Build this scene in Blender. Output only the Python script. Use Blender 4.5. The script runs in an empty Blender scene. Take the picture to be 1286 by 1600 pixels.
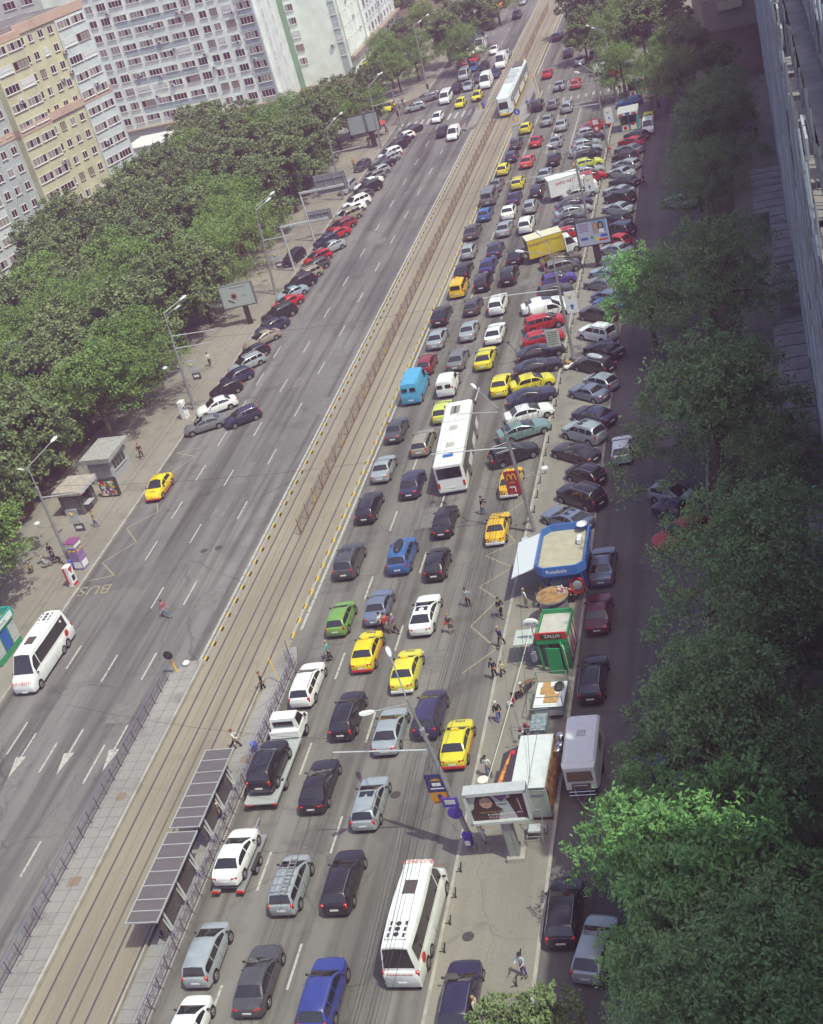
import bpy, math, random
import numpy as np
from mathutils import Vector, Matrix
PI = math.pi
R = math.radians
sc = bpy.context.scene
COL = sc.collection

# ------------------------------------------------------------------ camera
cam_d = bpy.data.cameras.new('camera')
cam = bpy.data.objects.new('camera', cam_d)
COL.objects.link(cam)
sc.camera = cam
FWD = Vector((-0.282427, 0.836138, -0.470221)); RGT = Vector((0.951533, 0.181975, -0.247931)); UPV = Vector((0.121736, 0.517453, 0.847008))
m = Matrix((RGT, UPV, -FWD)).transposed().to_4x4()
m.translation = Vector((0, 0, 53.335))
cam.matrix_world = m
cam_d.sensor_fit = 'HORIZONTAL'
cam_d.sensor_width = 36.0
cam_d.lens = 2108.27 / 1286.0 * 36.0
cam_d.clip_start = 0.5
cam_d.clip_end = 3000

# ------------------------------------------------------------------ light
SUN_EL = R(60.0)
SUN_DIR = Vector((0.866 * math.cos(SUN_EL), -0.5 * math.cos(SUN_EL), math.sin(SUN_EL)))
w = bpy.data.worlds.new('World'); sc.world = w; w.use_nodes = True
nt = w.node_tree; bg = nt.nodes['Background']
sky = nt.nodes.new('ShaderNodeTexSky'); sky.sky_type = 'NISHITA'; sky.sun_disc = False
sky.sun_elevation = SUN_EL; sky.sun_rotation = math.atan2(0.866, -0.5)
sky.air_density = 1.0; sky.dust_density = 3.0
tint_gain = nt.nodes.new('ShaderNodeMix'); tint_gain.data_type = 'RGBA'; tint_gain.blend_type = 'MULTIPLY'
tint_gain.inputs[0].default_value = 1.0
nt.links.new(sky.outputs[0], tint_gain.inputs[6]); tint_gain.inputs[7].default_value = (1.52, 1.42, 1.38, 1)  # factors above one strengthen the sky fill as well as its hue
nt.links.new(tint_gain.outputs[2], bg.inputs[0]); bg.inputs[1].default_value = 0.15
sd = bpy.data.lights.new('sun', 'SUN'); sd.energy = 4.0; sd.angle = R(0.53); sd.color = (0.93, 1.0, 0.78)
sun = bpy.data.objects.new('sun', sd); COL.objects.link(sun)
sun.rotation_euler = (-SUN_DIR).to_track_quat('-Z', 'Y').to_euler()
sun.location = SUN_DIR * 200
sc.view_settings.view_transform = 'Standard'; sc.view_settings.look = 'None'
sc.view_settings.exposure = -0.04; sc.view_settings.gamma = 1.0
sc.render.engine = 'CYCLES'
sc.cycles.max_bounces = 5; sc.cycles.diffuse_bounces = 3; sc.cycles.glossy_bounces = 2
sc.cycles.transparent_max_bounces = 6; sc.cycles.volume_bounces = 0

# ------------------------------------------------------------------ materials
MATS = {}
def pmat(name, col, rough=0.7, metal=0.0, noise=0.0, nscale=3.0, coat=0.0, spec=0.5, bump=0.0, alpha=None):
    if name in MATS: return MATS[name]
    m = bpy.data.materials.new(name); m.use_nodes = True; nt = m.node_tree
    b = nt.nodes['Principled BSDF']
    b.inputs['Base Color'].default_value = (*col, 1); b.inputs['Roughness'].default_value = rough
    b.inputs['Metallic'].default_value = metal
    b.inputs['Specular IOR Level'].default_value = spec
    if coat: b.inputs['Coat Weight'].default_value = coat; b.inputs['Coat Roughness'].default_value = 0.06
    if alpha is not None: b.inputs['Alpha'].default_value = alpha
    if noise:
        tc = nt.nodes.new('ShaderNodeTexCoord'); n = nt.nodes.new('ShaderNodeTexNoise')
        n.inputs['Scale'].default_value = nscale; n.inputs['Detail'].default_value = 6
        r = nt.nodes.new('ShaderNodeMapRange'); r.inputs[1].default_value = 0.3; r.inputs[2].default_value = 0.7
        r.inputs[3].default_value = 1 - noise; r.inputs[4].default_value = 1 + noise
        mx = nt.nodes.new('ShaderNodeVectorMath'); mx.operation = 'SCALE'
        mx.inputs[0].default_value = col
        nt.links.new(tc.outputs['Object'], n.inputs['Vector']); nt.links.new(n.outputs['Fac'], r.inputs[0])
        nt.links.new(r.outputs[0], mx.inputs['Scale']); nt.links.new(mx.outputs[0], b.inputs['Base Color'])
        if bump:
            bp = nt.nodes.new('ShaderNodeBump'); bp.inputs['Strength'].default_value = bump; bp.inputs['Distance'].default_value = 0.03
            nt.links.new(n.outputs['Fac'], bp.inputs['Height']); nt.links.new(bp.outputs[0], b.inputs['Normal'])
    MATS[name] = m
    return m

def ground_mat(name, col, col2, stain=(0.03, 0.028, 0.028), streak=0.25, crack=0.5, patch=0.12, slab=0):
    """Worn outdoor surface: broad patches, lengthwise tyre streaks, fine grain, tar cracks, optional slab joints."""
    m = bpy.data.materials.new(name); m.use_nodes = True; nt = m.node_tree; L = nt.links.new
    b = nt.nodes['Principled BSDF']; b.inputs['Roughness'].default_value = 0.9; b.inputs['Specular IOR Level'].default_value = 0.25
    geo = nt.nodes.new('ShaderNodeNewGeometry')
    def noise(scale, detail=4, vec=None, sc3=None):
        n = nt.nodes.new('ShaderNodeTexNoise'); n.inputs['Scale'].default_value = scale; n.inputs['Detail'].default_value = detail
        if sc3:
            mp = nt.nodes.new('ShaderNodeMapping'); mp.inputs['Scale'].default_value = sc3
            L(geo.outputs['Position'], mp.inputs[0]); L(mp.outputs[0], n.inputs['Vector'])
        else: L(geo.outputs['Position'], n.inputs['Vector'])
        return n.outputs['Fac']
    def mr(x, a, b_, c, d):
        r = nt.nodes.new('ShaderNodeMapRange'); L(x, r.inputs[0])
        for i, v in enumerate((a, b_, c, d)): r.inputs[i + 1].default_value = v
        return r.outputs[0]
    def mix(fac, A, B, mode='MIX'):
        x = nt.nodes.new('ShaderNodeMix'); x.data_type = 'RGBA'; x.blend_type = mode
        if isinstance(fac, float): x.inputs[0].default_value = fac
        else: L(fac, x.inputs[0])
        for i, v in ((6, A), (7, B)):
            if isinstance(v, tuple): x.inputs[i].default_value = (*v, 1)
            else: L(v, x.inputs[i])
        return x.outputs[2]
    base = mix(mr(noise(0.09, 3), .35, .65, 0, 1), col, col2)
    base = mix(mr(noise(1.0, 5, sc3=(1.1, 0.035, 1)), .48, .66, 0, streak), base, stain)
    base = mix(mr(noise(1.0, 4, sc3=(.35, 0.012, 1)), .5, .62, 0, streak * .9), base, stain)
    base = mix(mr(noise(1.0, 4, sc3=(0.5, 0.02, 1)), .48, .3, 0, streak), base, tuple(min(1, c * 1.5) for c in col))
    base = mix(mr(noise(0.7, 6), .56, .74, 0, .22), base, stain)
    base = mix(mr(noise(0.22, 3), .6, .64, 0, patch * 1.6), base, stain)
    base = mix(mr(noise(14, 3), .3, .7, .0, patch * 2), base, stain)
    if crack:
        v = nt.nodes.new('ShaderNodeTexVoronoi'); v.feature = 'DISTANCE_TO_EDGE'; v.inputs['Scale'].default_value = 0.16
        mp = nt.nodes.new('ShaderNodeMapping'); mp.inputs['Scale'].default_value = (1.0, 0.55, 1)
        ds = nt.nodes.new('ShaderNodeVectorMath'); ds.operation = 'MULTIPLY_ADD'
        nn = nt.nodes.new('ShaderNodeTexNoise'); nn.inputs['Scale'].default_value = 0.6; L(geo.outputs['Position'], nn.inputs['Vector'])
        L(nn.outputs['Color'], ds.inputs[0]); ds.inputs[1].default_value = (1.6, 1.6, 0); L(geo.outputs['Position'], ds.inputs[2])
        L(ds.outputs[0], mp.inputs[0]); L(mp.outputs[0], v.inputs['Vector'])
        c1 = mr(v.outputs['Distance'], 0.003, 0.010, crack * .6, 0)
        ml = nt.nodes.new('ShaderNodeMath'); ml.operation = 'MULTIPLY'; L(c1, ml.inputs[0]); L(mr(noise(0.12, 2), .42, .55, 0, 1), ml.inputs[1])
        base = mix(ml.outputs[0], base, tuple(c * .6 for c in stain))
    if slab:
        br = nt.nodes.new('ShaderNodeTexBrick'); br.inputs['Scale'].default_value = 1.0
        br.inputs['Brick Width'].default_value = slab; br.inputs['Row Height'].default_value = slab; br.offset = 0.0
        br.inputs['Mortar Size'].default_value = 0.02
        br.inputs['Color1'].default_value = (1, 1, 1, 1); br.inputs['Color2'].default_value = (.93, .93, .93, 1); br.inputs['Mortar'].default_value = (.62, .6, .6, 1)
        L(geo.outputs['Position'], br.inputs['Vector']); base = mix(1.0, base, br.outputs['Color'], 'MULTIPLY')
    L(base, b.inputs['Base Color'])
    bp = nt.nodes.new('ShaderNodeBump'); bp.inputs['Strength'].default_value = .3; bp.inputs['Distance'].default_value = .02
    L(noise(20, 3), bp.inputs['Height']); L(bp.outputs[0], b.inputs['Normal'])
    return m

def stripe_mat(name, ca, cb, period, duty=.5, axis=1):
    m = bpy.data.materials.new(name); m.use_nodes = True; nt = m.node_tree; L = nt.links.new
    b = nt.nodes['Principled BSDF']; b.inputs['Roughness'].default_value = .85
    g = nt.nodes.new('ShaderNodeNewGeometry'); s = nt.nodes.new('ShaderNodeSeparateXYZ'); L(g.outputs['Position'], s.inputs[0])
    d = nt.nodes.new('ShaderNodeMath'); d.operation = 'DIVIDE'; L(s.outputs[axis], d.inputs[0]); d.inputs[1].default_value = period
    f = nt.nodes.new('ShaderNodeMath'); f.operation = 'FRACT'; L(d.outputs[0], f.inputs[0])
    n = nt.nodes.new('ShaderNodeTexNoise'); n.inputs['Scale'].default_value = 2.5; n.inputs['Detail'].default_value = 5
    L(g.outputs['Position'], n.inputs['Vector'])
    a = nt.nodes.new('ShaderNodeMath'); a.operation = 'MULTIPLY_ADD'; L(n.outputs['Fac'], a.inputs[0]); a.inputs[1].default_value = .25; L(f.outputs[0], a.inputs[2])
    c = nt.nodes.new('ShaderNodeMath'); c.operation = 'LESS_THAN'; L(a.outputs[0], c.inputs[0]); c.inputs[1].default_value = duty + .12
    x = nt.nodes.new('ShaderNodeMix'); x.data_type = 'RGBA'; L(c.outputs[0], x.inputs[0]); x.inputs[6].default_value = (*ca, 1); x.inputs[7].default_value = (*cb, 1)
    L(x.outputs[2], b.inputs['Base Color']); return m

def paint_mat(name, col, wear=.5):
    """road paint with worn-through spots (mixes to a tarry grey)"""
    m = bpy.data.materials.new(name); m.use_nodes = True; nt = m.node_tree; L = nt.links.new
    b = nt.nodes['Principled BSDF']; b.inputs['Roughness'].default_value = .85
    g = nt.nodes.new('ShaderNodeNewGeometry'); n = nt.nodes.new('ShaderNodeTexNoise'); n.inputs['Scale'].default_value = 3.5; n.inputs['Detail'].default_value = 8
    L(g.outputs['Position'], n.inputs['Vector'])
    r = nt.nodes.new('ShaderNodeMapRange'); L(n.outputs['Fac'], r.inputs[0]); r.inputs[1].default_value = .5; r.inputs[2].default_value = .66; r.inputs[4].default_value = wear
    x = nt.nodes.new('ShaderNodeMix'); x.data_type = 'RGBA'; L(r.outputs[0], x.inputs[0]); x.inputs[6].default_value = (*col, 1); x.inputs[7].default_value = (.2, .19, .185, 1)
    L(x.outputs[2], b.inputs['Base Color']); return m

def leaf_mat(name, ca, cb, trans=.16):
    m = bpy.data.materials.new(name); m.use_nodes = True; nt = m.node_tree; L = nt.links.new
    for n in list(nt.nodes):
        if n.type == 'BSDF_PRINCIPLED': nt.nodes.remove(n)
    out = [n for n in nt.nodes if n.type == 'OUTPUT_MATERIAL'][0]
    g = nt.nodes.new('ShaderNodeNewGeometry'); n = nt.nodes.new('ShaderNodeTexNoise'); n.inputs['Scale'].default_value = .9; n.inputs['Detail'].default_value = 3
    L(g.outputs['Position'], n.inputs['Vector'])
    oi = nt.nodes.new('ShaderNodeObjectInfo')
    a = nt.nodes.new('ShaderNodeMath'); a.operation = 'MULTIPLY_ADD'; L(oi.outputs['Random'], a.inputs[0]); a.inputs[1].default_value = .5; 
    wn = nt.nodes.new('ShaderNodeMath'); wn.operation = 'SUBTRACT'; L(n.outputs['Fac'], wn.inputs[0]); wn.inputs[1].default_value = .25
    L(wn.outputs[0], a.inputs[2])
    ri = nt.nodes.new('ShaderNodeMath'); ri.operation = 'MULTIPLY_ADD'; L(g.outputs['Random Per Island'], ri.inputs[0]); ri.inputs[1].default_value = .3; L(a.outputs[0], ri.inputs[2])
    x = nt.nodes.new('ShaderNodeMix'); x.data_type = 'RGBA'; L(ri.outputs[0], x.inputs[0]); x.inputs[6].default_value = (*ca, 1); x.inputs[7].default_value = (*cb, 1)
    d = nt.nodes.new('ShaderNodeBsdfPrincipled'); d.inputs['Roughness'].default_value = .55; d.inputs['Specular IOR Level'].default_value = .35; L(x.outputs[2], d.inputs['Base Color'])
    t = nt.nodes.new('ShaderNodeBsdfTranslucent'); L(x.outputs[2], t.inputs['Color'])
    s = nt.nodes.new('ShaderNodeMixShader'); s.inputs[0].default_value = trans; L(d.outputs[0], s.inputs[1]); L(t.outputs[0], s.inputs[2])
    L(s.outputs[0], out.inputs[0]); return m

# ------------------------------------------------------------------ mesh builder
class MB:
    def __init__(s): s.v = []; s.f = []; s.m = []
    def add(s, vs, fs, mi=0):
        o = len(s.v); s.v += [tuple(p) for p in vs]; s.f += [tuple(i + o for i in f) for f in fs]; s.m += [mi] * len(fs); return s
    def box(s, c, d, rz=0, mi=0, taper=1.0, rot=None):
        hx, hy, hz = d[0] / 2, d[1] / 2, d[2] / 2; vs = []
        for z, t in ((-hz, 1), (hz, taper)):
            for x, y in ((-hx, -hy), (hx, -hy), (hx, hy), (-hx, hy)): vs.append(Vector((x * t, y * t, z)))
        M = rot if rot is not None else Matrix.Rotation(rz, 3, 'Z')
        vs = [M @ p + Vector(c) for p in vs]
        return s.add(vs, [(0, 3, 2, 1), (4, 5, 6, 7), (0, 1, 5, 4), (1, 2, 6, 5), (2, 3, 7, 6), (3, 0, 4, 7)], mi)
    def rbox(s, c, d, b=.04, rz=0, mi=0):
        """box with chamfered edges"""
        hx, hy, hz = d[0] / 2, d[1] / 2, d[2] / 2; b = min(b, hx * .9, hy * .9, hz * .9)
        M = Matrix.Rotation(rz, 3, 'Z'); vs = []
        def ring(x, y, k, z): return [(-x + k, -y, z), (x - k, -y, z), (x, -y + k, z), (x, y - k, z), (x - k, y, z), (-x + k, y, z), (-x, y - k, z), (-x, -y + k, z)]
        for z, i in ((-hz, b), (-hz + b, 0), (hz - b, 0), (hz, b)): vs += ring(hx - i, hy - i, b, z)
        vs = [M @ Vector(p) + Vector(c) for p in vs]
        fs = [tuple(range(7, -1, -1)), tuple(range(24, 32))]
        for r in range(3):
            for i in range(8): j = (i + 1) % 8; fs.append((r * 8 + i, r * 8 + j, r * 8 + 8 + j, r * 8 + 8 + i))
        return s.add(vs, fs, mi)
    def tube(s, p0, p1, r0, r1=None, n=8, mi=0, cap=True):
        p0, p1 = Vector(p0), Vector(p1); r1 = r0 if r1 is None else r1; d = p1 - p0
        if d.length < 1e-6: return s
        q = d.to_track_quat('Z', 'Y').to_matrix(); vs = []
        for p, r in ((p0, r0), (p1, r1)):
            for i in range(n): a = 2 * PI * i / n; vs.append(p + q @ Vector((r * math.cos(a), r * math.sin(a), 0)))
        fs = [(i, (i + 1) % n, n + (i + 1) % n, n + i) for i in range(n)]
        if cap: fs += [tuple(range(n - 1, -1, -1)), tuple(range(n, 2 * n))]
        return s.add(vs, fs, mi)
    def path(s, pts, r, n=6, mi=0):
        rr = r if isinstance(r, (list, tuple)) else [r] * len(pts)
        for i in range(len(pts) - 1): s.tube(pts[i], pts[i + 1], rr[i], rr[i + 1], n, mi)
        return s
    def quad(s, a, b, c, d, mi=0): return s.add([a, b, c, d], [(0, 1, 2, 3)], mi)
    def prism(s, poly, z0, z1, mi=0):
        n = len(poly); vs = [(x, y, z0) for x, y in poly] + [(x, y, z1) for x, y in poly]
        return s.add(vs, [tuple(range(n - 1, -1, -1)), tuple(range(n, 2 * n))] + [(i, (i + 1) % n, n + (i + 1) % n, n + i) for i in range(n)], mi)
    def ell(s, c, r, nu=10, nv=6, mi=0, z0=-1.0):
        """ellipsoid (z0>-1 cuts the bottom off)"""
        vs = []; t0 = math.asin(z0) if z0 > -1 else -PI / 2
        for j in range(nv + 1):
            t = t0 + (PI / 2 - t0) * j / nv
            for i in range(nu): a = 2 * PI * i / nu; vs.append((c[0] + r[0] * math.cos(t) * math.cos(a), c[1] + r[1] * math.cos(t) * math.sin(a), c[2] + r[2] * math.sin(t)))
        fs = [(j * nu + i, j * nu + (i + 1) % nu, (j + 1) * nu + (i + 1) % nu, (j + 1) * nu + i) for j in range(nv) for i in range(nu)]
        return s.add(vs, fs, mi)
    def mesh(s, name, mats, smooth=0):
        me = bpy.data.meshes.new(name); me.from_pydata(s.v, [], s.f)
        for m in (mats if isinstance(mats, (list, tuple)) else [mats]): me.materials.append(m)
        if any(s.m): me.polygons.foreach_set('material_index', s.m)
        if smooth:
            me.polygons.foreach_set('use_smooth', [True] * len(s.f))
            me.update(); me.set_sharp_from_angle(angle=R(smooth))
        me.update(); return me
    def build(s, name, mats, parent=None, loc=None, rz=0, smooth=0, label=None, cat=None, group=None, kind=None, link=True):
        o = bpy.data.objects.new(name, s.mesh(name, mats, smooth))
        if link: COL.objects.link(o)
        if parent: o.parent = parent
        if loc is not None: o.location = loc
        o.rotation_euler = (0, 0, rz)
        return tag(o, label, cat, group, kind)
def tag(o, label=None, cat=None, group=None, kind=None):
    if label: o['label'] = label
    if cat: o['category'] = cat
    if group: o['group'] = group
    if kind: o['kind'] = kind
    return o
def thing(name, label, cat, loc=(0, 0, 0), rz=0, group=None, link=True):
    o = bpy.data.objects.new(name, None); o.empty_display_size = .3
    if link: COL.objects.link(o)
    o.location = loc; o.rotation_euler = (0, 0, rz)
    return tag(o, label, cat, group)
def struct(name, mb, mats, **k): return mb.build(name, mats, kind='structure', **k)
FONT = None
def text_obj(name, s, size, mt, parent, loc, rot, ext=.004, align='CENTER', sx=1.0):
    cu = bpy.data.curves.new(name, 'FONT'); cu.body = s; cu.size = size; cu.extrude = ext; cu.align_x = align; cu.align_y = 'CENTER'
    t = bpy.data.objects.new('tmp', cu); me = bpy.data.meshes.new_from_object(t); bpy.data.objects.remove(t)
    me.materials.clear(); me.materials.append(mt); me.name = name
    o = bpy.data.objects.new(name, me); COL.objects.link(o)
    if parent: o.parent = parent
    o.location = loc; o.rotation_euler = rot; o.scale = (sx, 1, 1)
    return o
random.seed(7)

WHITE = pmat('white_paint', (.72, .73, .74), .45, noise=.05); GREYM = pmat('galvanised_steel', (.36, .37, .39), .5, .5, noise=.12)
LGREY = pmat('light_grey_metal', (.5, .52, .54), .5, .2, noise=.08); DARK = pmat('dark_metal', (.05, .045, .05), .5, .3)
BLACK = pmat('black_rubber', (.018, .017, .018), .75); PLAST = pmat('black_plastic', (.03, .028, .03), .55)
GLASS = pmat('dark_glass', (.022, .022, .026), .07, 0, spec=.9, coat=.4)
RIM = pmat('alloy_rim', (.38, .38, .4), .35, .7); REDL = pmat('red_lens', (.45, .015, .01), .2, coat=.5); HEADL = pmat('clear_lens', (.6, .62, .65), .12, .3, coat=.5)
PLATE = pmat('plate_white', (.7, .7, .7), .5); CHROME = pmat('bright_rail', (.6, .6, .62), .25, .9)
RUST = pmat('rusty_steel', (.17, .09, .055), .8, noise=.3, nscale=2); STONE = pmat('kerb_stone', (.33, .31, .28), .9, noise=.2, nscale=1.2)
CONC = pmat('concrete', (.34, .32, .29), .9, noise=.2, nscale=.8); LAMPW = pmat('lamp_housing', (.62, .64, .66), .4)
BLUE = pmat('blue_paint', (.03, .1, .42), .5); GREEN = pmat('green_paint', (.02, .27, .1), .45); RED = pmat('red_paint', (.5, .03, .03), .5)
YEL = pmat('yellow_paint', (.75, .5, .02), .5); TEAL = pmat('teal_paint', (.03, .33, .3), .5)
WOOD = pmat('plywood', (.42, .25, .1), .8, noise=.25, nscale=2); PURP = pmat('purple_paint', (.16, .05, .2), .5); NAVY = pmat('navy_paint', (.03, .035, .16), .5)
ORNG = pmat('orange_paint', (.6, .25, .03), .5); SKIN = pmat('skin', (.45, .26, .18), .6)

# ------------------------------------------------------------------ ground, roads, pavements
ASPH_L = ground_mat('asphalt_worn_left', (.155, .152, .155), (.205, .198, .195), streak=.5)
ASPH_R = ground_mat('asphalt_worn_right', (.165, .16, .152), (.21, .202, .19), streak=.5)
ASPH_S = ground_mat('asphalt_side_road', (.125, .12, .12), (.16, .152, .15), crack=.3)
PAVE = ground_mat('pavement_asphalt', (.24, .225, .2), (.29, .27, .235), crack=.25, streak=.1)
BED = ground_mat('tram_bed_concrete', (.25, .225, .18), (.295, .265, .21), stain=(.16, .135, .105), streak=.3, crack=.15)
PLATM = ground_mat('platform_slabs', (.27, .265, .26), (.33, .32, .31), streak=.05, crack=.5, slab=.9)
DIRT = ground_mat('dry_soil', (.12, .085, .06), (.17, .13, .09), crack=0, streak=0)
def sheet(name, x0, y0, x1, y1, z, mt):
    return struct(name, MB().quad((x0, y0, z), (x1, y0, z), (x1, y1, z), (x0, y1, z)), mt)
sheet('ground', -900, -300, 700, 1500, -.03, DIRT)
Y0, Y1 = -60, 620
sheet('left_road', -61, Y0, -44.8, Y1, 0, ASPH_L)
sheet('right_road', -38.1, Y0, -21.6, Y1, 0, ASPH_R)
sheet('side_road', -16, Y0, -7.6, 205.5, 0, ASPH_S)
sheet('tram_bed', -44.8, Y0, -38.1, Y1, .012, BED)
struct('left_crossroad', MB().quad((-130, 236, .004), (-61, 234, .004), (-61, 247, .004), (-130, 262, .004)), ASPH_L)
sheet('right_crossroad', -21.6, 205.5, 20, 216, .004, ASPH_R)
def slab(name, poly, z, mt, kerb=True):
    m = MB(); m.prism(poly, -.2, z); return struct(name, m, mt)
slab('left_pavement', [(-73, Y0), (-61.2, Y0), (-61.2, 232.5), (-66, 235.2), (-73, 235.3)], .12, PAVE)
slab('left_far_pavement', [(-73, 251), (-63, 249), (-59.5, 253), (-59.5, Y1), (-73, Y1)], .12, PAVE)
slab('right_pavement', [(-21.4, Y0), (-16.2, Y0), (-16.2, 203), (-18, 205.3), (-21.4, 205.3)], .12, PAVE)
slab('right_far_pavement', [(-21.4, 216.2), (-7, 216.2), (-7, Y1), (-21.4, Y1)], .12, PAVE)
slab('building_pavement', [(-4.2, Y0), (1.5, Y0), (1.5, 216), (-4.2, 205)], .14, PAVE)
sheet('verge_soil', -7.4, Y0, -4.2, 205, .06, DIRT)
KERBM = stripe_mat('kerb_yellow_black', (.33, .31, .27), (.55, .4, .06), 1.9, .36)
KERBD = stripe_mat('kerb_dark_blocks', (.3, .28, .25), (.03, .03, .035), 1.9, .34)
def kerb(name, pts, wd, h, mt, z0=-.1):
    m = MB()
    for (x0, y0), (x1, y1) in zip(pts[:-1], pts[1:]):
        L = math.hypot(x1 - x0, y1 - y0); a = math.atan2(y1 - y0, x1 - x0)
        m.box(((x0 + x1) / 2, (y0 + y1) / 2, (h + z0) / 2), (L, wd, h - z0), rz=a)
    return struct(name, m, mt)
kerb('pavement_kerb', [(-61.1, Y0), (-61.1, 232.5)], .18, .135, STONE)
kerb('pavement_kerb', [(-21.5, Y0), (-21.5, 205.4)], .2, .135, STONE)
kerb('pavement_kerb', [(-16.1, Y0), (-16.1, 203)], .2, .135, STONE)
kerb('pavement_kerb', [(-7.5, Y0), (-7.5, 205)], .2, .135, STONE)
kerb('pavement_kerb', [(-21.3, 216.1), (-7.2, 216.1)], .2, .135, STONE)
kerb('pavement_kerb', [(-21.5, 216.1), (-21.5, 420)], .2, .135, STONE)
kerb('pavement_kerb', [(-59.4, 253), (-59.4, 420)], .2, .135, STONE)
for x, ys in ((-44.75, ((75.5, 219.0), (232, 420))), (-38.15, ((77.8, 214), (248, 420)))):
    for a, b in ys:
        kerb('tram_kerb', [(x, a), (x, b)], .16, .15, KERBM)
        kerb('tram_kerb_edge', [(x + (.14 if x < -40 else -.14), a), (x + (.14 if x < -40 else -.14), b)], .12, .11, KERBD)
kerb('tram_kerb', [(-44.75, 232), (-46.2, 219)], .16, .15, KERBM)
kerb('tram_kerb', [(-38.15, 248), (-35.7, 234), (-35.7, 221.5)], .16, .15, KERBM)
# platforms
slab('left_platform', [(-47.0, Y0), (-44.85, Y0), (-44.85, 76.0), (-46.2, 76.0), (-47.0, 74.4)], .26, PLATM)
slab('right_platform', [(-38.95, Y0), (-36.75, Y0), (-36.75, 74.5), (-37.4, 76.6), (-38.3, 76.2), (-38.6, 73)], .26, PLATM)
kerb('platform_edge', [(-44.8, Y0), (-44.8, 76)], .16, .29, STONE)
kerb('platform_edge', [(-38.95, Y0), (-38.95, 73)], .12, .29, STONE)
slab('far_left_island', [(-47.6, 220.3), (-46.2, 219), (-44.9, 220.8), (-44.9, 232.5), (-46.6, 232.5)], .2, PLATM)
slab('far_right_island', [(-38.2, 215.0), (-36.6, 215.8), (-35.8, 220), (-35.8, 234), (-38.2, 246)], .2, PLATM)
# rails
RAILM = pmat('tram_rail_steel', (.16, .145, .17), .3, .7); GROOVE = pmat('rail_groove', (.16, .13, .11), .9)
for x in (-43.96, -42.52, -40.76, -39.33):
    struct('tram_rail', MB().box((x, 280, .012), (.075, 680, .03)), RAILM)
    m = MB().box((x + .075, 280, .008), (.07, 680, .014)); struct('rail_groove', m, GROOVE)
CABLE = MB(); CABLE.box((-43.24, 280, .008), (.12, 680, .016)); CABLE.box((-40.05, 280, .008), (.1, 680, .014)); struct('track_joint_strip', CABLE, pmat('joint_strip', (.22, .18, .13), .9))
CABLE = MB(); CABLE.box((-41.62, 110, .01), (.14, 340, .02)); struct('track_middle_drain', CABLE, pmat('drain_steel', (.12, .1, .085), .8))
# painted markings
PW = paint_mat('road_paint_white', (.40, .39, .365), .9); PY = paint_mat('road_paint_yellow', (.27, .24, .16), .9); PWF = paint_mat('road_paint_faded', (.42, .41, .39), .9)
mk = MB(); Z = .005
def strip(m, x0, y0, x1, y1, wd, z=Z):
    d = Vector((x1 - x0, y1 - y0, 0)).normalized(); n = Vector((-d.y, d.x, 0)) * wd / 2
    a, b = Vector((x0, y0, z)), Vector((x1, y1, z)); m.quad(a - n, b - n, b + n, a + n)
strip(mk, -45.25, 75.8, -45.25, 219, .22); strip(mk, -46.9, 232, -45.2, 420, .2) if 0 else strip(mk, -45.2, 236, -45.2, 420, .18)
strip(mk, -37.75, 79, -37.75, 212, .22); strip(mk, -37.6, 249, -37.6, 420, .2); strip(mk, -35.3, 221, -35.3, 236, .2)
for x, a, b, ph in ((-52.45, 84.4, 225, 0), (-48.9, 97, 222, .6), (-56.05, 92.3, 140, 0)):
    y = a + ph
    while y < b: strip(mk, x, y, x, y + 3.1, .15); y += 10.0 if x > -56 else 7.0
for x, y, l in ((-49.5, 63.2, 4), (-53.65, 64.7, 3.2), (-57.4, 67, 3.6), (-50.25, 54.7, 3.1), (-49.5, 74.6, 3.3), (-53.0, 74.8, 3.4), (-57, 77, 3), (-49.5, 84.4, 3.4), (-60, 62, 3)): strip(mk, x, y, x, y + l, .16)
for y in (248, 260, 272, 284, 296, 308): strip(mk, -49.0, y, -49.0, y + 3, .14); strip(mk, -52.4, y, -52.4, y + 3, .14)
for x in (-33.4, -29.5):
    y = 42.7 if x < -30 else 45.4
    if x > -30: x0 = -29.5
    while y < 214:
        xx = x + (.0 if y < 95 else .05) + (-.9 if (y > 120 and x < -30) else 0) * min(1, (y - 120) / 30)
        strip(mk, xx, y, xx, y + 3.1, .15); y += 9.9
for x in (-34.2, -30.7, -27.2): strip(mk, x, 196, x, 219, .16)
for y in (236, 250, 264): strip(mk, -34.3, y, -34.3, y + 3, .14); strip(mk, -31, y, -31, y + 3, .14)
for i in range(13): strip(mk, -37 + i * 1.25, 225.2, -37 + i * 1.25, 227.4, .3)
strip(mk, -35.3, 221.8, -21.8, 221.3, .3)
for i in range(12): strip(mk, -60 + i * 1.25, 229.3, -60 + i * 1.25, 233.2, .45)
for i in range(10): strip(mk, -73.5, 236.2 + i * 1.0, -68.5, 236.2 + i * 1.0, .42, .012)
def arrow(m, x, y):
    strip(m, x, y, x, y + 2.6, .16); m.add([(x - .42, y, Z), (x + .42, y, Z), (x + .02, y - 2.3, Z)], [(0, 2, 1)])
for x in (-56.0, -52.1, -48.5): arrow(mk, x, 66.6)
struct('white_road_marking', mk, PW)
mk = MB()
zz = [(-58.0, 113.5), (-60.6, 113.1), (-58.0, 111.7), (-60.6, 107), (-58.1, 101.0), (-60.4, 98.6), (-58.3, 95.8), (-60.5, 92.8), (-58.3, 90.4), (-60.6, 90.0)]
for (a, b), (c, d) in zip(zz[:-1], zz[1:]): strip(mk, a, b, c, d, .14)
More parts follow.
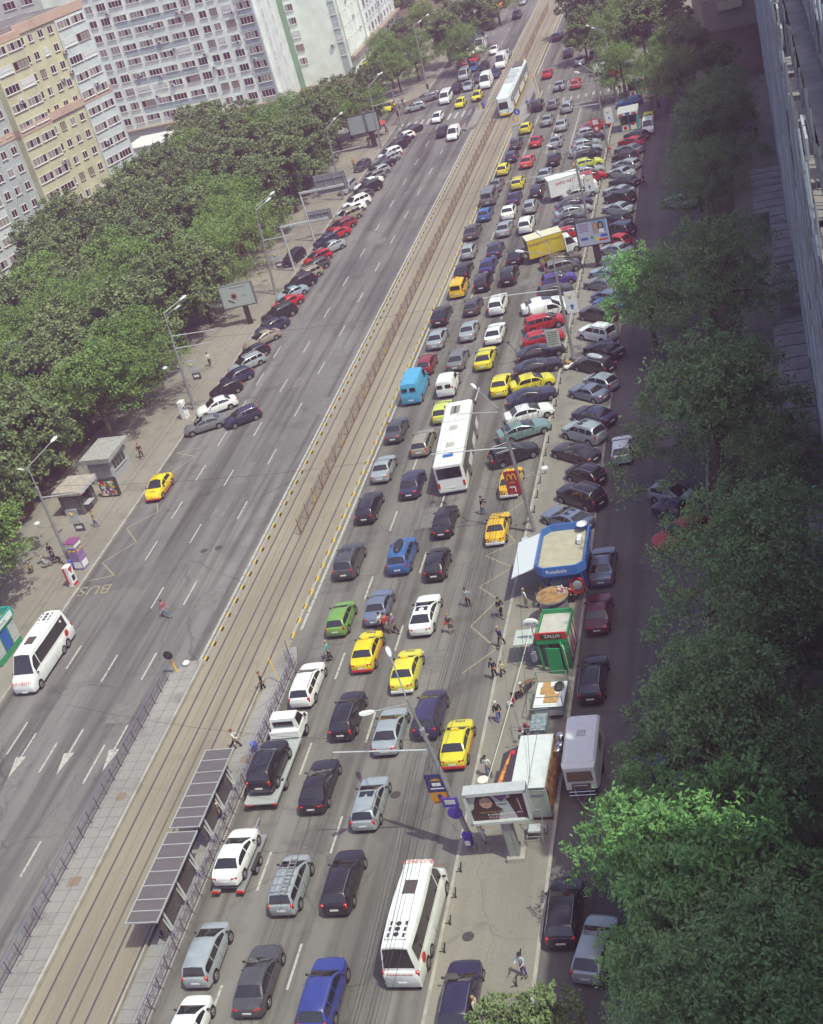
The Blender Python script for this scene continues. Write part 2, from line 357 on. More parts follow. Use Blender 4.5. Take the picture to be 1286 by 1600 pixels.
zz = [(-21.9, 99), (-24.0, 97.8), (-22.0, 94.6), (-24.2, 91.6), (-22.2, 88), (-24.4, 86.5), (-22.0, 84.4), (-24.3, 82.2), (-22.6, 80.3), (-24.2, 77.2), (-21.9, 74.2), (-24.0, 71.7)]
for (a, b), (c, d) in zip(zz[:-1], zz[1:]): strip(mk, a, b, c, d, .14)
struct('yellow_zigzag_marking', mk, PY)
o = text_obj('bus_marking', 'BUS', 2.0, PY, None, (-59.35, 88.4, Z), (0, 0, PI), .001); tag(o, kind='structure'); o.scale = (.92, 1.0, 1)
# manholes, tar patches
mk = MB()
for x, y in ((-50.5, 92.7), (-49.2, 92.9), (-30.4, 96), (-26.4, 60), (-20, 48.5)): mk.tube((x, y, .0), (x, y, .008 if x < -22 else .125), .34, n=16)
struct('manhole_cover', mk, pmat('cast_iron', (.075, .07, .07), .7, .3))
mk = MB(); mk.tube((-45.7, 61.3, .2), (-45.7, 61.3, .266), .42, n=16); mk.box((-45.9, 53.8, .24), (.8, .8, .054), rz=.1); mk.tube((-37.6, 64.2, .2), (-37.6, 64.2, .266), .45, n=14)
struct('platform_cover', mk, pmat('worn_cover', (.2, .16, .12), .9))
mk = MB(); rr = random.Random(4)
for x, a, b in ((-50.3, 60, 130), (-54.8, 70, 118), (-31.9, 42, 60), (-30.7, 84, 100), (-26.3, 62, 84), (-49.9, 120, 210), (-34.8, 108, 126)):
    y = a; xx = x
    while y < b:
        ny = y + rr.uniform(2, 5); nx = xx + rr.uniform(-.18, .18); strip(mk, xx, y, nx, ny, rr.uniform(.05, .1), .0022); y, xx = ny, nx
for y, a, b in ((99.6, -53, -45.5), (111, -50, -44.9), (90, -37.4, -29), (85.6, -37.6, -26), (75.2, -61, -47.4), (84.2, -52.6, -48.7), (56.0, -36, -30)):
    x = a; yy = y
    while x < b:
        nx = x + rr.uniform(.8, 2.2); ny = yy + rr.uniform(-.25, .25); strip(mk, x, yy, nx, ny, rr.uniform(.05, .11), .0024); x, yy = nx, ny
struct('tar_seam', mk, pmat('tar', (.105, .10, .10), .8))
mk = MB()
for i in range(22):
    rr2 = random.Random(i + 50); x = rr2.choice([-50.5, -47, -55, -31, -27, -35, -24]) + rr2.uniform(-1, 1); y = rr2.uniform(44, 180)
    mk.box((x, y, 0), (rr2.uniform(.8, 2.0), rr2.uniform(1.5, 4), .0064), rz=rr2.uniform(-.05, .05))
struct('asphalt_patch', mk, pmat('asphalt_patch', (.15, .145, .142), .9, noise=.2, nscale=2))

# ------------------------------------------------------------------ apartment buildings on the left
FR = pmat('window_frame', (.62, .63, .62), .5); WG = pmat('window_glass', (.05, .02, .028), .08, spec=.8); WC = pmat('curtained_glass', (.25, .23, .22), .25, spec=.8); SILL = pmat('sill_white', (.6, .6, .58), .6)
def wcol(n, c): return pmat(n, c, .85, noise=.13, nscale=.35)
P_W = wcol('render_pale_white', (.48, .53, .54)); P_Y = wcol('render_yellow', (.47, .46, .31)); P_P = wcol('render_pink', (.44, .32, .26)); P_G = wcol('render_pale_green', (.70, .78, .72)); P_B = wcol('render_blue_grey', (.36, .45, .47)); P_GR = wcol('render_green_stripe', (.2, .33, .23)); P_LG = wcol('render_bright', (.62, .67, .68)); P_R = pmat('bitumen_roof', (.14, .13, .13), .9, noise=.3, nscale=.5)
BROWNF = pmat('brown_frame', (.16, .09, .06), .6); BLIND = pmat('white_blind', (.55, .56, .58), .6)
WMESH = {}
def win_mesh(wd, ht, n, var):
    k = (wd, ht, n, var)
    if k in WMESH: return WMESH[k]
    f = MB(); t = .08; y = -.035                        # local: x along wall, -y outward, z up (frame centre at origin)
    f.box((0, y, ht / 2 - t / 2), (wd, .07, t)); f.box((0, y, -ht / 2 + t / 2), (wd, .07, t))
    for i in range(n + 1): f.box((-wd / 2 + t / 2 + (wd - t) * i / n, y, 0), (t * .8, .096, ht - 2 * t))
    f.box((0, -.09, -ht / 2 - .04), (wd + .12, .2, .06), mi=1)
    g = MB(); rr = random.Random(var * 31 + n)
    for i in range(n):
        x0 = -wd / 2 + wd * i / n + .03; x1 = -wd / 2 + wd * (i + 1) / n - .03
        g.quad((x0, -.03, -ht / 2 + t), (x1, -.03, -ht / 2 + t), (x1, -.03, ht / 2 - t), (x0, -.03, ht / 2 - t), mi=1 if rr.random() < (.28 if var < 3 else .75) else 0)
    if var == 6:
        g.m = [1] * len(g.m); g.box((0, -.055, ht * .12), (wd - .2, .05, ht * .55), mi=1)
    WMESH[k] = (f.mesh('window', [FR if var != 4 else BROWNF, SILL]), g.mesh('pane', [WG, WC if var != 6 else BLIND])); return WMESH[k]
def facade(parent, K, az, L0, L1, z1, cols, rows, wallmt, panels, depth=12, maxw=100, rest=None, extra_stuff=None):
    """wall from K along azimuth az (metres L0..L1); outward is to the right-hand side given by n"""
    d = Vector((math.cos(az), math.sin(az), 0)); n = Vector((d.y, -d.x, 0)) * extra_stuff
    K = Vector((K[0], K[1], 0)); rz = az if extra_stuff > 0 else az + PI
    M = Matrix.Rotation(az, 3, 'Z')
    w_ = MB(); c = K + d * (L0 + L1) / 2 - n * depth / 2; w_.box((c.x, c.y, z1 / 2), (L1 - L0, depth, z1), rz=az)
    w_.build('wall', wallmt, parent)
    for i, (a, b, za, zb, off, mt) in enumerate(panels):
        p = MB(); c = K + d * (a + b) / 2 + n * (off / 2 - .05); p.box((c.x, c.y, (za + zb) / 2), (b - a, off + .1, zb - za), rz=az)
        p.build('wall_panel', mt, parent)
    own = rest is None; rest = MB() if own else rest; rr = random.Random(5); k = 0
    for (Lc, wd, ht, nn, off) in cols:
        for z in rows:
            p = K + d * Lc + n * (off + .012); k += 1
            var = rr.choice([0, 1, 2, 2, 3, 4, 5, 0, 6]); fm, gm = win_mesh(wd, ht, nn, var)
            if k <= maxw:
                o = bpy.data.objects.new('window', fm); COL.objects.link(o); o.parent = parent; o.location = (p.x, p.y, z); o.rotation_euler = (0, 0, rz)
                g = bpy.data.objects.new('pane', gm); COL.objects.link(g); g.parent = o
            else:
                q = Matrix.Rotation(rz, 3, 'Z')
                for me, base in ((fm, 0), (gm, 2)):
                    rest.add([q @ v.co + Vector((p.x, p.y, z)) for v in me.vertices], [tuple(f.vertices) for f in me.polygons], 0)
                    rest.m[-len(me.polygons):] = [f.material_index + base for f in me.polygons]
    if own and rest.v: tag(rest.build('window', [FR, SILL, WG, WC], parent), kind='stuff')
def ac_units(parent, K, az, side, spots):
    d = Vector((math.cos(az), math.sin(az), 0)); n = Vector((d.y, -d.x, 0)) * side; K = Vector((K[0], K[1], 0))
    for L_, z, off in spots:
        p = K + d * L_ + n * (off + .32); m = MB(); m.rbox((0, 0, 0), (.85, .32, .6), .04); m.tube((-.1, -.17 * 1, 0), (-.1, -.19, 0), .2, n=12, mi=1)
        m.box((-.3, .2, -.33), (.04, .4, .04), mi=1); m.box((.3, .2, -.33), (.04, .4, .04), mi=1)
        m.build('air_conditioner', [LGREY, DARK], parent, (p.x, p.y, z), az if side > 0 else az + PI)
# block 1: yellow / pink / white slab
b1 = thing('apartment_block', 'yellow, pink and white panel apartment block with rows of glazed balconies', 'building')
K1 = (-101.5, 213); A1 = R(252)
rows = [32.1 - 2.76 * i for i in range(12)]
S = -1; B1R = MB()
cols = [(2.15, 3.0, 1.22, 4, .25), (5.5, 3.0, 1.22, 4, .25)] + [(x, 1.15, 1.22, 2, .0) for x in (8.5, 10.8, 13.1, 15.2)]
facade(b1, K1, A1, 0, 16.2, 34.0, cols, rows, P_Y, [(0, 7.2, 0, 33.0, .25, P_W), (-.05, 16.3, 33.2, 34.6, .3, P_P), (0.0, 16.2, 19.75, 20.95, .29, P_P)], 14, 72, rest=B1R, extra_stuff=S)
cols = [(18.1, 3.1, 1.22, 4, 1.3), (21.6, 3.1, 1.22, 4, 1.3)]
rows2 = [r - 0.0 for r in rows]
facade(b1, K1, A1, 16.25, 60, 33.6, cols, rows2, P_W, [(16.3, 23.4, 0, 33.0, 1.3, P_Y), (16.2, 23.45, 33.0, 34.0, 1.36, P_P), (23.45, 60, 33.0, 34.0, .1, P_P), (16.3, 23.45, 19.75, 20.95, 1.36, P_P), (23.45, 60, 19.75, 20.95, .1, P_P), (31.7, 38.6, 0, 33.0, 1.3, P_W)], 14, 16, rest=B1R, extra_stuff=S)
cols = [(x, 1.2, 1.22, 2, .0) for x in (24.7, 27.0, 29.3)] + [(33.3, 2.9, 1.22, 4, 1.3), (36.8, 2.9, 1.22, 4, 1.3), (40, 1.2, 1.22, 2, 0), (43, 1.2, 1.22, 2, 0)]
facade(b1, K1, A1, 23.5, 59.9, 33.5, cols, rows2, P_W, [], 13.8, 12, rest=B1R, extra_stuff=S)
tag(B1R.build('window', [FR, SILL, WG, WC], b1), kind='stuff')
ac_units(b1, K1, A1, S, [(15.9, 28.6, 0), (7.3, 28.3, .1), (7.4, 25.2, .1), (9.7, 24.6, 0), (3.2, 21.9, .25), (5.4, 13.0, .25), (17, 13.8, 1.3), (20.9, 24.5, 1.3), (15.8, 9.4, .0), (9.5, 6.8, 0)])
rf = MB(); d = Vector((math.cos(A1), math.sin(A1), 0)); n = Vector((d.y, -d.x, 0)) * S; c = Vector((*K1, 0)) + d * 30 - n * 7
rf.box((c.x, c.y, 34.05), (60, 14, .3), rz=A1); rf.build('roof', P_R, b1)
tp = MB(); rr = random.Random(3)
for i in range(9):
    c = Vector((*K1, 0)) + d * rr.uniform(8, 34) - n * rr.uniform(1.5, 4); tp.box((c.x, c.y, 34.3 + .02 * i), (rr.uniform(3, 7), rr.uniform(1, 2.4), .18), rz=A1 + rr.uniform(-.1, .1))
tp.build('roof_tarpaulin', pmat('grey_tarp', (.2, .19, .18), .8, noise=.3, nscale=1), b1)
# block behind
b0 = thing('apartment_block', 'grey apartment block whose upper windows show above the yellow block roof', 'building')
facade(b0, (-131, 257), R(200), 0, 60, 46, [(2 + 3.4 * i, 2.4, 1.5, 3, 0) for i in range(14)], [44, 41.2, 38.4, 35.6, 32.8, 30, 27], wcol('render_grey', (.36, .38, .38)), [], 12, 98, extra_stuff=-1)
# block 2: pale green slab facing the camera
b2 = thing('apartment_block', 'long pale green apartment block facing the street with blue-grey bands under windows', 'building')
K2 = (-124, 262); A2 = R(-4)
rows = [5.4 + 2.8 * i for i in range(11)]
cols = [(6.4, 3.0, 1.22, 4, 0), (10.2, 3.0, 1.22, 4, 0), (13.7, 3.0, 1.22, 4, 0), (17.6, 3.0, 1.22, 4, 0), (20.8, 2.0, 1.5, 3, 0), (23.8, 1.6, 1.4, 2, 0), (26.1, 1.5, 1.4, 2, 0), (29.0, 2.0, 1.4, 3, 0), (32.5, 2.9, 1.4, 4, .2), (3.15, 2.0, 1.5, 3, 0), (.35, 1.6, 1.4, 2, 0)]
bands = [(5, 19.2, z, z + 1.0, .05, P_B) for z in (6.45, 12.05, 17.65, 23.25, 28.85)]
bands += [(30.9, 34.2, z + .85, z + 2.0, .2, P_B) for z in rows] + [(34.2, 34.5, 0, 36, .25, P_LG)]
facade(b2, K2, A2, -14, 34.4, 36.5, cols, rows, P_G, bands, 2.0, 84, extra_stuff=1)
ac_units(b2, K2, A2, 1, [(4.2, 26.4, 0), (13.2, 19.0, 0), (12.5, 22.4, 0), (18.8, 23.6, 0), (20.0, 23.6, 0), (11, 12.9, 0), (15.8, 17.2, 0), (6.5, 14.0, 0), (21.8, 15.0, 0), (22.9, 12.2, 0), (13, 10.6, 0), (8.9, 9.2, 0), (29.4, 15.8, 0), (31.8, 12.1, .2), (30, 21.4, 0)])
e = MB(); e.prism([(-89.75, 259.75), (-93.4, 285.2), (-138, 285.2), (-138, 264.5), (-92, 261.5)], 0, 36.4); e.build('end_wall', P_LG, b2)
dd = Vector((-93.4 + 89.7, 285.2 - 259.55, 0)).normalized()
for L_ in (7.5, 17):
    for z in rows[1:9]:
        p = Vector((-89.7, 259.55, 0)) + dd * L_; fm, gm = win_mesh(.8, 1.1, 1, 3)
        o = bpy.data.objects.new('window', fm); COL.objects.link(o); o.parent = b2; o.location = (p.x + .04, p.y, z); o.rotation_euler = (0, 0, math.atan2(dd.y, dd.x) )
        g = bpy.data.objects.new('pane', gm); COL.objects.link(g); g.parent = o
cn = MB(); cn.box((-124 + 10, 260.9, 3.7), (48, 2.4, .25), rz=A2); cn.build('canopy', pmat('canopy_brown', (.3, .25, .2), .8), b2)
# block 3: step with blank wall, and the wall along the street
b3 = thing('apartment_block', 'pale apartment block with green stripe, blank end wall and small windows along the street', 'building')
rows = [5.4 + 2.78 * i for i in range(12)]
facade(b3, (-93.5, 285), 0, 0, 12.6, 36.4, [(2.5, 1.7, 1.4, 3, 0.02), (11.4, 1.3, 1.4, 2, .0)], rows, P_G, [(.0, 1.4, 0, 36.3, .1, P_GR), (10.7, 12.1, 0, 36.3, .06, P_B)], 20, 24, extra_stuff=1)
rows3 = [5.35 + 2.78 * i for i in range(8)]
facade(b3, (-81, 285.05), PI / 2, 0, 52, 36.45, [(1.8 + 3.3 * i, 1.5, 1.5, 2, 0) for i in range(14)], rows3, P_LG, [(0, .5, 0, 36.4, .15, P_GR), (0, 52, 3.6, 4.1, 1.2, pmat('canopy_brown', (.3, .25, .2))), (16.6, 17.2, 4, 36, .25, P_B), (33, 33.6, 4, 36, .25, P_B)], 11.4, 76, extra_stuff=1)
ac_units(b3, (-93.5, 285), 0, 1, [(9.6, 7.2, 0), (9.8, 21, 0)])
ac_units(b3, (-81, 285), PI / 2, 1, [(6.8, 14.3, 0), (9.9, 10.6, 0), (20.2, 13.1, 0), (13.3, 7.4, 0), (27, 16.3, 0)])
# block behind the trees top right
b4 = thing('apartment_block', 'yellow and cream building glimpsed above the trees at the end of the side road', 'building')
facade(b4, (-9.2, 252), 0, 0, 22, 22, [(6.3, 3, 1.6, 2, 1.0), (2.3, 1.2, 1.5, 2, 0), (10.5, 3, 1.6, 3, 0)], [6.4 + 3 * i for i in range(5)], pmat('render_tan', (.33, .3, .24), .85), [(.0, 1.5, 0, 22, .02, P_Y), (4.3, 8.4, 3.5, 5.0, 1.0, P_Y), (4.3, 8.4, 7.4, 8.5, 1.0, P_Y), (4.3, 8.4, 10.4, 11.5, 1.0, P_Y)], 12, extra_stuff=1)  # main wall in plain tan render
# low annex beside block 2
an = thing('shop_annex', 'low white shop annex at the foot of the pale green block', 'building')
MB().box((-112, 250, 1.6), (14, 9, 3.2), rz=A2).build('wall', P_LG, an); MB().box((-112, 250, 3.3), (14.4, 9.4, .2), rz=A2).build('roof', pmat('annex_roof', (.6, .6, .6), .8), an)

# ------------------------------------------------------------------ scaffold-clad building on the right
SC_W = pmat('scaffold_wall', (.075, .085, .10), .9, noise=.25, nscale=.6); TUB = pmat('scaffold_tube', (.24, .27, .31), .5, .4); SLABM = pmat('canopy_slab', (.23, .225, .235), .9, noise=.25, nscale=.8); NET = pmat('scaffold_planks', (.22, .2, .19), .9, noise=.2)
bs = thing('scaffolded_building', 'tall grey building on the right wrapped in dense scaffolding tubes', 'building')
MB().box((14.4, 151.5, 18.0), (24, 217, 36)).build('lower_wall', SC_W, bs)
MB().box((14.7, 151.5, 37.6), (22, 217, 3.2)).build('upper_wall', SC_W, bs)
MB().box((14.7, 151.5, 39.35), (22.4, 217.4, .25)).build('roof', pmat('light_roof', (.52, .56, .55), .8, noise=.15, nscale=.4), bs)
MB().box((2.9, 151.5, 36.06), (1.6, 217, .1)).build('ledge', SLABM, bs)
wm = MB()
for y in np.arange(46, 258, 3.4):
    for z in np.arange(5.5, 35, 2.8): wm.box((2.38, y, z), (.12, 1.7, 1.5))
    wm.box((3.68, y, 37.9), (.1, 1.7, 1.2))
wm.build('window', WG, bs)
for x, z1, nm in ((1.3, 37.0, 'scaffolding'), (2.95, 40.4, 'upper_scaffolding')):
    sg = MB(); rr = random.Random(int(x * 10)); z0 = 3.9 if x < 2 else 36.1
    for y in np.arange(44, 259, 1.55):
        for dx in (0, .55): sg.tube((x + dx, y + rr.uniform(-.3, .3), z0), (x + dx + rr.uniform(-.06, .06), y + rr.uniform(-.4, .4), z1 + rr.uniform(-.4, 1.2)), rr.choice((.045, .06, .08)), n=5, cap=False)
    for z in np.arange(z0 + 1, z1, 1.95):
        for dx in (0, .55): sg.tube((x + dx, 44, z), (x + dx, 259, z), .035, n=4, cap=False)
        for y in np.arange(44.2, 256, 4.2):
            if rr.random() < .6: sg.box((x + .28, y + 1.2, z - .06), (.5, 3.4, .05), mi=1)
            if rr.random() < .6: sg.tube((x - .03, y, z), (x - .03, y + 2.1 * rr.choice((1, 2)), z + 1.95), .05, n=4, cap=False)
        if rr.random() < .9:
            for y in rr.sample(list(np.arange(46, 255, 2.1)), 22): sg.box((x + .25, y, z + rr.uniform(0, .8)), (.1, rr.uniform(1, 2.2), rr.uniform(.5, 1.6)), mi=2 if rr.random() < .1 else 3)
    sg.build(nm, [TUB, NET, pmat('yellow_bucket', (.5, .33, .08), .6), pmat('grey_sheet', (.33, .35, .4), .8)], bs)
CX = [(-2.0, 143, 158), (-.5, 128, 143), (-.5, 116.5, 127.5), (-1.3, 100, 114.6), (-1.2, 88.3, 99.8), (-.3, 74, 88), (-.2, 58, 73.5)]
for xa, ya, yb in CX:
    m = MB(); m.box(((xa + 1.4) / 2, (ya + yb) / 2, 3.6), (1.4 - xa, yb - ya, .22))
    for y in np.arange(ya + 1.2, yb, 2.4): m.box(((xa + 1.4) / 2, y, 3.73), (1.3 - xa, .05, .05), mi=1)
    m.build('canopy_slab', [SLABM, DARK], bs)
bt = thing('tower_block', 'grey tower block standing behind the viewpoint, out of the photograph', 'building')
MB().box((14, -34, 28), (24, 58, 56)).build('wall', P_G, bt)
ba = thing('side_block', 'lower grey block beside the scaffolded building at the right edge', 'building')
MB().box((14.4, 17.5, 18.0), (24, 42, 36)).build('wall', P_G, ba)

# ------------------------------------------------------------------ trees
BARK = pmat('bark', (.12, .085, .06), .9, noise=.3, nscale=3)
LEAF = [leaf_mat('leaf_dark_maple', (.085, .125, .05), (.20, .27, .115)), leaf_mat('leaf_bright_locust', (.09, .17, .04), (.19, .30, .08)), leaf_mat('leaf_shade_green', (.10, .19, .075), (.20, .34, .13)), leaf_mat('leaf_fresh_walnut', (.12, .26, .08), (.24, .47, .16), .28)]
def crown(seed, RX, H, n, leaf, aspect=.62, nl=16, droop=0.0, lo=.25, fill=.0):
    g = np.random.default_rng(seed)
    # lobes
    th = g.uniform(0, 2 * np.pi, nl); rr = np.sqrt(g.uniform(0, 1, nl)) * RX * .66; zz = g.uniform(lo, .78, nl) * H
    shrink = 1 - .55 * np.clip((zz / H - .45) / .5, 0, 1)
    C = np.stack([np.cos(th) * rr * shrink, np.sin(th) * rr * shrink, zz], 1); C[0] = (0, 0, H * .6)
    LR = g.uniform(.30, .48, nl) * RX; LR[0] = RX * .55
    w = LR ** 2; w /= w.sum()
    K = 19
    cd = g.normal(size=(nl, K, 3)); cd[..., 2] = np.abs(cd[..., 2]) * .9 - .25; cd /= np.linalg.norm(cd, axis=2, keepdims=True)
    cs = g.uniform(.10, .2, (nl, K)); crd = g.uniform(.72, 1.2, (nl, K))
    li = g.choice(nl, n, p=w); ki = g.integers(0, K, n)
    d = cd[li, ki] * crd[li, ki][:, None] + g.normal(size=(n, 3)) * cs[li, ki][:, None] * .8
    P = C[li] + d * LR[li][:, None] * np.array([1, 1, .8])
    out = P - np.array([0, 0, H * .45]); out /= np.linalg.norm(out, axis=1, keepdims=True) + 1e-6
    N = out * .45 + g.normal(size=(n, 3)) * .75 + np.array([0, 0, .45]); N /= np.linalg.norm(N, axis=1, keepdims=True)
    T = g.normal(size=(n, 3)) + np.array([0, 0, -droop]); T -= N * (T * N).sum(1, keepdims=True); T /= np.linalg.norm(T, axis=1, keepdims=True) + 1e-6
    B = np.cross(N, T); s = leaf * g.uniform(.6, 1.35, n)[:, None]
    V = np.stack([P - T * s * .5, P + B * s * aspect * .5 + T * s * .05, P + T * s * .5 - N * s * .08, P - B * s * aspect * .5 + T * s * .05], 1).reshape(-1, 3)
    me = bpy.data.meshes.new('crown'); me.vertices.add(4 * n); me.vertices.foreach_set('co', V.astype(np.float32).ravel())
    me.loops.add(4 * n); me.loops.foreach_set('vertex_index', np.arange(4 * n, dtype=np.int32)); me.polygons.add(n)
    me.polygons.foreach_set('loop_start', np.arange(0, 4 * n, 4, dtype=np.int32))
    me.update(calc_edges=True); me.validate(); me.materials.append(LEAF[0]); return me, C
def trunk(seed, C, H):
    g = random.Random(seed); m = MB(); top = Vector((0, 0, H * .34)); m.path([(0, 0, -.3), (.05, 0, 1.2), tuple(top)], [.3, .22, .17], 8)
    for c in C[:11]:
        c = Vector(c); mid = top.lerp(c, .5) + Vector((g.uniform(-.3, .3), g.uniform(-.3, .3), .3)); m.path([top, mid, c], [.13, .08, .03], 5)
    return m.mesh('trunk', BARK)
TP = []
for k, (RX, H, n, leaf, asp, nl, dr) in enumerate([(4.6, 11.5, 21000, .28, .75, 20, 0), (4.8, 10.5, 17000, .26, .5, 22, 0), (4.3, 12.5, 19000, .28, .75, 18, 0), (5.2, 10.5, 22000, .21, .42, 26, .3), (4.8, 11.0, 22000, .22, .45, 24, .3), (4.6, 9.6, 16500, .27, .40, 26, 1.0), (1.7, 3.2, 3000, .18, .45, 9, 0)]):
    cm, C = crown(11 + k, RX, H, n, leaf, asp, nl, dr); TP.append((cm, trunk(k, C, H), H))
def tree(x, y, proto, mt, label, s=1.0, sz=1.0, name='street_tree', group=None, z=0, rot=None, cat='tree'):
    cm, tm, H = TP[proto]; rr = random.Random(int(x * 13 + y * 7)); rz = rr.uniform(0, 6.28) if rot is None else rot
    t = thing(name, label, cat, (x, y, z), rz, group); t.scale = (s, s, s * sz)
    a = bpy.data.objects.new('crown', cm); COL.objects.link(a); a.parent = t; a.material_slots[0].link = 'OBJECT'; a.material_slots[0].material = LEAF[mt]
    b = bpy.data.objects.new('trunk', tm); COL.objects.link(b); b.parent = t
    return t
ORD = lambda n: '%d%s' % (n, 'th' if 10 <= n % 100 <= 20 else {1: 'st', 2: 'nd', 3: 'rd'}.get(n % 10, 'th'))
TREES = [
('F', -65, 236.0, 1, 1, 0.7),
('F', -66.3, 242.0, 2, 0, 0.9),
('F', -65, 257.2, 1, 1, 0.86),
('F', -67.8, 263.4, 1, 1, 1.0),
('F', -52.6, 264.9, 3, 1, 0.95),
('F', -63.1, 265.9, 3, 1, 0.94),
('F', -57.8, 273.1, 2, 0, 1.02),
('F', -71.7, 275.6, 3, 1, 0.97),
('F', -52.2, 284.2, 2, 0, 1.08),
('F', -69.5, 288.3, 0, 0, 0.89),
('F', -59.1, 293.1, 0, 0, 0.91),
('F', -51.8, 305.2, 1, 1, 1.09),
('F', -69.3, 305.8, 1, 1, 0.88),
('F', -58.8, 313.7, 3, 1, 1.03),
('F', -68.0, 332.6, 2, 0, 0.98),
('F', -78.4, 337.4, 2, 0, 0.97),
('L', -68.8, 78.8, 3, 1, 1.13),
('L', -68.9, 86.8, 1, 1, 1.32),
('L', -70.1, 93.9, 2, 0, 1.17),
('L', -77.6, 98.0, 0, 0, 1.16),
('L', -74.0, 102.3, 2, 0, 1.11),
('L', -76.9, 105.2, 2, 0, 1.13),
('L', -74.0, 109.3, 0, 0, 1.28),
('L', -85.1, 110.6, 2, 0, 1.2),
('L', -76.4, 113.1, 3, 1, 1.23),
('L', -69.4, 117.5, 1, 1, 1.22),
('L', -85.4, 117.9, 0, 0, 1.23),
('L', -92.8, 122.3, 1, 1, 1.32),
('L', -76.9, 122.6, 0, 0, 1.18),
('L', -69.2, 126.1, 3, 1, 1.27),
('L', -86.1, 126.7, 1, 1, 1.11),
('L', -78.2, 130.5, 2, 0, 1.13),
('L', -93.7, 130.8, 0, 0, 1.14),
('L', -70.2, 133.5, 2, 0, 1.29),
('L', -86.1, 134.0, 3, 1, 1.21),
('L', -77.5, 138.1, 3, 1, 1.22),
('L', -93.0, 138.1, 2, 0, 1.19),
('L', -84.7, 141.3, 3, 1, 1.2),
('L', -102.1, 141.3, 2, 0, 1.3),
('L', -69.7, 142.7, 2, 0, 1.26),
('L', -78.2, 145.2, 3, 1, 1.13),
('L', -94.2, 146.1, 2, 0, 1.2),
('L', -68.8, 149.4, 0, 0, 1.11),
('L', -84.9, 150.8, 0, 0, 1.12),
('L', -93.7, 154.3, 1, 1, 1.22),
('L', -77.9, 154.8, 1, 1, 1.19),
('L', -68.8, 157.3, 3, 1, 1.24),
('L', -85.1, 158.5, 1, 1, 1.29),
('L', -77.8, 162.5, 0, 0, 1.12),
('L', -93.4, 162.6, 2, 0, 1.15),
('L', -69.1, 165.3, 3, 1, 1.21),
('L', -86.0, 165.9, 0, 0, 1.12),
('L', -93.0, 170.5, 0, 0, 1.11),
('L', -76.5, 170.8, 2, 0, 1.21),
('L', -101.1, 174.2, 0, 0, 1.32),
('L', -85.9, 174.6, 0, 0, 1.11),
('L', -70.2, 174.7, 1, 1, 1.19),
('L', -77.6, 177.7, 1, 1, 1.2),
('L', -93.6, 178.3, 0, 0, 1.27),
('L', -69.8, 181.5, 0, 0, 1.16),
('L', -85.7, 181.9, 0, 0, 1.18),
('L', -101.8, 182.7, 2, 0, 1.12),
('L', -77.3, 186.5, 2, 0, 1.11),
('L', -92.9, 186.6, 0, 0, 1.2),
('L', -84.4, 190.6, 0, 0, 1.2),
('L', -68.4, 190.7, 2, 0, 1.11),
('L', -78.0, 194.4, 2, 0, 1.31),
('L', -93.6, 194.6, 2, 0, 1.14),
('L', -84.4, 197.9, 2, 0, 1.17),
('L', -69.7, 198.8, 0, 0, 1.25),
('L', -92.6, 202.3, 2, 0, 1.12),
('L', -76.8, 202.6, 2, 0, 1.12),
('L', -69.2, 206.3, 0, 0, 1.15),
('L', -85.3, 206.4, 0, 0, 1.14),
('L', -78.1, 210.8, 1, 1, 1.24),
('L', -92.4, 210.8, 1, 1, 1.32),
('L', -85.3, 213.6, 2, 0, 1.24),
('L', -69.8, 214.8, 2, 0, 1.26),
('L', -78.0, 217.7, 3, 1, 1.3),
('L', -93.3, 218.1, 0, 0, 1.15),
('L', -85.5, 221.4, 2, 0, 1.14),
('L', -69.0, 222.8, 1, 1, 1.14),
('L', -93.9, 226.6, 2, 0, 1.21),
('L', -77.1, 226.8, 3, 1, 1.26),
('L', -68.6, 229.6, 0, 0, 1.11),
('L', -100, 232, 1, 1, 0.75),
('R', -6.9, 37.1, 3, 2, 0.92),
('R', -4.0, 38.9, 4, 2, 1.13),
('R', -6.3, 42.1, 5, 2, 1.09),
('R', -9.4, 42.9, 5, 3, 0.7),
('R', -3.8, 44.5, 5, 2, 1.0),
('R', -6.3, 47.1, 5, 3, 1.22),
('R', -9.1, 49.0, 5, 3, 1.02),
('R', -3.2, 53.5, 3, 2, 0.96),
('R', -6.3, 55.8, 4, 2, 1.17),
('R', -1.9, 64.2, 4, 2, 1.08),
('R', -4.7, 70.0, 3, 2, 1.38),
('R', -2.3, 84.8, 3, 2, 0.96),
('R', -6.0, 90.8, 4, 2, 1.54),
('R', -6.4, 118.4, 3, 2, 1.44),
('R', -12.2, 119.5, 4, 3, 1.04),
('R', -7.8, 152.0, 3, 2, 1.04),
('R', -6.0, 164.8, 4, 2, 1.23),
('R', -3.6, 174.5, 4, 2, 0.94),
('R', -4.6, 188.3, 3, 2, 0.94),
('T', -10.3, 204.7, 3, 1, 0.98),
('T', -14.6, 208.7, 3, 1, 0.92),
('T', -4.8, 209.6, 2, 1, 0.7),
('T', -9.1, 213.8, 2, 0, 0.97),
('T', -19.9, 217.9, 3, 1, 0.95),
('T', -12.2, 225.9, 1, 1, 0.91),
('T', -17.2, 236.0, 2, 0, 1.08),
('T', -23.5, 242.7, 3, 1, 1.01),
('T', -28.5, 250.7, 0, 0, 0.91),
('T', -13.4, 253.1, 0, 0, 1.09),
('T', -20.1, 264.0, 1, 1, 1.06),
('T', -32.4, 275.5, 2, 0, 0.94),
('T', -27.4, 275.9, 2, 0, 0.93)]
cnt = {}
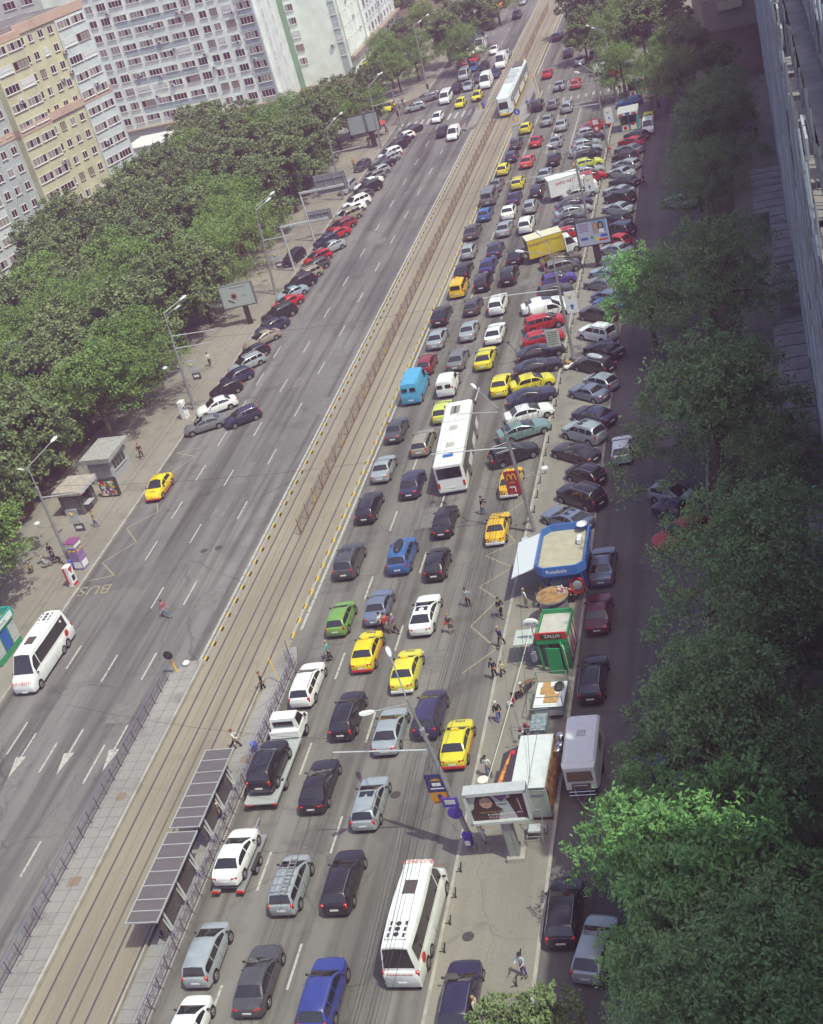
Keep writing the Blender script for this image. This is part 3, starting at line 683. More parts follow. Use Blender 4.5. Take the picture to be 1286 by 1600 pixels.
for side, x, y, proto, mt, s in TREES:
    cnt[side] = cnt.get(side, 0) + 1
    kind = ('dark leafy', 'bright green', 'shaded', 'fresh green')[mt]
    lab = {'L': '%s plane-like tree in the belt left of the pavement, %s from the near end', 'F': '%s tree in the far belt behind the left crossing, %s from near', 'R': '%s tree between side road and scaffolded building, %s from the near end', 'T': '%s tree over the far right road end, %s from near'}[side] % (kind, ORD(cnt[side]))
    tree(x, y, proto, mt, lab, s, min(1, (1.32 if side == 'R' else 1.15) / s), group={'L': 'trees beside the left pavement', 'F': 'trees beyond the left crossing', 'R': 'trees in front of the scaffolded building', 'T': 'trees over the far right road'}[side])
sh = [(-17.2, 41.2, 'pale green bushy shrub leaning over the pavement corner at the bottom edge'), (-14.9, 41.9, 'low leafy shrub beside the side-road kerb at the bottom edge'), (-66.5, 243.5, 'small roadside bush behind the parked yellow cab at the left crossing')]
for x, y, l in sh: tree(x, y, 6, 0, l, 1.25, name='shrub', cat='shrub')

# ------------------------------------------------------------------ vehicles
PAINT = dict(white=(.74, .76, .77), silver=(.36, .40, .43), grey=(.20, .205, .215), dgrey=(.085, .085, .095), black=(.022, .018, .024), navy=(.035, .035, .075), blue=(.04, .12, .33), blue2=(.03, .04, .16), red=(.42, .02, .025), coral=(.55, .09, .08), darkred=(.23, .03, .035), maroon=(.12, .02, .03), yellow=(.66, .58, .03), yellowgreen=(.55, .60, .10), taxi=(.72, .56, .01), taxiw=(.66, .60, .05), taxir=(.66, .58, .03), taxiy=(.72, .44, .01), taxiyellow=(.72, .44, .01), beige=(.34, .30, .24), paleblue=(.33, .42, .50), bluegrey=(.17, .20, .29), greengrey=(.24, .28, .27), teal=(.20, .31, .31), green=(.16, .30, .07), cyan=(.07, .36, .60), purple=(.045, .035, .10), indigo=(.035, .05, .24), indigodark=(.028, .022, .06), violet=(.07, .045, .26), brown=(.10, .075, .06), orange=(.6, .16, .02), redwhite=(.5, .05, .04))
CW = dict(dgrey='dark grey', navy='dark navy', blue2='dark blue', darkred='dark red', taxi='yellow', taxiw='yellow', taxir='yellow', taxiy='amber yellow', taxiyellow='amber yellow', paleblue='pale blue', bluegrey='blue-grey', greengrey='grey-green', teal='pale teal', cyan='sky blue', indigodark='violet-black', yellowgreen='lime yellow', redwhite='red and white', indigo='bright indigo')
TW = dict(sedan='saloon', logan='saloon cab', hatch='hatchback', wagon='estate car', suv='off-roader', mpv='people carrier', combi='small panel van', minivan='minivan', tvan='minibus', bvan='van', lvan='tall van', cmini='long minibus')
def paint(c):
    return pmat('car_paint_' + c, PAINT[c], .3 if c not in ('white',) else .35, .25 if c in ('silver', 'grey', 'dgrey', 'bluegrey', 'paleblue', 'teal', 'beige') else 0.0, coat=.55, spec=.5, noise=.09, nscale=1.3)
# L W H belt hoodz tail  wb wt rt rb  troof  kind
SP = dict(
 sedan=(4.55, 1.78, 1.45, .93, .74, 1.0, .98, .22, -1.05, -1.68, .70),
 logan=(4.28, 1.74, 1.52, .95, .80, 1.02, .95, .32, -1.02, -1.52, .74),
 hatch=(4.02, 1.72, 1.48, .96, .80, .96, .98, .28, -1.45, -1.84, .72),
 wagon=(4.58, 1.78, 1.48, .95, .76, .95, .98, .28, -1.75, -2.14, .74),
 suv=(4.5, 1.86, 1.70, 1.10, .98, 1.08, 1.05, .45, -1.72, -2.10, .76),
 mpv=(4.3, 1.76, 1.62, 1.02, .86, 1.0, 1.28, .45, -1.72, -2.02, .76),
 combi=(4.2, 1.76, 1.82, 1.05, .85, 1.1, 1.15, .50, -1.98, -2.06, .86),
 minivan=(4.2, 1.76, 1.80, 1.02, .85, 1.05, 1.15, .50, -1.95, -2.05, .84),
 tvan=(5.0, 1.92, 1.98, 1.15, .98, 1.2, 1.85, 1.05, -2.35, -2.45, .86),
 bvan=(5.3, 1.98, 2.45, 1.25, 1.02, 1.3, 1.85, 1.15, -2.52, -2.62, .86),
 lvan=(5.9, 2.02, 2.65, 1.3, 1.05, 1.3, 2.1, 1.35, -2.80, -2.90, .88),
 cmini=(7.7, 2.05, 2.85, 1.35, 1.05, 1.35, 3.1, 2.3, -3.45, -3.70, .84))
SP['sedanb'] = (4.78, 1.84, 1.42, .92, .72, .99, .88, .0, -1.15, -1.95, .68)
SP['sedanc'] = (4.32, 1.70, 1.42, .92, .78, .97, .85, .28, -.85, -1.35, .74)
SP['hatchb'] = (3.80, 1.66, 1.50, .98, .84, .98, 1.12, .35, -1.25, -1.78, .74)
SP['hatchc'] = (4.25, 1.78, 1.46, .96, .76, 1.0, .90, .15, -1.35, -2.0, .70)
VAR = dict(sedan=('sedan', 'sedanb', 'sedanc', 'sedan', 'sedanb'), hatch=('hatch', 'hatchb', 'hatchc'))
for k_ in ('sedan', 'sedanb', 'sedanc', 'logan', 'hatch', 'hatchb', 'hatchc', 'wagon', 'suv', 'mpv', 'minivan', 'combi'):
    q_ = list(SP[k_]); q_[6] += .13; q_[7] -= .16
    if 'sedan' in k_: q_[8] += .06
    q_[2] -= .02; SP[k_] = tuple(q_)
class Shape:
    def __init__(s, t):
        (s.L, s.W, s.H, s.belt, s.hood, s.tail, s.wb, s.wt, s.rt, s.rb, s.tr) = SP[t]; s.t = t
        s.r = .31 if s.H < 1.6 else .345 if s.H < 2 else .36
        s.yf = s.L / 2 - (.80 if t not in ('bvan', 'lvan', 'cmini', 'tvan') else .95); s.yr = -s.L / 2 + (.82 if s.L < 4.4 else .95 if s.L < 5.5 else 1.55)
    def w(s, y):
        e = max(0, abs(y) - (s.L / 2 - .95)) / .95; k = .33 if y > 0 else .2
        if s.t in ('lvan', 'bvan', 'cmini', 'tvan', 'combi', 'minivan'): k = .15 if y > 0 else .04
        return s.W / 2 * (1 - k * e ** 2.7)
    def ztop(s, y):
        h = s.L / 2
        if y > s.wb:
            t = (y - s.wb) / (h - s.wb); return s.belt + .02 - (s.belt - s.hood) * t ** 1.5 - .2 * max(0, (t - .68) / .32) ** 1.7
        if y < s.rb:
            t = (s.rb - y) / max(.01, (h + s.rb)); return s.tail - .03 * t - .12 * max(0, (t - .7) / .3) ** 2
        f = (y - s.rb) / (s.wb - s.rb); return s.tail + (s.belt + .02 - s.tail) * min(1, f * 1.5)
    def zb(s, y):
        z = .2 + .12 * max(0, (abs(y) - (s.L / 2 - .5)) / .5) ** 2
        for a in (s.yf, s.yr):
            ra = s.r + .055
            if abs(y - a) < ra: z = max(z, s.r + math.sqrt(ra * ra - (y - a) ** 2))
        return z
    def zr(s, y):
        Hr = s.H - .035
        if y > s.wt: t = (s.wb - y) / (s.wb - s.wt); b = s.ztop(s.wb); t = max(0, min(1, t)); return b + (Hr - b) * (.82 * t + .18 * math.sin(t * PI / 2))
        if y < s.rt: t = (y - s.rb) / (s.rt - s.rb); b = s.ztop(s.rb); t = max(0, min(1, t)); return b + (Hr - b) * (.75 * t + .25 * math.sin(t * PI / 2))
        m = (s.wt + s.rt) / 2; k = (y - m) / ((s.wt - s.rt) / 2); return s.H - .035 * k * k
    def sec(s, y):
        """greenhouse section: belt corner, shoulder, roof edge, roof centre"""
        b = s.ztop(y); z = s.zr(y); t = max(0, (z - b) / (s.H - s.belt)); wb_ = s.w(y) * .945; u_ = (y - (s.wt + s.rt) / 2) / (s.L / 2); wr = s.W / 2 * s.tr * (1 - .22 * u_ * u_)
        # blunt taper toward the ends of the cabin
        q1 = (wb_ - (wb_ - wr - .03) * min(1, t), b + (z - b) * .86); q2 = (q1[0] - .07 * min(1, t * 1.5), b + (z - b) * .97); return (wb_, b), q1, q2, (0, z + .025 * min(1, t * 2))
def shell(s):
    m = MB(); h = s.L / 2
    ys = set(np.round(np.linspace(-h, h, 19), 3)) | {h - .06, -h + .06, h - .18, -h + .15, s.wb, s.rb}
    for a in (s.yf, s.yr):
        for k in (-1, -.93, -.72, -.4, 0, .4, .72, .93, 1): ys.add(round(a + k * (s.r + .055), 3))
    ys = sorted(ys, reverse=True); ys = [y for i, y in enumerate(ys) if i == 0 or ys[i - 1] - y > .015 or i == len(ys) - 1]; rows = []
    for y in ys:
        w, zt, zb = s.w(y), s.ztop(y), s.zb(y)
        if abs(y) > h - .03: w *= .965; zt -= .05; zb += .05
        mid = .2 + (zt - .2) * .55; mid = max(mid, zb + .02)
        half = [(w * .94, zb), (w * .985, max(zb + .01, .32)), (w, max(mid, zb + .03)), (w * .985, zt - .13 if zt - .13 > zb + .05 else zb + .05), (w * .94, zt - .02), (w * .62, zt + .02), (0, zt + .035)]
        rows.append([(x, y, z) for x, z in half] + [(-x, y, z) for x, z in half[-2::-1]])
    n = len(rows[0]); vs = [p for r_ in rows for p in r_]; fs = []; ms = []
    for i in range(len(rows) - 1):
        for j in range(n - 1):
            fs.append((i * n + j, i * n + j + 1, (i + 1) * n + j + 1, (i + 1) * n + j)); ms.append(1 if j in (0, n - 2) and rows[i][1 if j == 0 else 1][2] < .36 else 0)
        fs.append((i * n, (i + 1) * n, (i + 1) * n + n - 1, i * n + n - 1)); ms.append(1)
    fs.append(tuple(range(n - 1, -1, -1))); ms.append(0); b = (len(rows) - 1) * n; fs.append(tuple(range(b, b + n))); ms.append(0)
    m.v += vs; m.f += fs; m.m += ms
    # dark grille and rear bumper inserts, door seams
    m.box((0, h - .035, .46), (s.W * .62, .05, .12), mi=1); m.box((0, -h + .03, .36), (s.W * .7, .05, .09), mi=1)
    for yy in ((s.wb + s.rb) / 2 + .12, s.wb - .1):
        for sx in (-1, 1): m.box((sx * (s.w(yy) - .004), yy, .62), (.02, .018, .5), mi=1)
    # greenhouse
    ys = list(np.linspace(s.wb, s.wt, 5)) + list(np.linspace(s.wt, s.rt, 6))[1:] + list(np.linspace(s.rt, s.rb, 5))[1:]
    rows = []
    for y in ys:
        q = s.sec(y); half = [(q[0][0], q[0][1] - .03)] + list(q[1:]); rows.append([(x, y, z) for x, z in half] + [(-x, y, z) for x, z in half[-2::-1]])
    n = 7; o = len(m.v); m.v += [p for r_ in rows for p in r_]
    for i in range(len(rows) - 1):
        for j in range(n - 1): m.f.append((o + i * n + j, o + i * n + j + 1, o + (i + 1) * n + j + 1, o + (i + 1) * n + j)); m.m.append(0)
    b = o + (len(rows) - 1) * n; m.f.append(tuple(range(b, b + n))); m.m.append(0)
    return m
def screen(s, ya, yb, t0, t1, sgn):
    m = MB(); n = 5; g = []
    for i in range(n):
        y = ya + (yb - ya) * (t0 + (t1 - t0) * i / (n - 1)); q = s.sec(y); x2, z2 = q[2]; zc = q[3][1]; row = []
        for k in (-1, -.9, -.45, 0, .45, .9, 1):
            x = k * (x2 - .045); z = z2 + (zc - z2) * (1 - abs(x) / max(x2, .1)); row.append((x, y + sgn * .012, z + .016))
        g.append(row)
    vs = [p for r_ in g for p in r_]
    return m.add(vs, [(i * 7 + j, i * 7 + j + 1, (i + 1) * 7 + j + 1, (i + 1) * 7 + j) for i in range(n - 1) for j in range(6)])
def sideglass(s, ya, yb, sx):
    m = MB(); g = []
    for i in range(5):
        y = ya + (yb - ya) * i / 4; q = s.sec(y); (x0, z0), (x1, z1) = q[0], q[1]; row = []
        for f in (.14, .5, .93): row.append((sx * (x0 + (x1 - x0) * f + .014), y, z0 + (z1 - z0) * f))
        g.append(row)
    vs = [p for r_ in g for p in r_]
    return m.add(vs, [(i * 3 + j, i * 3 + j + 1, (i + 1) * 3 + j + 1, (i + 1) * 3 + j) for i in range(4) for j in range(2)])
PROTO = {}
def proto(t):
    if t in PROTO: return PROTO[t]
    s = Shape(t); h = s.L / 2; parts = []
    def P(name, mb, mats, parent=None, smooth=38): o = mb.build(name, mats, smooth=smooth, link=False); parts.append((o, parent)); return o
    P('body', shell(s), [paint('white'), PLAST])
    P('windscreen', screen(s, s.wb, s.wt, .07, .95, 1), GLASS)
    van = t in ('combi', 'bvan', 'lvan')
    if van:
        m = MB()
        for sx in (-1, 1): m.box((sx * .42, s.rb - .012, s.H * .74), (.55, .05, .36))
        P('rear_window', m, GLASS)
        rng = [(s.wb - .35, s.wt - .55)]
    else:
        P('rear_window', screen(s, s.rb, s.rt, .12, .9, -1) if s.rt - s.rb > .2 else MB().box((0, s.rb - .015, s.belt + (s.H - s.belt) * .55), (s.W * .62, .05, (s.H - s.belt) * .55)), GLASS)
        f = s.wb - .38 * (s.wb - s.wt) - .05; r_ = s.rb + (s.rt - s.rb) * (.45 if t in ('sedan', 'logan', 'sedanb', 'sedanc') else .75); mid = (s.wb + s.rb) / 2 + .1
        rng = [(f, mid + .04), (mid - .04, r_)] if s.L < 4.7 else [(f, mid + 1.0), (mid + .92, mid - .3), (mid - .38, r_)]
        if t in ('wagon', 'suv', 'mpv', 'minivan') : rng = [(f, mid + .14), (mid + .06, mid - .72), (mid - .80, r_)]
        if t == 'cmini': rng = [(f, s.wt - .35), (s.wt - .45, s.rt + .25)]
    for a, b in rng:
        for sx in (-1, 1): P('side_window', sideglass(s, a, b, sx), GLASS)
    ty = MB(); ty.tube((-.105, 0, 0), (.105, 0, 0), s.r, n=18); ri = MB(); ri.tube((.09, 0, 0), (.112, 0, 0), s.r * .66, s.r * .62, n=14)
    for k in range(5): a = 2 * PI * k / 5; ri.box((.116, math.cos(a) * s.r * .36, math.sin(a) * s.r * .36), (.012, .05, .05), mi=1)
    ty = ty.mesh('wheel', BLACK, 35); ri = ri.mesh('rim', [RIM, DARK], 35)
    ws = [(sx, y) for y in (s.yf, s.yr) for sx in (-1, 1)]
    if t == 'cmini': ws += [(sx, s.yr + .85) for sx in (-1, 1)]
    for sx, y in ws:
        o = bpy.data.objects.new('wheel', ty); o.location = (sx * (s.W / 2 - .10), y, s.r); o.rotation_euler = (0, 0, 0 if sx > 0 else PI); parts.append((o, None))
        q = bpy.data.objects.new('rim', ri); parts.append((q, o))
    tall = t not in ('sedan', 'logan', 'sedanb', 'sedanc')
    for sx in (-1, 1):
        m = MB(); wf = s.w(h - .15)
        m.rbox((sx * (wf - .17), h - .2, s.hood - .13), (.4, .2, .14), .04, rz=-sx * .5); P('headlight', m, HEADL, smooth=0)
        m = MB(); wr = s.w(-h + .1)
        if tall: m.rbox((sx * (wr - .07), -h + .13, s.tail - .12 if not van else 1.1), (.17, .17, .34), .03)
        else: m.rbox((sx * (wr - .15), -h + .12, s.tail - .17), (.36, .2, .14), .03, rz=sx * .3)
        P('tail_light', m, REDL, smooth=0)
        m = MB(); yy = s.wb - .32; m.rbox((sx * (s.w(yy) + .09), yy, s.belt + .06), (.2, .1, .14), .03); P('wing_mirror', m, PLAST, smooth=0)
    m = MB(); m.box((0, -h - .008, .62 if not tall else .68), (.5, .02, .115)); P('number_plate', m, PLATE, smooth=0)
    m = MB(); m.box((0, h + .006, .38), (.5, .02, .11)); P('number_plate', m, PLATE, smooth=0)
    PROTO[t] = (s, parts); return PROTO[t]
VEH = {}
def place(t, color, x, y, az, label, cat='car', group=None, z=0.0, extra='', name=None, far=False, pitch=0):
    rv = random.Random(int(abs(x) * 97 + abs(y) * 31)); t0 = t; t = rv.choice(VAR[t]) if t in VAR and az != 88.5 else t
    s, parts = proto(t); t, tv = t0, t
    nm = name or dict(sedan='saloon_car', logan='saloon_car', hatch='hatchback_car', wagon='estate_car', suv='off_road_car', mpv='people_carrier', combi='panel_van', minivan='minivan', tvan='minibus', bvan='van', lvan='van', cmini='minibus')[t]
    if 'taxi' in color: nm = 'taxi'
    r = thing(nm, label, cat, (x, y, z), R(az) - PI / 2, group); mp = {}
    jl = rv.uniform(-.03, .03); r.scale = (1 + rv.uniform(-.02, .02), 1 + jl, 1 + rv.uniform(-.03, .03))
    if pitch: r.rotation_euler = (R(pitch), 0, R(az) - PI / 2)
    for o, par in parts:
        if far and o.name.split('.')[0] in ('number_plate', 'rim'): continue
        c = o.copy(); COL.objects.link(c); mp[o] = c; c.parent = mp[par] if par else r
        if c.name.split('.')[0] == 'body':
            c.material_slots[0].link = 'OBJECT'; c.material_slots[0].material = paint(color)
            if color in ('taxiw', 'taxiy'): c.material_slots[1].link = 'OBJECT'; c.material_slots[1].material = WHITE
            if color in ('taxi', 'taxir'): c.material_slots[1].link = 'OBJECT'; c.material_slots[1].material = RED
    h = s.L / 2
    if 'taxi' in color or 'T' in extra:
        MB().rbox((0, .15, s.H + .05), (.52, .17, .12), .03).build('taxi_sign', YEL if 'taxi' in color else WHITE, r)
    if color in ('taxiw', 'taxir', 'taxi', 'taxiy'):
        m = MB(); mt = WHITE if color in ('taxiw', 'taxiy') else RED; m.rbox((0, -h + .05, .42), (s.W * .9, .16, .26), .05); m.build('rear_bumper', mt, r)
        MB().rbox((0, h - .06, .40), (s.W * .84, .16, .22), .05).build('front_bumper', mt, r)
        if color in ('taxi', 'taxir'):
            for sx in (-1, 1): MB().box((sx * (s.W / 2 + .003), -.1, .5), (.014, 2.2, .10)).build('side_stripe', RED, r)
        text_obj('bonnet_number', '9403' if color != 'taxi' else '9986', .34, NAVY, r, (0, h - .55, s.ztop(h - .55) + .05), (R(-7), 0, 0 if az > 0 else PI), .003)
    if 'R' in extra or (t in ('wagon', 'suv') and 'N' not in extra):
        for sx in (-1, 1): MB().path([(sx * (s.W / 2 * s.tr - .02), s.wt - .1, s.H - .03), (sx * (s.W / 2 * s.tr - .02), s.wt - .25, s.H + .04), (sx * (s.W / 2 * s.tr - .02), s.rt + .2, s.H + .03), (sx * (s.W / 2 * s.tr - .02), s.rt + .05, s.H - .03)], .022, 5).build('roof_rail', CHROME if color not in ('white',) else PLAST, r)
    if 'S' in extra: MB().box((0, s.wt - .38, s.H + .002), (s.W * .5, .5, .02)).build('sunroof', GLASS, r)
    if 'P' in extra: MB().box((0, (s.wt + s.rt) / 2 + .15, s.H + .002), (s.W * .52, 1.3, .03)).build('glass_roof', GLASS, r)
    if 'B' in extra: MB().ell((0, -.35, s.H + .1), (.36, 1.0, .24), 14, 6, z0=-.3).build('roof_box', PLAST if color != 'black' else LGREY, r, smooth=50)
    if 'X' in extra:
        for yy in (.1, -.9): MB().box((0, yy, s.H + .04), (s.W * .72, .05, .05)).build('roof_bar', CHROME, r)
    if 'L' in extra:
        rk = MB()
        for yy in (.25, -.4, -1.05, -1.6): rk.box((0, yy, s.H + .05), (s.W * .7, .05, .04))
        for xx in (-.55, -.3, 0): rk.tube((xx, .35, s.H + .07), (xx, -1.75, s.H + .07), .02, n=5)
        rk.build('roof_rack', GREYM, r)
        ld = MB()
        for xx in (.12, .5): ld.box((xx, -.55, s.H + .13), (.05, 2.9, .07))
        for k in range(10): ld.box((.31, .75 - k * .29, s.H + .13), (.34, .05, .04))
        for xx in (.12, .5): ld.box((xx, .95, s.H + .13), (.055, .1, .075), mi=1)
        ld.build('ladder', [GREYM, ORNG], r)
    VEH[(t, round(x, 1), round(y, 1))] = r
    return r
ROW = dict(A='angled row on the left pavement', C='nose-in row on the right kerb', D='row between bollards and side road')
CARS = [
('A', 'sedan', 'grey', -58.7, 117.7, -158.0, ''),
('A', 'sedan', 'white', -58.8, 121.9, -150.0, ''),
('A', 'hatch', 'black', -59.0, 125.8, -140.0, ''),
('A', 'hatch', 'navy', -58.7, 128.9, -138.0, ''),
('A', 'wagon', 'silver', -58.6, 132.4, -136.0, ''),
('A', 'hatch', 'black', -58.5, 135.1, -135, ''),
('A', 'sedan', 'beige', -58.8, 139.3, -135, ''),
('A', 'sedan', 'navy', -58.5, 142.7, -135, ''),
('A', 'suv', 'black', -58.6, 146.4, -135, ''),
('A', 'sedan', 'red', -58.6, 150.1, -135, ''),
('A', 'sedan', 'paleblue', -58.9, 153.3, -135, ''),
('A', 'suv', 'black', -58.5, 156.3, -135, ''),
('A', 'wagon', 'beige', -58.4, 159.1, -135, ''),
('A', 'hatch', 'dgrey', -58.0, 162.1, -135, ''),
('A', 'hatch', 'red', -58.5, 165.4, -135, ''),
('A', 'sedan', 'silver', -57.6, 168.8, -135, ''),
('A', 'hatch', 'navy', -58.9, 171.9, -135, ''),
('A', 'sedan', 'red', -58.2, 174.1, -135, ''),
('A', 'wagon', 'darkred', -58.1, 177.7, -135, ''),
('A', 'suv', 'beige', -58.0, 181.4, -135, ''),
('A', 'sedan', 'white', -58.2, 184.6, -135, ''),
('A', 'suv', 'white', -58.0, 187.3, -135, ''),
('A', 'hatch', 'dgrey', -58.2, 190.6, -135, ''),
('A', 'suv', 'black', -57.7, 193.9, -135, ''),
('A', 'sedan', 'white', -58.3, 196.8, -135, ''),
('A', 'hatch', 'grey', -58.0, 199.8, -135, ''),
('A', 'hatch', 'silver', -58.0, 202.7, -135, ''),
('A', 'sedan', 'black', -58.1, 206.0, -135, ''),
('A', 'wagon', 'silver', -57.7, 208.8, -135, ''),
('A', 'mpv', 'white', -57.9, 211.7, -135, ''),
('A', 'wagon', 'black', -57.8, 215.6, -135, ''),
('A', 'hatch', 'navy', -57.4, 218.2, -135, ''),
('A', 'hatch', 'white', -57.2, 221.0, -135, ''),
('A', 'sedan', 'black', -57.0, 224.7, -135, ''),
('L', 'hatch', 'navy', -54.6, 118.1, -146.0, ''),
('L', 'hatch', 'dgrey', -61.8, 208.1, -105.0, ''),
('L', 'suv', 'silver', -61.7, 197.0, -100.0, ''),
('L', 'mpv', 'black', -62.4, 167.3, -105.0, ''),
('L', 'hatch', 'silver', -59.2, 241.1, -165.0, ''),
('L', 'wagon', 'grey', -58.1, 246.4, -160.0, ''),
('L', 'sedan', 'dgrey', -57.0, 248.2, -150.0, ''),
('M', 'logan', 'taxi', -59.2, 104.9, -90.0, ''),
('M', 'hatch', 'white', -52.9, 229.6, -92.0, ''),
('M', 'hatch', 'black', -50.3, 219.1, -92.0, ''),
('M', 'combi', 'white', -47.8, 215.9, -92.0, ''),
('M', 'logan', 'yellow', -65.1, 246.1, -95.0, ''),
('M', 'tvan', 'white', -53.6, 242.8, -90.0, ''),
('M', 'hatch', 'yellow', -50.0, 236.9, -92.0, ''),
('M', 'hatch', 'yellow', -47.3, 239.4, -90.0, ''),
('M', 'hatch', 'black', -52.6, 248.8, -90.0, ''),
('M', 'sedan', 'silver', -50.4, 249.2, -90.0, ''),
('M', 'bvan', 'white', -46.8, 248.1, -90.0, ''),
('M', 'hatch', 'dgrey', -49.3, 253.9, -90.0, ''),
('M', 'tvan', 'silver', -52.6, 258.7, -90.0, ''),
('M', 'hatch', 'blue', -51.8, 264.6, -90.0, ''),
('M', 'hatch', 'black', -49.3, 262.8, -90.0, ''),
('M', 'sedan', 'navy', -46.0, 254.5, -90.0, ''),
('M', 'bvan', 'white', -45.8, 262.2, -90.0, ''),
('M', 'hatch', 'silver', -45.9, 269.1, -90.0, ''),
('M', 'hatch', 'red', -52.7, 272.2, -90.0, ''),
('M', 'lvan', 'white', -52.7, 282.1, -90.0, ''),
('M', 'sedan', 'white', -49.2, 276.5, -90.0, ''),
('M', 'sedan', 'white', -55.0, 279.2, -60.0, ''),
('M', 'hatch', 'silver', -55.4, 287.6, -55.0, ''),
('M', 'sedan', 'silver', -54.9, 294.3, -55.0, ''),
('M', 'suv', 'black', -54.4, 303.2, -60.0, ''),
('M', 'hatch', 'red', -54.9, 309.0, -60.0, ''),
('M', 'suv', 'black', -55.4, 317.7, -50.0, ''),
('M', 'lvan', 'orange', -54.0, 327.5, -90.0, ''),
('M', 'suv', 'black', -48.4, 309.0, -90.0, ''),
('M', 'sedan', 'silver', -48.9, 324.7, -90.0, ''),
('M', 'hatch', 'darkred', -55.1, 270.6, -75.0, ''),
('B', 'sedan', 'black', -36.4, 276.1, 90, ''),
('B', 'sedan', 'navy', -32.7, 268.4, 90, ''),
('B', 'hatch', 'black', -33.3, 276.8, 90, ''),
('B', 'hatch', 'navy', -32.6, 258.5, 90, ''),
('B', 'sedan', 'silver', -29.7, 250.1, 90, ''),
('B', 'hatch', 'navy', -27.3, 252.8, 90, ''),
('B', 'sedan', 'red', -35.2, 245.2, 90, ''),
('B', 'sedan', 'silver', -32.0, 234.4, 90, ''),
('B', 'hatch', 'redwhite', -29.1, 232.7, 90, ''),
('B', 'suv', 'black', -34.7, 223.3, 90, ''),
('B', 'hatch', 'grey', -32.0, 222.3, 90, ''),
('B', 'mpv', 'silver', -29.3, 218.3, 90, ''),
('B', 'sedan', 'greengrey', -32.0, 212.8, 90, ''),
('B', 'logan', 'silver', -29.3, 207.8, 90, ''),
('B', 'hatch', 'yellow', -35.2, 210.8, 90, ''),
('B', 'sedan', 'red', -32.6, 201.7, 90, ''),
('B', 'sedan', 'silver', -29.3, 199.4, 90, ''),
('B', 'sedan', 'coral', -32.9, 192.0, 90, ''),
('B', 'hatch', 'black', -28.8, 190.1, 90, ''),
('B', 'sedan', 'paleblue', -29.5, 183.8, 90, ''),
('B', 'hatch', 'dgrey', -35.8, 202.6, 90, ''),
('B', 'hatch', 'navy', -35.7, 196.1, 90, ''),
('B', 'hatch', 'yellow', -36.2, 190.2, 90, ''),
('B', 'hatch', 'yellow', -33.1, 182.2, 90, 'X'),
('B', 'sedan', 'grey', -36.3, 183.1, 90, ''),
('B', 'tvan', 'grey', -36.5, 177.7, 90, ''),
('B', 'hatch', 'blue', -36.2, 170.9, 90, ''),
('B', 'sedan', 'dgrey', -37.0, 164.6, 90, ''),
('B', 'hatch', 'silver', -36.3, 157.0, 90, ''),
('B', 'sedan', 'black', -36.0, 150.6, 90, ''),
('B', 'minivan', 'taxiyellow', -35.6, 144.7, 90, ''),
('B', 'sedan', 'purple', -32.8, 175.3, 90, ''),
('B', 'logan', 'white', -32.8, 169.6, 90, ''),
('B', 'sedan', 'silver', -32.6, 163.5, 90, ''),
('B', 'sedan', 'navy', -32.8, 155.9, 90, ''),
('B', 'sedan', 'blue2', -33.0, 150.9, 90, ''),
('B', 'mpv', 'black', -32.8, 145.3, 90, ''),
('B', 'wagon', 'black', -29.8, 176.7, 90, ''),
('B', 'hatch', 'silver', -30.0, 170.3, 90, ''),
('B', 'suv', 'white', -29.7, 163.0, 90, ''),
('B', 'sedan', 'black', -29.8, 152.5, 90, ''),
('B', 'suv', 'black', -29.8, 145.9, 90, ''),
('B', 'sedan', 'black', -36.5, 137.3, 90, ''),
('B', 'hatch', 'dgrey', -33.0, 138.4, 90, ''),
('B', 'suv', 'white', -30.0, 137.5, 90, ''),
('B', 'sedan', 'silver', -35.8, 130.7, 90, ''),
('B', 'sedan', 'silver', -32.4, 131.4, 90, ''),
('B', 'sedan', 'white', -29.3, 129.6, 90, ''),
('B', 'hatch', 'darkred', -35.8, 124.2, 90, ''),
('B', 'sedan', 'grey', -32.5, 124.3, 90, ''),
('B', 'sedan', 'yellow', -29.5, 123.5, 90, ''),
('B', 'bvan', 'cyan', -35.9, 118.4, 90, ''),
('B', 'combi', 'white', -32.5, 118.2, 90, ''),
('B', 'logan', 'yellow', -26.9, 116.3, 90, ''),
('B', 'hatch', 'yellowgreen', -32.1, 112.3, 90, ''),
('B', 'sedan', 'dgrey', -36.2, 109.9, 90, ''),
('B', 'wagon', 'beige', -33.0, 106.5, 90, ''),
('B', 'sedan', 'silver', -35.9, 102.4, 90, ''),
('B', 'logan', 'navy', -32.5, 98.8, 90, ''),
('B', 'wagon', 'black', -35.8, 95.7, 90, ''),
('B', 'sedan', 'black', -28.4, 91.7, 90, ''),
('B', 'suv', 'dgrey', -35.6, 87.2, 90, 'S'),
('B', 'suv', 'blue', -31.1, 87.0, 90, 'B'),
('B', 'hatch', 'black', -27.9, 85.2, 90, ''),
('B', 'hatch', 'green', -34.4, 79.2, 90, ''),
('B', 'sedan', 'bluegrey', -31.6, 80.2, 90, ''),
('B', 'sedan', 'white', -27.7, 78.6, 90, 'S'),
('B', 'logan', 'taxi', -31.3, 74.7, 90, ''),
('B', 'logan', 'taxiw', -27.8, 71.9, 90, ''),
('B', 'wagon', 'white', -35.0, 71.4, 90, 'R'),
('B', 'wagon', 'black', -31.1, 67.6, 90, ''),
('B', 'sedan', 'silver', -27.7, 65.6, 90, ''),
('B', 'mpv', 'purple', -25.2, 66.9, 90, ''),
('B', 'logan', 'taxir', -22.9, 63.8, 90, ''),
('B', 'sedan', 'black', -31.4, 60.8, 90, ''),
('B', 'wagon', 'silver', -27.6, 58.9, 90, 'S'),
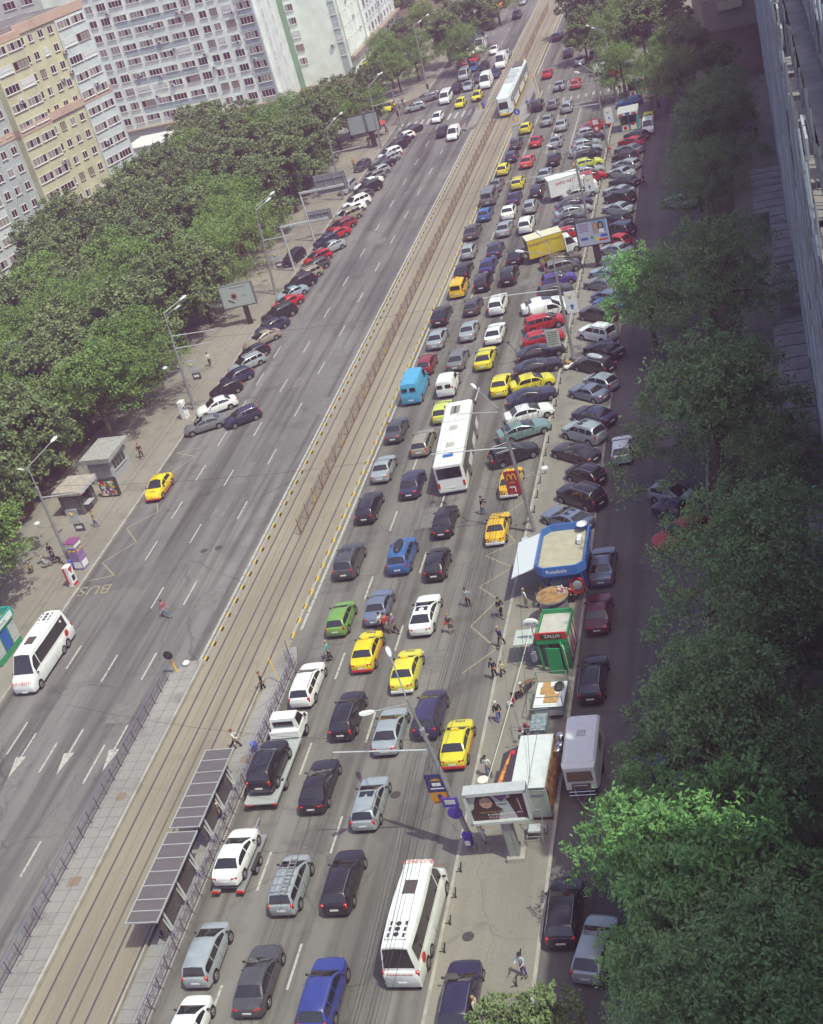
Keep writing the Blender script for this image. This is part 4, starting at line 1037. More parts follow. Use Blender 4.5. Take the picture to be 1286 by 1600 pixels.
('B', 'mpv', 'silver', -31.0, 52.4, 90, 'L'),
('B', 'wagon', 'black', -27.8, 52.5, 90, ''),
('B', 'mpv', 'silver', -34.6, 47.5, 90, ''),
('B', 'sedan', 'dgrey', -31.0, 45.7, 90, ''),
('B', 'suv', 'indigo', -27.0, 44.5, 90, 'R'),
('B', 'hatch', 'white', -34.0, 42.6, 90, ''),
('B', 'wagon', 'indigodark', -19.6, 44.3, 90, ''),
('B', 'logan', 'taxiy', -23.5, 96.8, 90, ''),
('B', 'sedan', 'taxiy', -23.7, 89.6, 90, ''),
('C', 'wagon', 'black', -23.9, 101.7, 24.0, ''),
('C', 'sedan', 'teal', -23.5, 106.0, 21.0, ''),
('C', 'sedan', 'white', -23.4, 109.2, 18.0, ''),
('C', 'sedan', 'navy', -23.5, 112.7, 18.0, ''),
('C', 'logan', 'yellow', -23.8, 115.7, 18.0, ''),
('C', 'sedan', 'black', -23.6, 119.2, 16.0, ''),
('C', 'sedan', 'black', -23.7, 122.6, 16.0, ''),
('C', 'hatch', 'red', -23.8, 126.1, 14.0, ''),
('C', 'mpv', 'red', -24.1, 130.0, 14.0, ''),
('C', 'combi', 'white', -23.8, 132.9, 14.0, ''),
('C', 'sedan', 'white', -24.7, 135.2, 14.0, ''),
('C', 'hatch', 'dgrey', -23.8, 138.6, 14.0, ''),
('C', 'hatch', 'violet', -23.7, 141.9, 14.0, ''),
('C', 'mpv', 'grey', -23.5, 145.5, 16.0, ''),
('C', 'sedan', 'brown', -24.0, 148.2, 18.0, ''),
('C', 'hatch', 'red', -23.5, 156.9, 16.0, ''),
('C', 'sedan', 'black', -23.7, 159.5, 18.0, ''),
('C', 'sedan', 'dgrey', -24.2, 162.2, 18.0, ''),
('C', 'sedan', 'silver', -23.9, 165.1, 18.0, ''),
('C', 'sedan', 'navy', -24.1, 167.9, 18.0, ''),
('C', 'sedan', 'silver', -23.6, 171.7, 16.0, ''),
('C', 'hatch', 'red', -22.5, 177.8, 16.0, ''),
('C', 'sedan', 'silver', -23.2, 181.0, 14.0, ''),
('C', 'hatch', 'yellowgreen', -23.5, 184.6, 14.0, ''),
('C', 'hatch', 'black', -23.9, 188.2, 14.0, ''),
('C', 'sedan', 'silver', -24.3, 191.5, 14.0, ''),
('C', 'hatch', 'silver', -24.5, 194.4, 14.0, ''),
('C', 'sedan', 'black', -24.1, 197.1, 14.0, ''),
('C', 'hatch', 'silver', -24.6, 200.4, 14.0, ''),
('C', 'sedan', 'red', -23.8, 203.6, 10.0, ''),
('D', 'hatch', 'navy', -17.2, 193.5, 140, ''),
('D', 'hatch', 'red', -17.8, 190.8, 140, ''),
('D', 'sedan', 'grey', -18.0, 187.5, 140, ''),
('D', 'hatch', 'black', -18.4, 183.9, 140, ''),
('D', 'wagon', 'silver', -18.0, 180.5, 140, ''),
('D', 'sedan', 'silver', -18.6, 177.2, 140, ''),
('D', 'sedan', 'black', -17.9, 173.0, 140, ''),
('D', 'sedan', 'silver', -18.5, 169.7, 140, ''),
('D', 'suv', 'black', -18.1, 166.4, 140, ''),
('D', 'sedan', 'silver', -18.2, 162.7, 140, ''),
('D', 'hatch', 'black', -18.1, 158.8, 140, ''),
('D', 'suv', 'navy', -17.6, 154.5, 140, ''),
('D', 'hatch', 'red', -17.6, 150.9, 140, ''),
('D', 'sedan', 'silver', -17.6, 148.1, 140, ''),
('D', 'sedan', 'silver', -17.7, 144.6, 140, ''),
('D', 'sedan', 'paleblue', -18.2, 141.3, 140, ''),
('D', 'sedan', 'grey', -18.5, 138.2, 140, ''),
('D', 'hatch', 'bluegrey', -17.8, 134.2, 140, ''),
('D', 'sedan', 'blue', -17.2, 132.2, 140, ''),
('D', 'suv', 'dgrey', -18.4, 129.8, 140, ''),
('D', 'suv', 'white', -18.1, 124.8, 140, ''),
('D', 'sedan', 'black', -17.3, 120.7, 140, ''),
('D', 'wagon', 'black', -18.0, 117.5, 140, 'B'),
('D', 'hatch', 'silver', -17.1, 113.5, 140, ''),
('D', 'sedan', 'bluegrey', -18.1, 111.7, 140, ''),
('D', 'sedan', 'navy', -17.3, 106.8, 140, ''),
('D', 'suv', 'silver', -17.9, 103.7, 140, 'S'),
('D', 'sedan', 'black', -18.4, 100.3, 140, ''),
('D', 'hatch', 'black', -17.2, 96.2, 140, 'R'),
('D', 'suv', 'black', -17.3, 92.7, 140, ''),
('D', 'sedan', 'bluegrey', -18.2, 89.6, 140, 'S'),
('E', 'hatch', 'white', -14.4, 99.9, 92.0, ''),
('E', 'sedan', 'bluegrey', -14.9, 82.4, 90.0, ''),
('E', 'sedan', 'maroon', -14.8, 76.5, 90.0, ''),
('E', 'wagon', 'black', -14.7, 69.2, 90.0, ''),
('E', 'wagon', 'black', -14.8, 49.6, 90.0, ''),
('E', 'hatch', 'silver', -13.0, 47.1, 80.0, ''),
('E', 'hatch', 'white', -10.3, 44.2, 75.0, ''),
('E', 'lvan', 'white', -9.2, 42.4, 85.0, ''),
('E', 'hatch', 'silver', -10.1, 91.2, -35.0, ''),
('E', 'sedan', 'navy', -9.5, 88.6, -35.0, ''),
('E', 'wagon', 'red', -9.3, 85.6, -145.0, ''),
('E', 'hatch', 'grey', -9.7, 63.2, -35.0, ''),
('E', 'sedan', 'navy', -9.8, 59.8, -35.0, ''),
('E', 'sedan', 'silver', -10.5, 160.6, -35.0, ''),
('E', 'hatch', 'yellow', -15.7, 202.4, 90.0, ''),
('E', 'combi', 'white', -15.6, 196.6, -90.0, ''),
('E', 'hatch', 'blue', -19.1, 213.3, 175.0, ''),
('E', 'hatch', 'taxiy', -22.3, 235.6, 10.0, ''),
('E', 'sedan', 'silver', -22.3, 239.2, 12.0, ''),
('E', 'sedan', 'silver', -24.9, 243.8, 12.0, ''),
('E', 'hatch', 'grey', -25.2, 246.9, 12.0, ''),
('E', 'combi', 'white', -24.7, 239.0, 10.0, ''),
('E', 'hatch', 'blue', -71.5, 288.3, 150.0, ''),
('E', 'hatch', 'yellow', -81.9, 293.1, 20.0, ''),
('E', 'hatch', 'white', -71.6, 263.5, -60.0, '')]
LABS = [
'grey saloon, 1st from near end of the angled row on the left pavement',
'white saloon, 2nd from near end of the angled row on the left pavement',
'black hatchback, 3rd from near end of the angled row on the left pavement',
'dark navy hatchback, 4th from near end of the angled row on the left pavement',
'silver estate car, 5th from near end of the angled row on the left pavement',
'black hatchback, 6th from near end of the angled row on the left pavement',
'beige saloon between black hatchback and dark navy saloon, angled row on the left pavement',
'dark navy saloon between beige saloon and black off-roader, angled row on the left pavement',
'black off-roader, 9th from near end of the angled row on the left pavement',
'red saloon, 10th from near end of the angled row on the left pavement',
'pale blue saloon between red saloon and black off-roader, angled row on the left pavement',
'black off-roader, 12th from near end of the angled row on the left pavement',
'beige estate car between black off-roader and dark grey hatchback, angled row on the left pavement',
'dark grey hatchback, 14th from near end of the angled row on the left pavement',
'red hatchback between dark grey hatchback and silver saloon, angled row on the left pavement',
'silver saloon between red hatchback and dark navy hatchback, angled row on the left pavement',
'dark navy hatchback, 17th from near end of the angled row on the left pavement',
'red saloon, 18th from near end of the angled row on the left pavement',
'dark red estate car between red saloon and beige off-roader, angled row on the left pavement',
'beige off-roader between dark red estate car and white saloon, angled row on the left pavement',
'white saloon, 21st from near end of the angled row on the left pavement',
'white off-roader between white saloon and dark grey hatchback, angled row on the left pavement',
'dark grey hatchback, 23rd from near end of the angled row on the left pavement',
'black off-roader, 24th from near end of the angled row on the left pavement',
'white saloon, 25th from near end of the angled row on the left pavement',
'grey hatchback between white saloon and silver hatchback, angled row on the left pavement',
'silver hatchback between grey hatchback and black saloon, angled row on the left pavement',
'black saloon, 28th from near end of the angled row on the left pavement',
'silver estate car, 29th from near end of the angled row on the left pavement',
'white people carrier, 30th from near end of the angled row on the left pavement',
'black estate car, 31st from near end of the angled row on the left pavement',
'dark navy hatchback, 32nd from near end of the angled row on the left pavement',
'white hatchback between dark navy hatchback and black saloon, angled row on the left pavement',
'black saloon, 34th from near end of the angled row on the left pavement',
'dark navy hatchback pulled out into the lane beside the angled row',
'dark grey hatchback standing on the left pavement behind the angled row',
'silver off-roader on the left pavement behind the lane-sign gantry',
'black people carrier under the trees beside the first sign gantry',
'silver hatchback turning at the left side street',
'grey estate car waiting behind the turning silver hatchback',
'dark grey saloon half hidden behind the grey estate at the side street',
'yellow taxi with red bumper driving past the pavement kiosks',
'white hatchback, 1st from near end of the oncoming lane nearest left trees',
'black hatchback, 1st from near end of the middle oncoming lane',
'white small panel van, 1st from near end of the oncoming lane beside tram tracks',
'yellow taxi between white minibus and black hatchback, oncoming lane nearest left trees',
'white minibus between white hatchback and yellow taxi, oncoming lane nearest left trees',
'yellow hatchback between black hatchback and silver saloon, middle oncoming lane',
'yellow hatchback between white small panel van and white van, oncoming lane beside tram tracks',
'black hatchback between yellow taxi and silver minibus, oncoming lane nearest left trees',
'silver saloon, 3rd from near end of the middle oncoming lane',
'white van, 3rd from near end of the oncoming lane beside tram tracks',
'dark grey hatchback between silver saloon and black hatchback, middle oncoming lane',
'silver minibus between black hatchback and dark red hatchback, oncoming lane nearest left trees',
'blue hatchback between black hatchback and white saloon, middle oncoming lane',
'black hatchback, 5th from near end of the middle oncoming lane',
'dark navy saloon, 4th from near end of the oncoming lane beside tram tracks',
'white van, 5th from near end of the oncoming lane beside tram tracks',
'silver hatchback between white van and black off-roader, oncoming lane beside tram tracks',
'red hatchback, 7th from near end of the oncoming lane nearest left trees',
'white tall van between white saloon and silver hatchback, oncoming lane nearest left trees',
'white saloon between blue hatchback and silver saloon, middle oncoming lane',
'white saloon between red hatchback and white tall van, oncoming lane nearest left trees',
'silver hatchback between white tall van and silver saloon, oncoming lane nearest left trees',
'silver saloon between silver hatchback and black off-roader, oncoming lane nearest left trees',
'black off-roader, 12th from near end of the oncoming lane nearest left trees',
'red hatchback, 13th from near end of the oncoming lane nearest left trees',
'black off-roader, 14th from near end of the oncoming lane nearest left trees',
'orange tall van, 15th from near end of the oncoming lane nearest left trees',
'black off-roader, 7th from near end of the oncoming lane beside tram tracks',
'silver saloon, 8th from near end of the middle oncoming lane',
'dark red hatchback between silver minibus and red hatchback, oncoming lane nearest left trees',
'black saloon, 26th from near end of the queue lane beside tram tracks',
'dark navy saloon, 28th from near end of the second lane from tram tracks',
'black hatchback, 29th from near end of the second lane from tram tracks',
'dark navy hatchback between silver saloon and dark navy saloon, second lane from tram tracks',
'silver saloon, 23rd from near end of the third lane from tram tracks',
'dark navy hatchback, 24th from near end of the third lane from tram tracks',
'red saloon between black off-roader and black saloon, queue lane beside tram tracks',
'silver saloon, 26th from near end of the second lane from tram tracks',
'red and white hatchback between silver people carrier and silver saloon, third lane from tram tracks',
'black off-roader between yellow hatchback and red saloon, queue lane beside tram tracks',
'grey hatchback between grey-green saloon and silver saloon, second lane from tram tracks',
'silver people carrier between silver saloon and red and white hatchback, third lane from tram tracks',
'grey-green saloon between red saloon and grey hatchback, second lane from tram tracks',
'silver saloon, 20th from near end of the third lane from tram tracks',
'yellow hatchback, 23rd from near end of the queue lane beside tram tracks',
'red saloon between coral saloon and grey-green saloon, second lane from tram tracks',
'silver saloon, 19th from near end of the third lane from tram tracks',
'coral saloon between yellow hatchback and red saloon, second lane from tram tracks',
'black hatchback, 18th from near end of the third lane from tram tracks',
'pale blue saloon between black estate car and black hatchback, third lane from tram tracks',
'dark grey hatchback between dark navy hatchback and yellow hatchback, queue lane beside tram tracks',
'dark navy hatchback between yellow hatchback and dark grey hatchback, queue lane beside tram tracks',
'yellow hatchback, 20th from near end of the queue lane beside tram tracks',
'yellow hatchback between purple saloon and coral saloon, second lane from tram tracks',
'grey saloon between grey minibus and yellow hatchback, queue lane beside tram tracks',
'grey minibus between blue hatchback and grey saloon, queue lane beside tram tracks',
'blue hatchback between dark grey saloon and grey minibus, queue lane beside tram tracks',
'dark grey saloon, 16th from near end of the queue lane beside tram tracks',
'silver hatchback between black saloon and dark grey saloon, queue lane beside tram tracks',
'black saloon, 14th from near end of the queue lane beside tram tracks',
'amber yellow taxi, 13th from near end of the queue lane beside tram tracks',
'purple saloon between white saloon and yellow hatchback, second lane from tram tracks',
'white saloon between silver saloon and purple saloon, second lane from tram tracks',
'silver saloon, 18th from near end of the second lane from tram tracks',
'dark navy saloon, 17th from near end of the second lane from tram tracks',
'dark blue saloon between black people carrier and dark navy saloon, second lane from tram tracks',
'black people carrier between dark grey hatchback and dark blue saloon, second lane from tram tracks',
'black estate car, 16th from near end of the third lane from tram tracks',
'silver hatchback between white off-roader and black estate car, third lane from tram tracks',
'white off-roader, 14th from near end of the third lane from tram tracks',
'black saloon, 13th from near end of the third lane from tram tracks',
'black off-roader between white off-roader and black saloon, third lane from tram tracks',
'black saloon, 12th from near end of the queue lane beside tram tracks',
'dark grey hatchback between silver saloon and black people carrier, second lane from tram tracks',
'white off-roader, 11th from near end of the third lane from tram tracks',
'silver saloon, 11th from near end of the queue lane beside tram tracks',
'silver saloon, 13th from near end of the second lane from tram tracks',
'white saloon, 10th from near end of the third lane from tram tracks',
'dark red hatchback between sky blue van and silver saloon, queue lane beside tram tracks',
'grey saloon between white small panel van and silver saloon, second lane from tram tracks',
'yellow saloon between black saloon and white saloon, third lane from tram tracks',
'sky blue van between dark grey saloon and dark red hatchback, queue lane beside tram tracks',
'white small panel van between lime yellow hatchback and grey saloon, second lane from tram tracks',
'yellow taxi, 6th from near end of the outer lane by right kerb',
'lime yellow hatchback, 10th from near end of the second lane from tram tracks',
'dark grey saloon, 8th from near end of the queue lane beside tram tracks',
'beige estate car between dark navy saloon and lime yellow hatchback, second lane from tram tracks',
'silver saloon, 7th from near end of the queue lane beside tram tracks',
'dark navy saloon, 8th from near end of the second lane from tram tracks',
'black estate car between dark grey off-roader and silver saloon, queue lane beside tram tracks',
'black saloon, 8th from near end of the third lane from tram tracks',
'dark grey off-roader between green hatchback and black estate car, queue lane beside tram tracks',
'blue off-roader between blue-grey saloon and dark navy saloon, second lane from tram tracks',
'black hatchback, 7th from near end of the third lane from tram tracks',
'green hatchback between white estate car and dark grey off-roader, queue lane beside tram tracks',
'blue-grey saloon between yellow taxi and blue off-roader, second lane from tram tracks',
'white saloon, 6th from near end of the third lane from tram tracks',
'yellow taxi between black estate car and blue-grey saloon, second lane from tram tracks',
'yellow taxi between silver saloon and white saloon, third lane from tram tracks',
'white estate car between silver people carrier and green hatchback, queue lane beside tram tracks',
'black estate car between black saloon and yellow taxi, second lane from tram tracks',
'silver saloon, 4th from near end of the third lane from tram tracks',
'purple people carrier between yellow taxi and amber yellow taxi, outer lane by right kerb',
'yellow taxi, 2nd from near end of the outer lane by right kerb',
'black saloon between silver people carrier and black estate car, second lane from tram tracks',
'silver estate car between black estate car and silver saloon, third lane from tram tracks',
'silver people carrier between dark grey saloon and black saloon, second lane from tram tracks',
'black estate car, 2nd from near end of the third lane from tram tracks',
'silver people carrier between white hatchback and white estate car, queue lane beside tram tracks',
'dark grey saloon, 1st from near end of the second lane from tram tracks',
'bright indigo off-roader, 1st from near end of the third lane from tram tracks',
'white hatchback, 1st from near end of the queue lane beside tram tracks',
'violet-black estate car, 1st from near end of the outer lane by right kerb',
'amber yellow taxi, 5th from near end of the outer lane by right kerb',
'amber yellow taxi, 4th from near end of the outer lane by right kerb',
'black estate car, 1st from near end of the nose-in row on the right kerb',
'pale teal saloon between black estate car and white saloon, nose-in row on the right kerb',
'white saloon, 3rd from near end of the nose-in row on the right kerb',
'dark navy saloon, 4th from near end of the nose-in row on the right kerb',
'yellow taxi between dark navy saloon and black saloon, nose-in row on the right kerb',
'black saloon, 6th from near end of the nose-in row on the right kerb',
'black saloon, 7th from near end of the nose-in row on the right kerb',
'red hatchback, 8th from near end of the nose-in row on the right kerb',
'red people carrier, 9th from near end of the nose-in row on the right kerb',
'white small panel van, 10th from near end of the nose-in row on the right kerb',
'white saloon, 11th from near end of the nose-in row on the right kerb',
'dark grey hatchback between white saloon and violet hatchback, nose-in row on the right kerb',
'violet hatchback between dark grey hatchback and grey people carrier, nose-in row on the right kerb',
'grey people carrier between violet hatchback and brown saloon, nose-in row on the right kerb',
'brown saloon between grey people carrier and red hatchback, nose-in row on the right kerb',
'red hatchback, 16th from near end of the nose-in row on the right kerb',
'black saloon, 17th from near end of the nose-in row on the right kerb',
'dark grey saloon between black saloon and silver saloon, nose-in row on the right kerb',
'silver saloon, 19th from near end of the nose-in row on the right kerb',
'dark navy saloon, 20th from near end of the nose-in row on the right kerb',
'silver saloon, 21st from near end of the nose-in row on the right kerb',
'red hatchback, 22nd from near end of the nose-in row on the right kerb',
'silver saloon, 23rd from near end of the nose-in row on the right kerb',
'lime yellow hatchback between silver saloon and black hatchback, nose-in row on the right kerb',
'black hatchback between lime yellow hatchback and silver saloon, nose-in row on the right kerb',
'silver saloon, 26th from near end of the nose-in row on the right kerb',
'silver hatchback, 27th from near end of the nose-in row on the right kerb',
'black saloon, 28th from near end of the nose-in row on the right kerb',
'silver hatchback, 29th from near end of the nose-in row on the right kerb',
'red saloon, 30th from near end of the nose-in row on the right kerb',
'dark navy hatchback, 31st from near end of the row between bollards and side road',
'red hatchback, 30th from near end of the row between bollards and side road',
'grey saloon, 29th from near end of the row between bollards and side road',
'black hatchback, 28th from near end of the row between bollards and side road',
'silver estate car between silver saloon and black hatchback, row between bollards and side road',
'silver saloon, 26th from near end of the row between bollards and side road',
'black saloon, 25th from near end of the row between bollards and side road',
'silver saloon, 24th from near end of the row between bollards and side road',
'black off-roader, 23rd from near end of the row between bollards and side road',
'silver saloon, 22nd from near end of the row between bollards and side road',
'black hatchback, 21st from near end of the row between bollards and side road',
'dark navy off-roader between red hatchback and black hatchback, row between bollards and side road',
'red hatchback, 19th from near end of the row between bollards and side road',
'silver saloon, 18th from near end of the row between bollards and side road',
'silver saloon, 17th from near end of the row between bollards and side road',
'pale blue saloon between grey saloon and silver saloon, row between bollards and side road',
'grey saloon, 15th from near end of the row between bollards and side road',
'blue-grey hatchback between blue saloon and grey saloon, row between bollards and side road',
'blue saloon between dark grey off-roader and blue-grey hatchback, row between bollards and side road',
'dark grey off-roader between white off-roader and blue saloon, row between bollards and side road',
'white off-roader between black saloon and dark grey off-roader, row between bollards and side road',
'black saloon, 10th from near end of the row between bollards and side road',
'black estate car between silver hatchback and black saloon, row between bollards and side road',
'silver hatchback between blue-grey saloon and black estate car, row between bollards and side road',
'blue-grey saloon, 7th from near end of the row between bollards and side road',
'dark navy saloon between silver off-roader and blue-grey saloon, row between bollards and side road',
'silver off-roader between black saloon and dark navy saloon, row between bollards and side road',
'black saloon, 4th from near end of the row between bollards and side road',
'black hatchback, 3rd from near end of the row between bollards and side road',
'black off-roader, 2nd from near end of the row between bollards and side road',
'blue-grey saloon, 1st from near end of the row between bollards and side road',
'white hatchback driving down the shaded side road',
'blue-grey saloon parked nearest the flower kiosk on the side road',
'maroon saloon parked on the side road beside the green kiosk',
'black estate car parked on the side road behind the maroon saloon',
'black estate car parked alone below the caravan on the side road',
'silver hatchback half under walnut leaves beside the black estate',
'white hatchback glimpsed through leaves near the bottom edge',
'white van roof glimpsed through leaves at the bottom edge',
'silver hatchback nosed under the trees opposite the parked queue',
'dark navy saloon nosed under the trees above the red estate',
'red estate car nosed under the trees on the side road',
'grey hatchback corner showing under dark trees level with the caravan',
'dark navy saloon almost hidden under the trees beside the caravan',
'silver saloon almost hidden under trees far up the side road',
'yellow hatchback at the far mouth of the side road',
'white small panel van behind the yellow hatchback on the side road',
'blue hatchback crossing between the two far kiosks',
'amber yellow taxi parked under the far right trees',
'silver saloon parked beside the amber taxi under the far trees',
'silver saloon parked in shade beyond the far signal mast',
'grey hatchback furthest of the cars shaded by the far right trees',
'white small panel van parked beside the far signal mast',
'blue hatchback far behind the trees beyond the left crossing',
'yellow hatchback glimpsed through trees at the white block',
'white hatchback parked among shrubs behind the left crossing']
cats = dict(combi='van', bvan='van', lvan='van', tvan='minibus', cmini='minibus')
for (g, t, c, x, y, az, ex), lab in zip(CARS, LABS):
    place(t, c, x, y, az, lab, 'taxi' if 'taxi' in c or t == 'logan' and c.startswith('yellow') else cats.get(t, 'car'), dict(A='cars parked at an angle on the left pavement', B='cars queuing up the right carriageway', C='cars parked nose-in on the right kerb', D='cars parked between bollards and side road', M='vehicles coming down the left carriageway', L='odd cars on the left side', E='cars along the shaded side road')[g], extra=ex, far=y > 215)
# two coach-built minibuses
def minibus(x, y, az, lab):
    r = place('cmini', 'white', x, y, az, lab, 'minibus', 'white long minibuses'); s = PROTO['cmini'][0]; h = s.L / 2; z = s.H
    m = MB(); m.rbox((0, -2.35, z + .05), (1.25, 1.3, .14), .05)
    for k in range(3): m.tube((0, -2.75 + k * .36, z + .1), (0, -2.75 + k * .36, z + .14), .15, n=14, mi=1)
    for sx in (-1, 1):
        for k in range(3): m.box((sx * .42, -2.8 + k * .4, z + .125), (.12, .26, .02), mi=1)
    m.build('air_conditioner', [WHITE, DARK], r)
    m = MB(); m.box((0, .6, z + .02), (.72, .95, .05)); m.build('roof_hatch', pmat('hatch_brown', (.09, .07, .07), .4), r)
    text_obj('bonnet_lettering', 'BUCURESTI', .34, RED, r, (0, h - .02, s.hood + .16), (R(52), 0, PI), .006)
    text_obj('rear_lettering', 'TRANSPORT PERSOANE', .13, RED, r, (0, -h - .01, 1.25), (PI / 2, 0, 0), .004)
    for sx in (-1, 1): m = MB(); m.tube((sx * (s.W / 2 - .02), -2.6, 1.15), (sx * (s.W / 2 + .012), -2.6, 1.15), .28, n=18); m.build('side_badge', RED, r)
    return r
minibus(-59.0, 77.7, -90, 'long white minibus driving along the left pavement kerb')
rb_ = minibus(-22.7, 48.9, 88.5, 'long white minibus stopped at the right kerb below the hair-care billboard')
fh = MB().rbox((0, 2.5, 2.62), (1.7, .62, .34), .14).build('forehead', WHITE, rb_); text_obj('roof_lettering', 'BUCURESTI', .36, RED, fh, (0, 2.52, 2.80), (0, 0, PI), .004)
# city bus
def city_bus():
    r = thing('city_bus', 'white city bus with dark side windows in the right-hand queue', 'bus', (-29.0, 102.9, 0), R(94) - PI / 2)
    L_, W_, H_ = 12.2, 2.5, 3.0
    MB().rbox((0, 0, .3 + (H_ - .3) / 2), (W_, L_, H_ - .3), .13).build('body', WHITE, r)
    for sx in (-1, 1):
        MB().box((sx * (W_ / 2 + .004), .1, 1.85), (.03, L_ - .6, 1.05)).build('side_window', GLASS, r)
        for y in (3.6, .2, -3.6): MB().box((sx * (W_ / 2 + .012), y, 1.35), (.03, 1.25, 2.0)).build('door', GLASS if sx > 0 else WHITE, r) if sx > 0 else None
    MB().box((0, -L_ / 2 - .004, 2.15), (2.1, .04, 1.0)).build('rear_window', GLASS, r); MB().box((0, L_ / 2 + .004, 1.8), (2.2, .04, 1.5)).build('windscreen', GLASS, r)
    for sx in (-1, 1):
        MB().rbox((sx * 1.1, -L_ / 2, 1.05), (.2, .08, .5), .02).build('tail_light', REDL, r); MB().rbox((sx * .95, L_ / 2, .75), (.35, .08, .2), .03).build('headlight', HEADL, r)
        for y in (4.0, -2.9):
            wl = MB().tube((sx * 1.0, y, .48), (sx * 1.27, y, .48), .48, n=20).build('wheel', BLACK, r, smooth=35); MB().tube((sx * 1.24, y, .48), (sx * 1.285, y, .48), .27, n=14).build('rim', RIM, wl)
        MB().rbox((sx * 1.42, L_ / 2 + .1, 2.45), (.16, .12, .42), .04).build('wing_mirror', PLAST, r)
    m = MB(); m.rbox((0, 3.6, H_ + .07), (2.1, 3.4, .16), .05); m.box((-.1, 3.9, H_ + .16), (.85, 1.6, .04), mi=1)
    for k in range(4): m.tube((-.1, 3.4 + k * .36, H_ + .17), (-.1, 3.4 + k * .36, H_ + .2), .13, n=12, mi=2)
    m.build('air_conditioner', [WHITE, pmat('grille_grey', (.25, .24, .2), .7), DARK], r)
    for y in (.6, -2.6): MB().rbox((0, y, H_ + .03), (.75, .8, .08), .03).build('roof_hatch', pmat('hatch_grey', (.42, .43, .38), .6), r)
    MB().rbox((0, -4.6, H_ + .03), (.9, .5, .08), .03).build('roof_vent', BLUE, r)
    MB().box((0, -L_ / 2 - .01, .75), (.5, .03, .12)).build('number_plate', PLATE, r); MB().rbox((0, -L_ / 2 - .02, .48), (2.4, .12, .24), .04).build('bumper', LGREY, r)
city_bus()
# box trucks, nosed into the kerb row
def box_truck(x, y, az, boxmat, roofmat, lab, txt, tcol, L_=4.3, Hb=2.25):
    r = thing('box_truck', lab, 'truck', (x, y, 0), R(az) - PI / 2, 'delivery trucks parked nose-in')
    MB().box((0, .2, .62), (.9, 6.4, .2)).build('chassis', DARK, r)
    b = MB().rbox((0, -1.1, .75 + Hb / 2), (2.15, L_, Hb), .03).build('cargo_box', boxmat, r)
    MB().box((0, -1.1, .77 + Hb), (2.19, L_ + .04, .06)).build('box_roof', roofmat, r)
    MB().box((0, -1.1 - L_ / 2 - .012, .75 + Hb / 2), (1.95, .04, Hb - .2)).build('rear_door', pmat('door_brown', (.16, .13, .12), .7) if 'yellow' in lab else LGREY, r)  # dark brown door on the yellow truck, light grey otherwise
    s, parts = proto('bvan'); c = MB()
    c.prism([(-.98, 1.15), (.98, 1.15), (.98, 2.3), (.85, 3.1), (-.85, 3.1), (-.98, 2.3)], .35, 1.15); c.prism([(-.95, 1.15), (.95, 1.15), (.95, 2.35), (-.95, 2.35)], 1.15, 1.2)
    cab = MB(); cab.add([(-.97, 1.15, 1.15), (.97, 1.15, 1.15), (.93, 2.55, 1.15), (-.93, 2.55, 1.15), (-.85, 1.15, 2.1), (.85, 1.15, 2.1), (.82, 1.9, 2.1), (-.82, 1.9, 2.1)], [(0, 3, 2, 1), (4, 5, 6, 7), (0, 1, 5, 4), (1, 2, 6, 5), (2, 3, 7, 6), (3, 0, 4, 7)])
    cab.v += [tuple(v) for v in []]; c.add(cab.v, cab.f); c.build('cab', WHITE, r)
    MB().add([(-.82, 2.48, 1.24), (.82, 2.48, 1.24), (.74, 1.96, 2.02), (-.74, 1.96, 2.02)], [(0, 1, 2, 3)]).build('windscreen', GLASS, r, loc=(0, .03, .02))
    for sx in (-1, 1):
        MB().add([(sx * .975, 1.3, 1.2), (sx * .95, 2.4, 1.2), (sx * .87, 1.95, 2.0), (sx * .875, 1.3, 2.0)], [(0, 1, 2, 3)]).build('side_window', GLASS, r)
        MB().rbox((sx * .7, 3.08, .8), (.35, .1, .2), .03).build('headlight', HEADL, r)
        for y in (2.35, -1.9): wl = MB().tube((sx * .75, y, .38), (sx * 1.0, y, .38), .38, n=18).build('wheel', BLACK, r); MB().tube((sx * .98, y, .38), (sx * 1.01, y, .38), .22, n=12).build('rim', RIM, wl)
    text_obj('box_lettering', txt, .5, tcol, b, (1.09, -1.1, .75 + Hb * .72), (PI / 2, 0, PI / 2), .004)
    return r
box_truck(-24.6, 173.5, 17, WHITE, WHITE, 'white box truck with red lettering parked across the kerb', 'RAPID ART', RED)
box_truck(-25.0, 151.6, 19, pmat('yellow_tarpaulin', (.6, .45, .03), .7, noise=.12, nscale=1.2, bump=.6), pmat('truck_roof_cream', (.6, .57, .45), .8), 'truck with yellow canvas cargo body parked across the kerb', 'TRANSPORT MARFA', RUST)
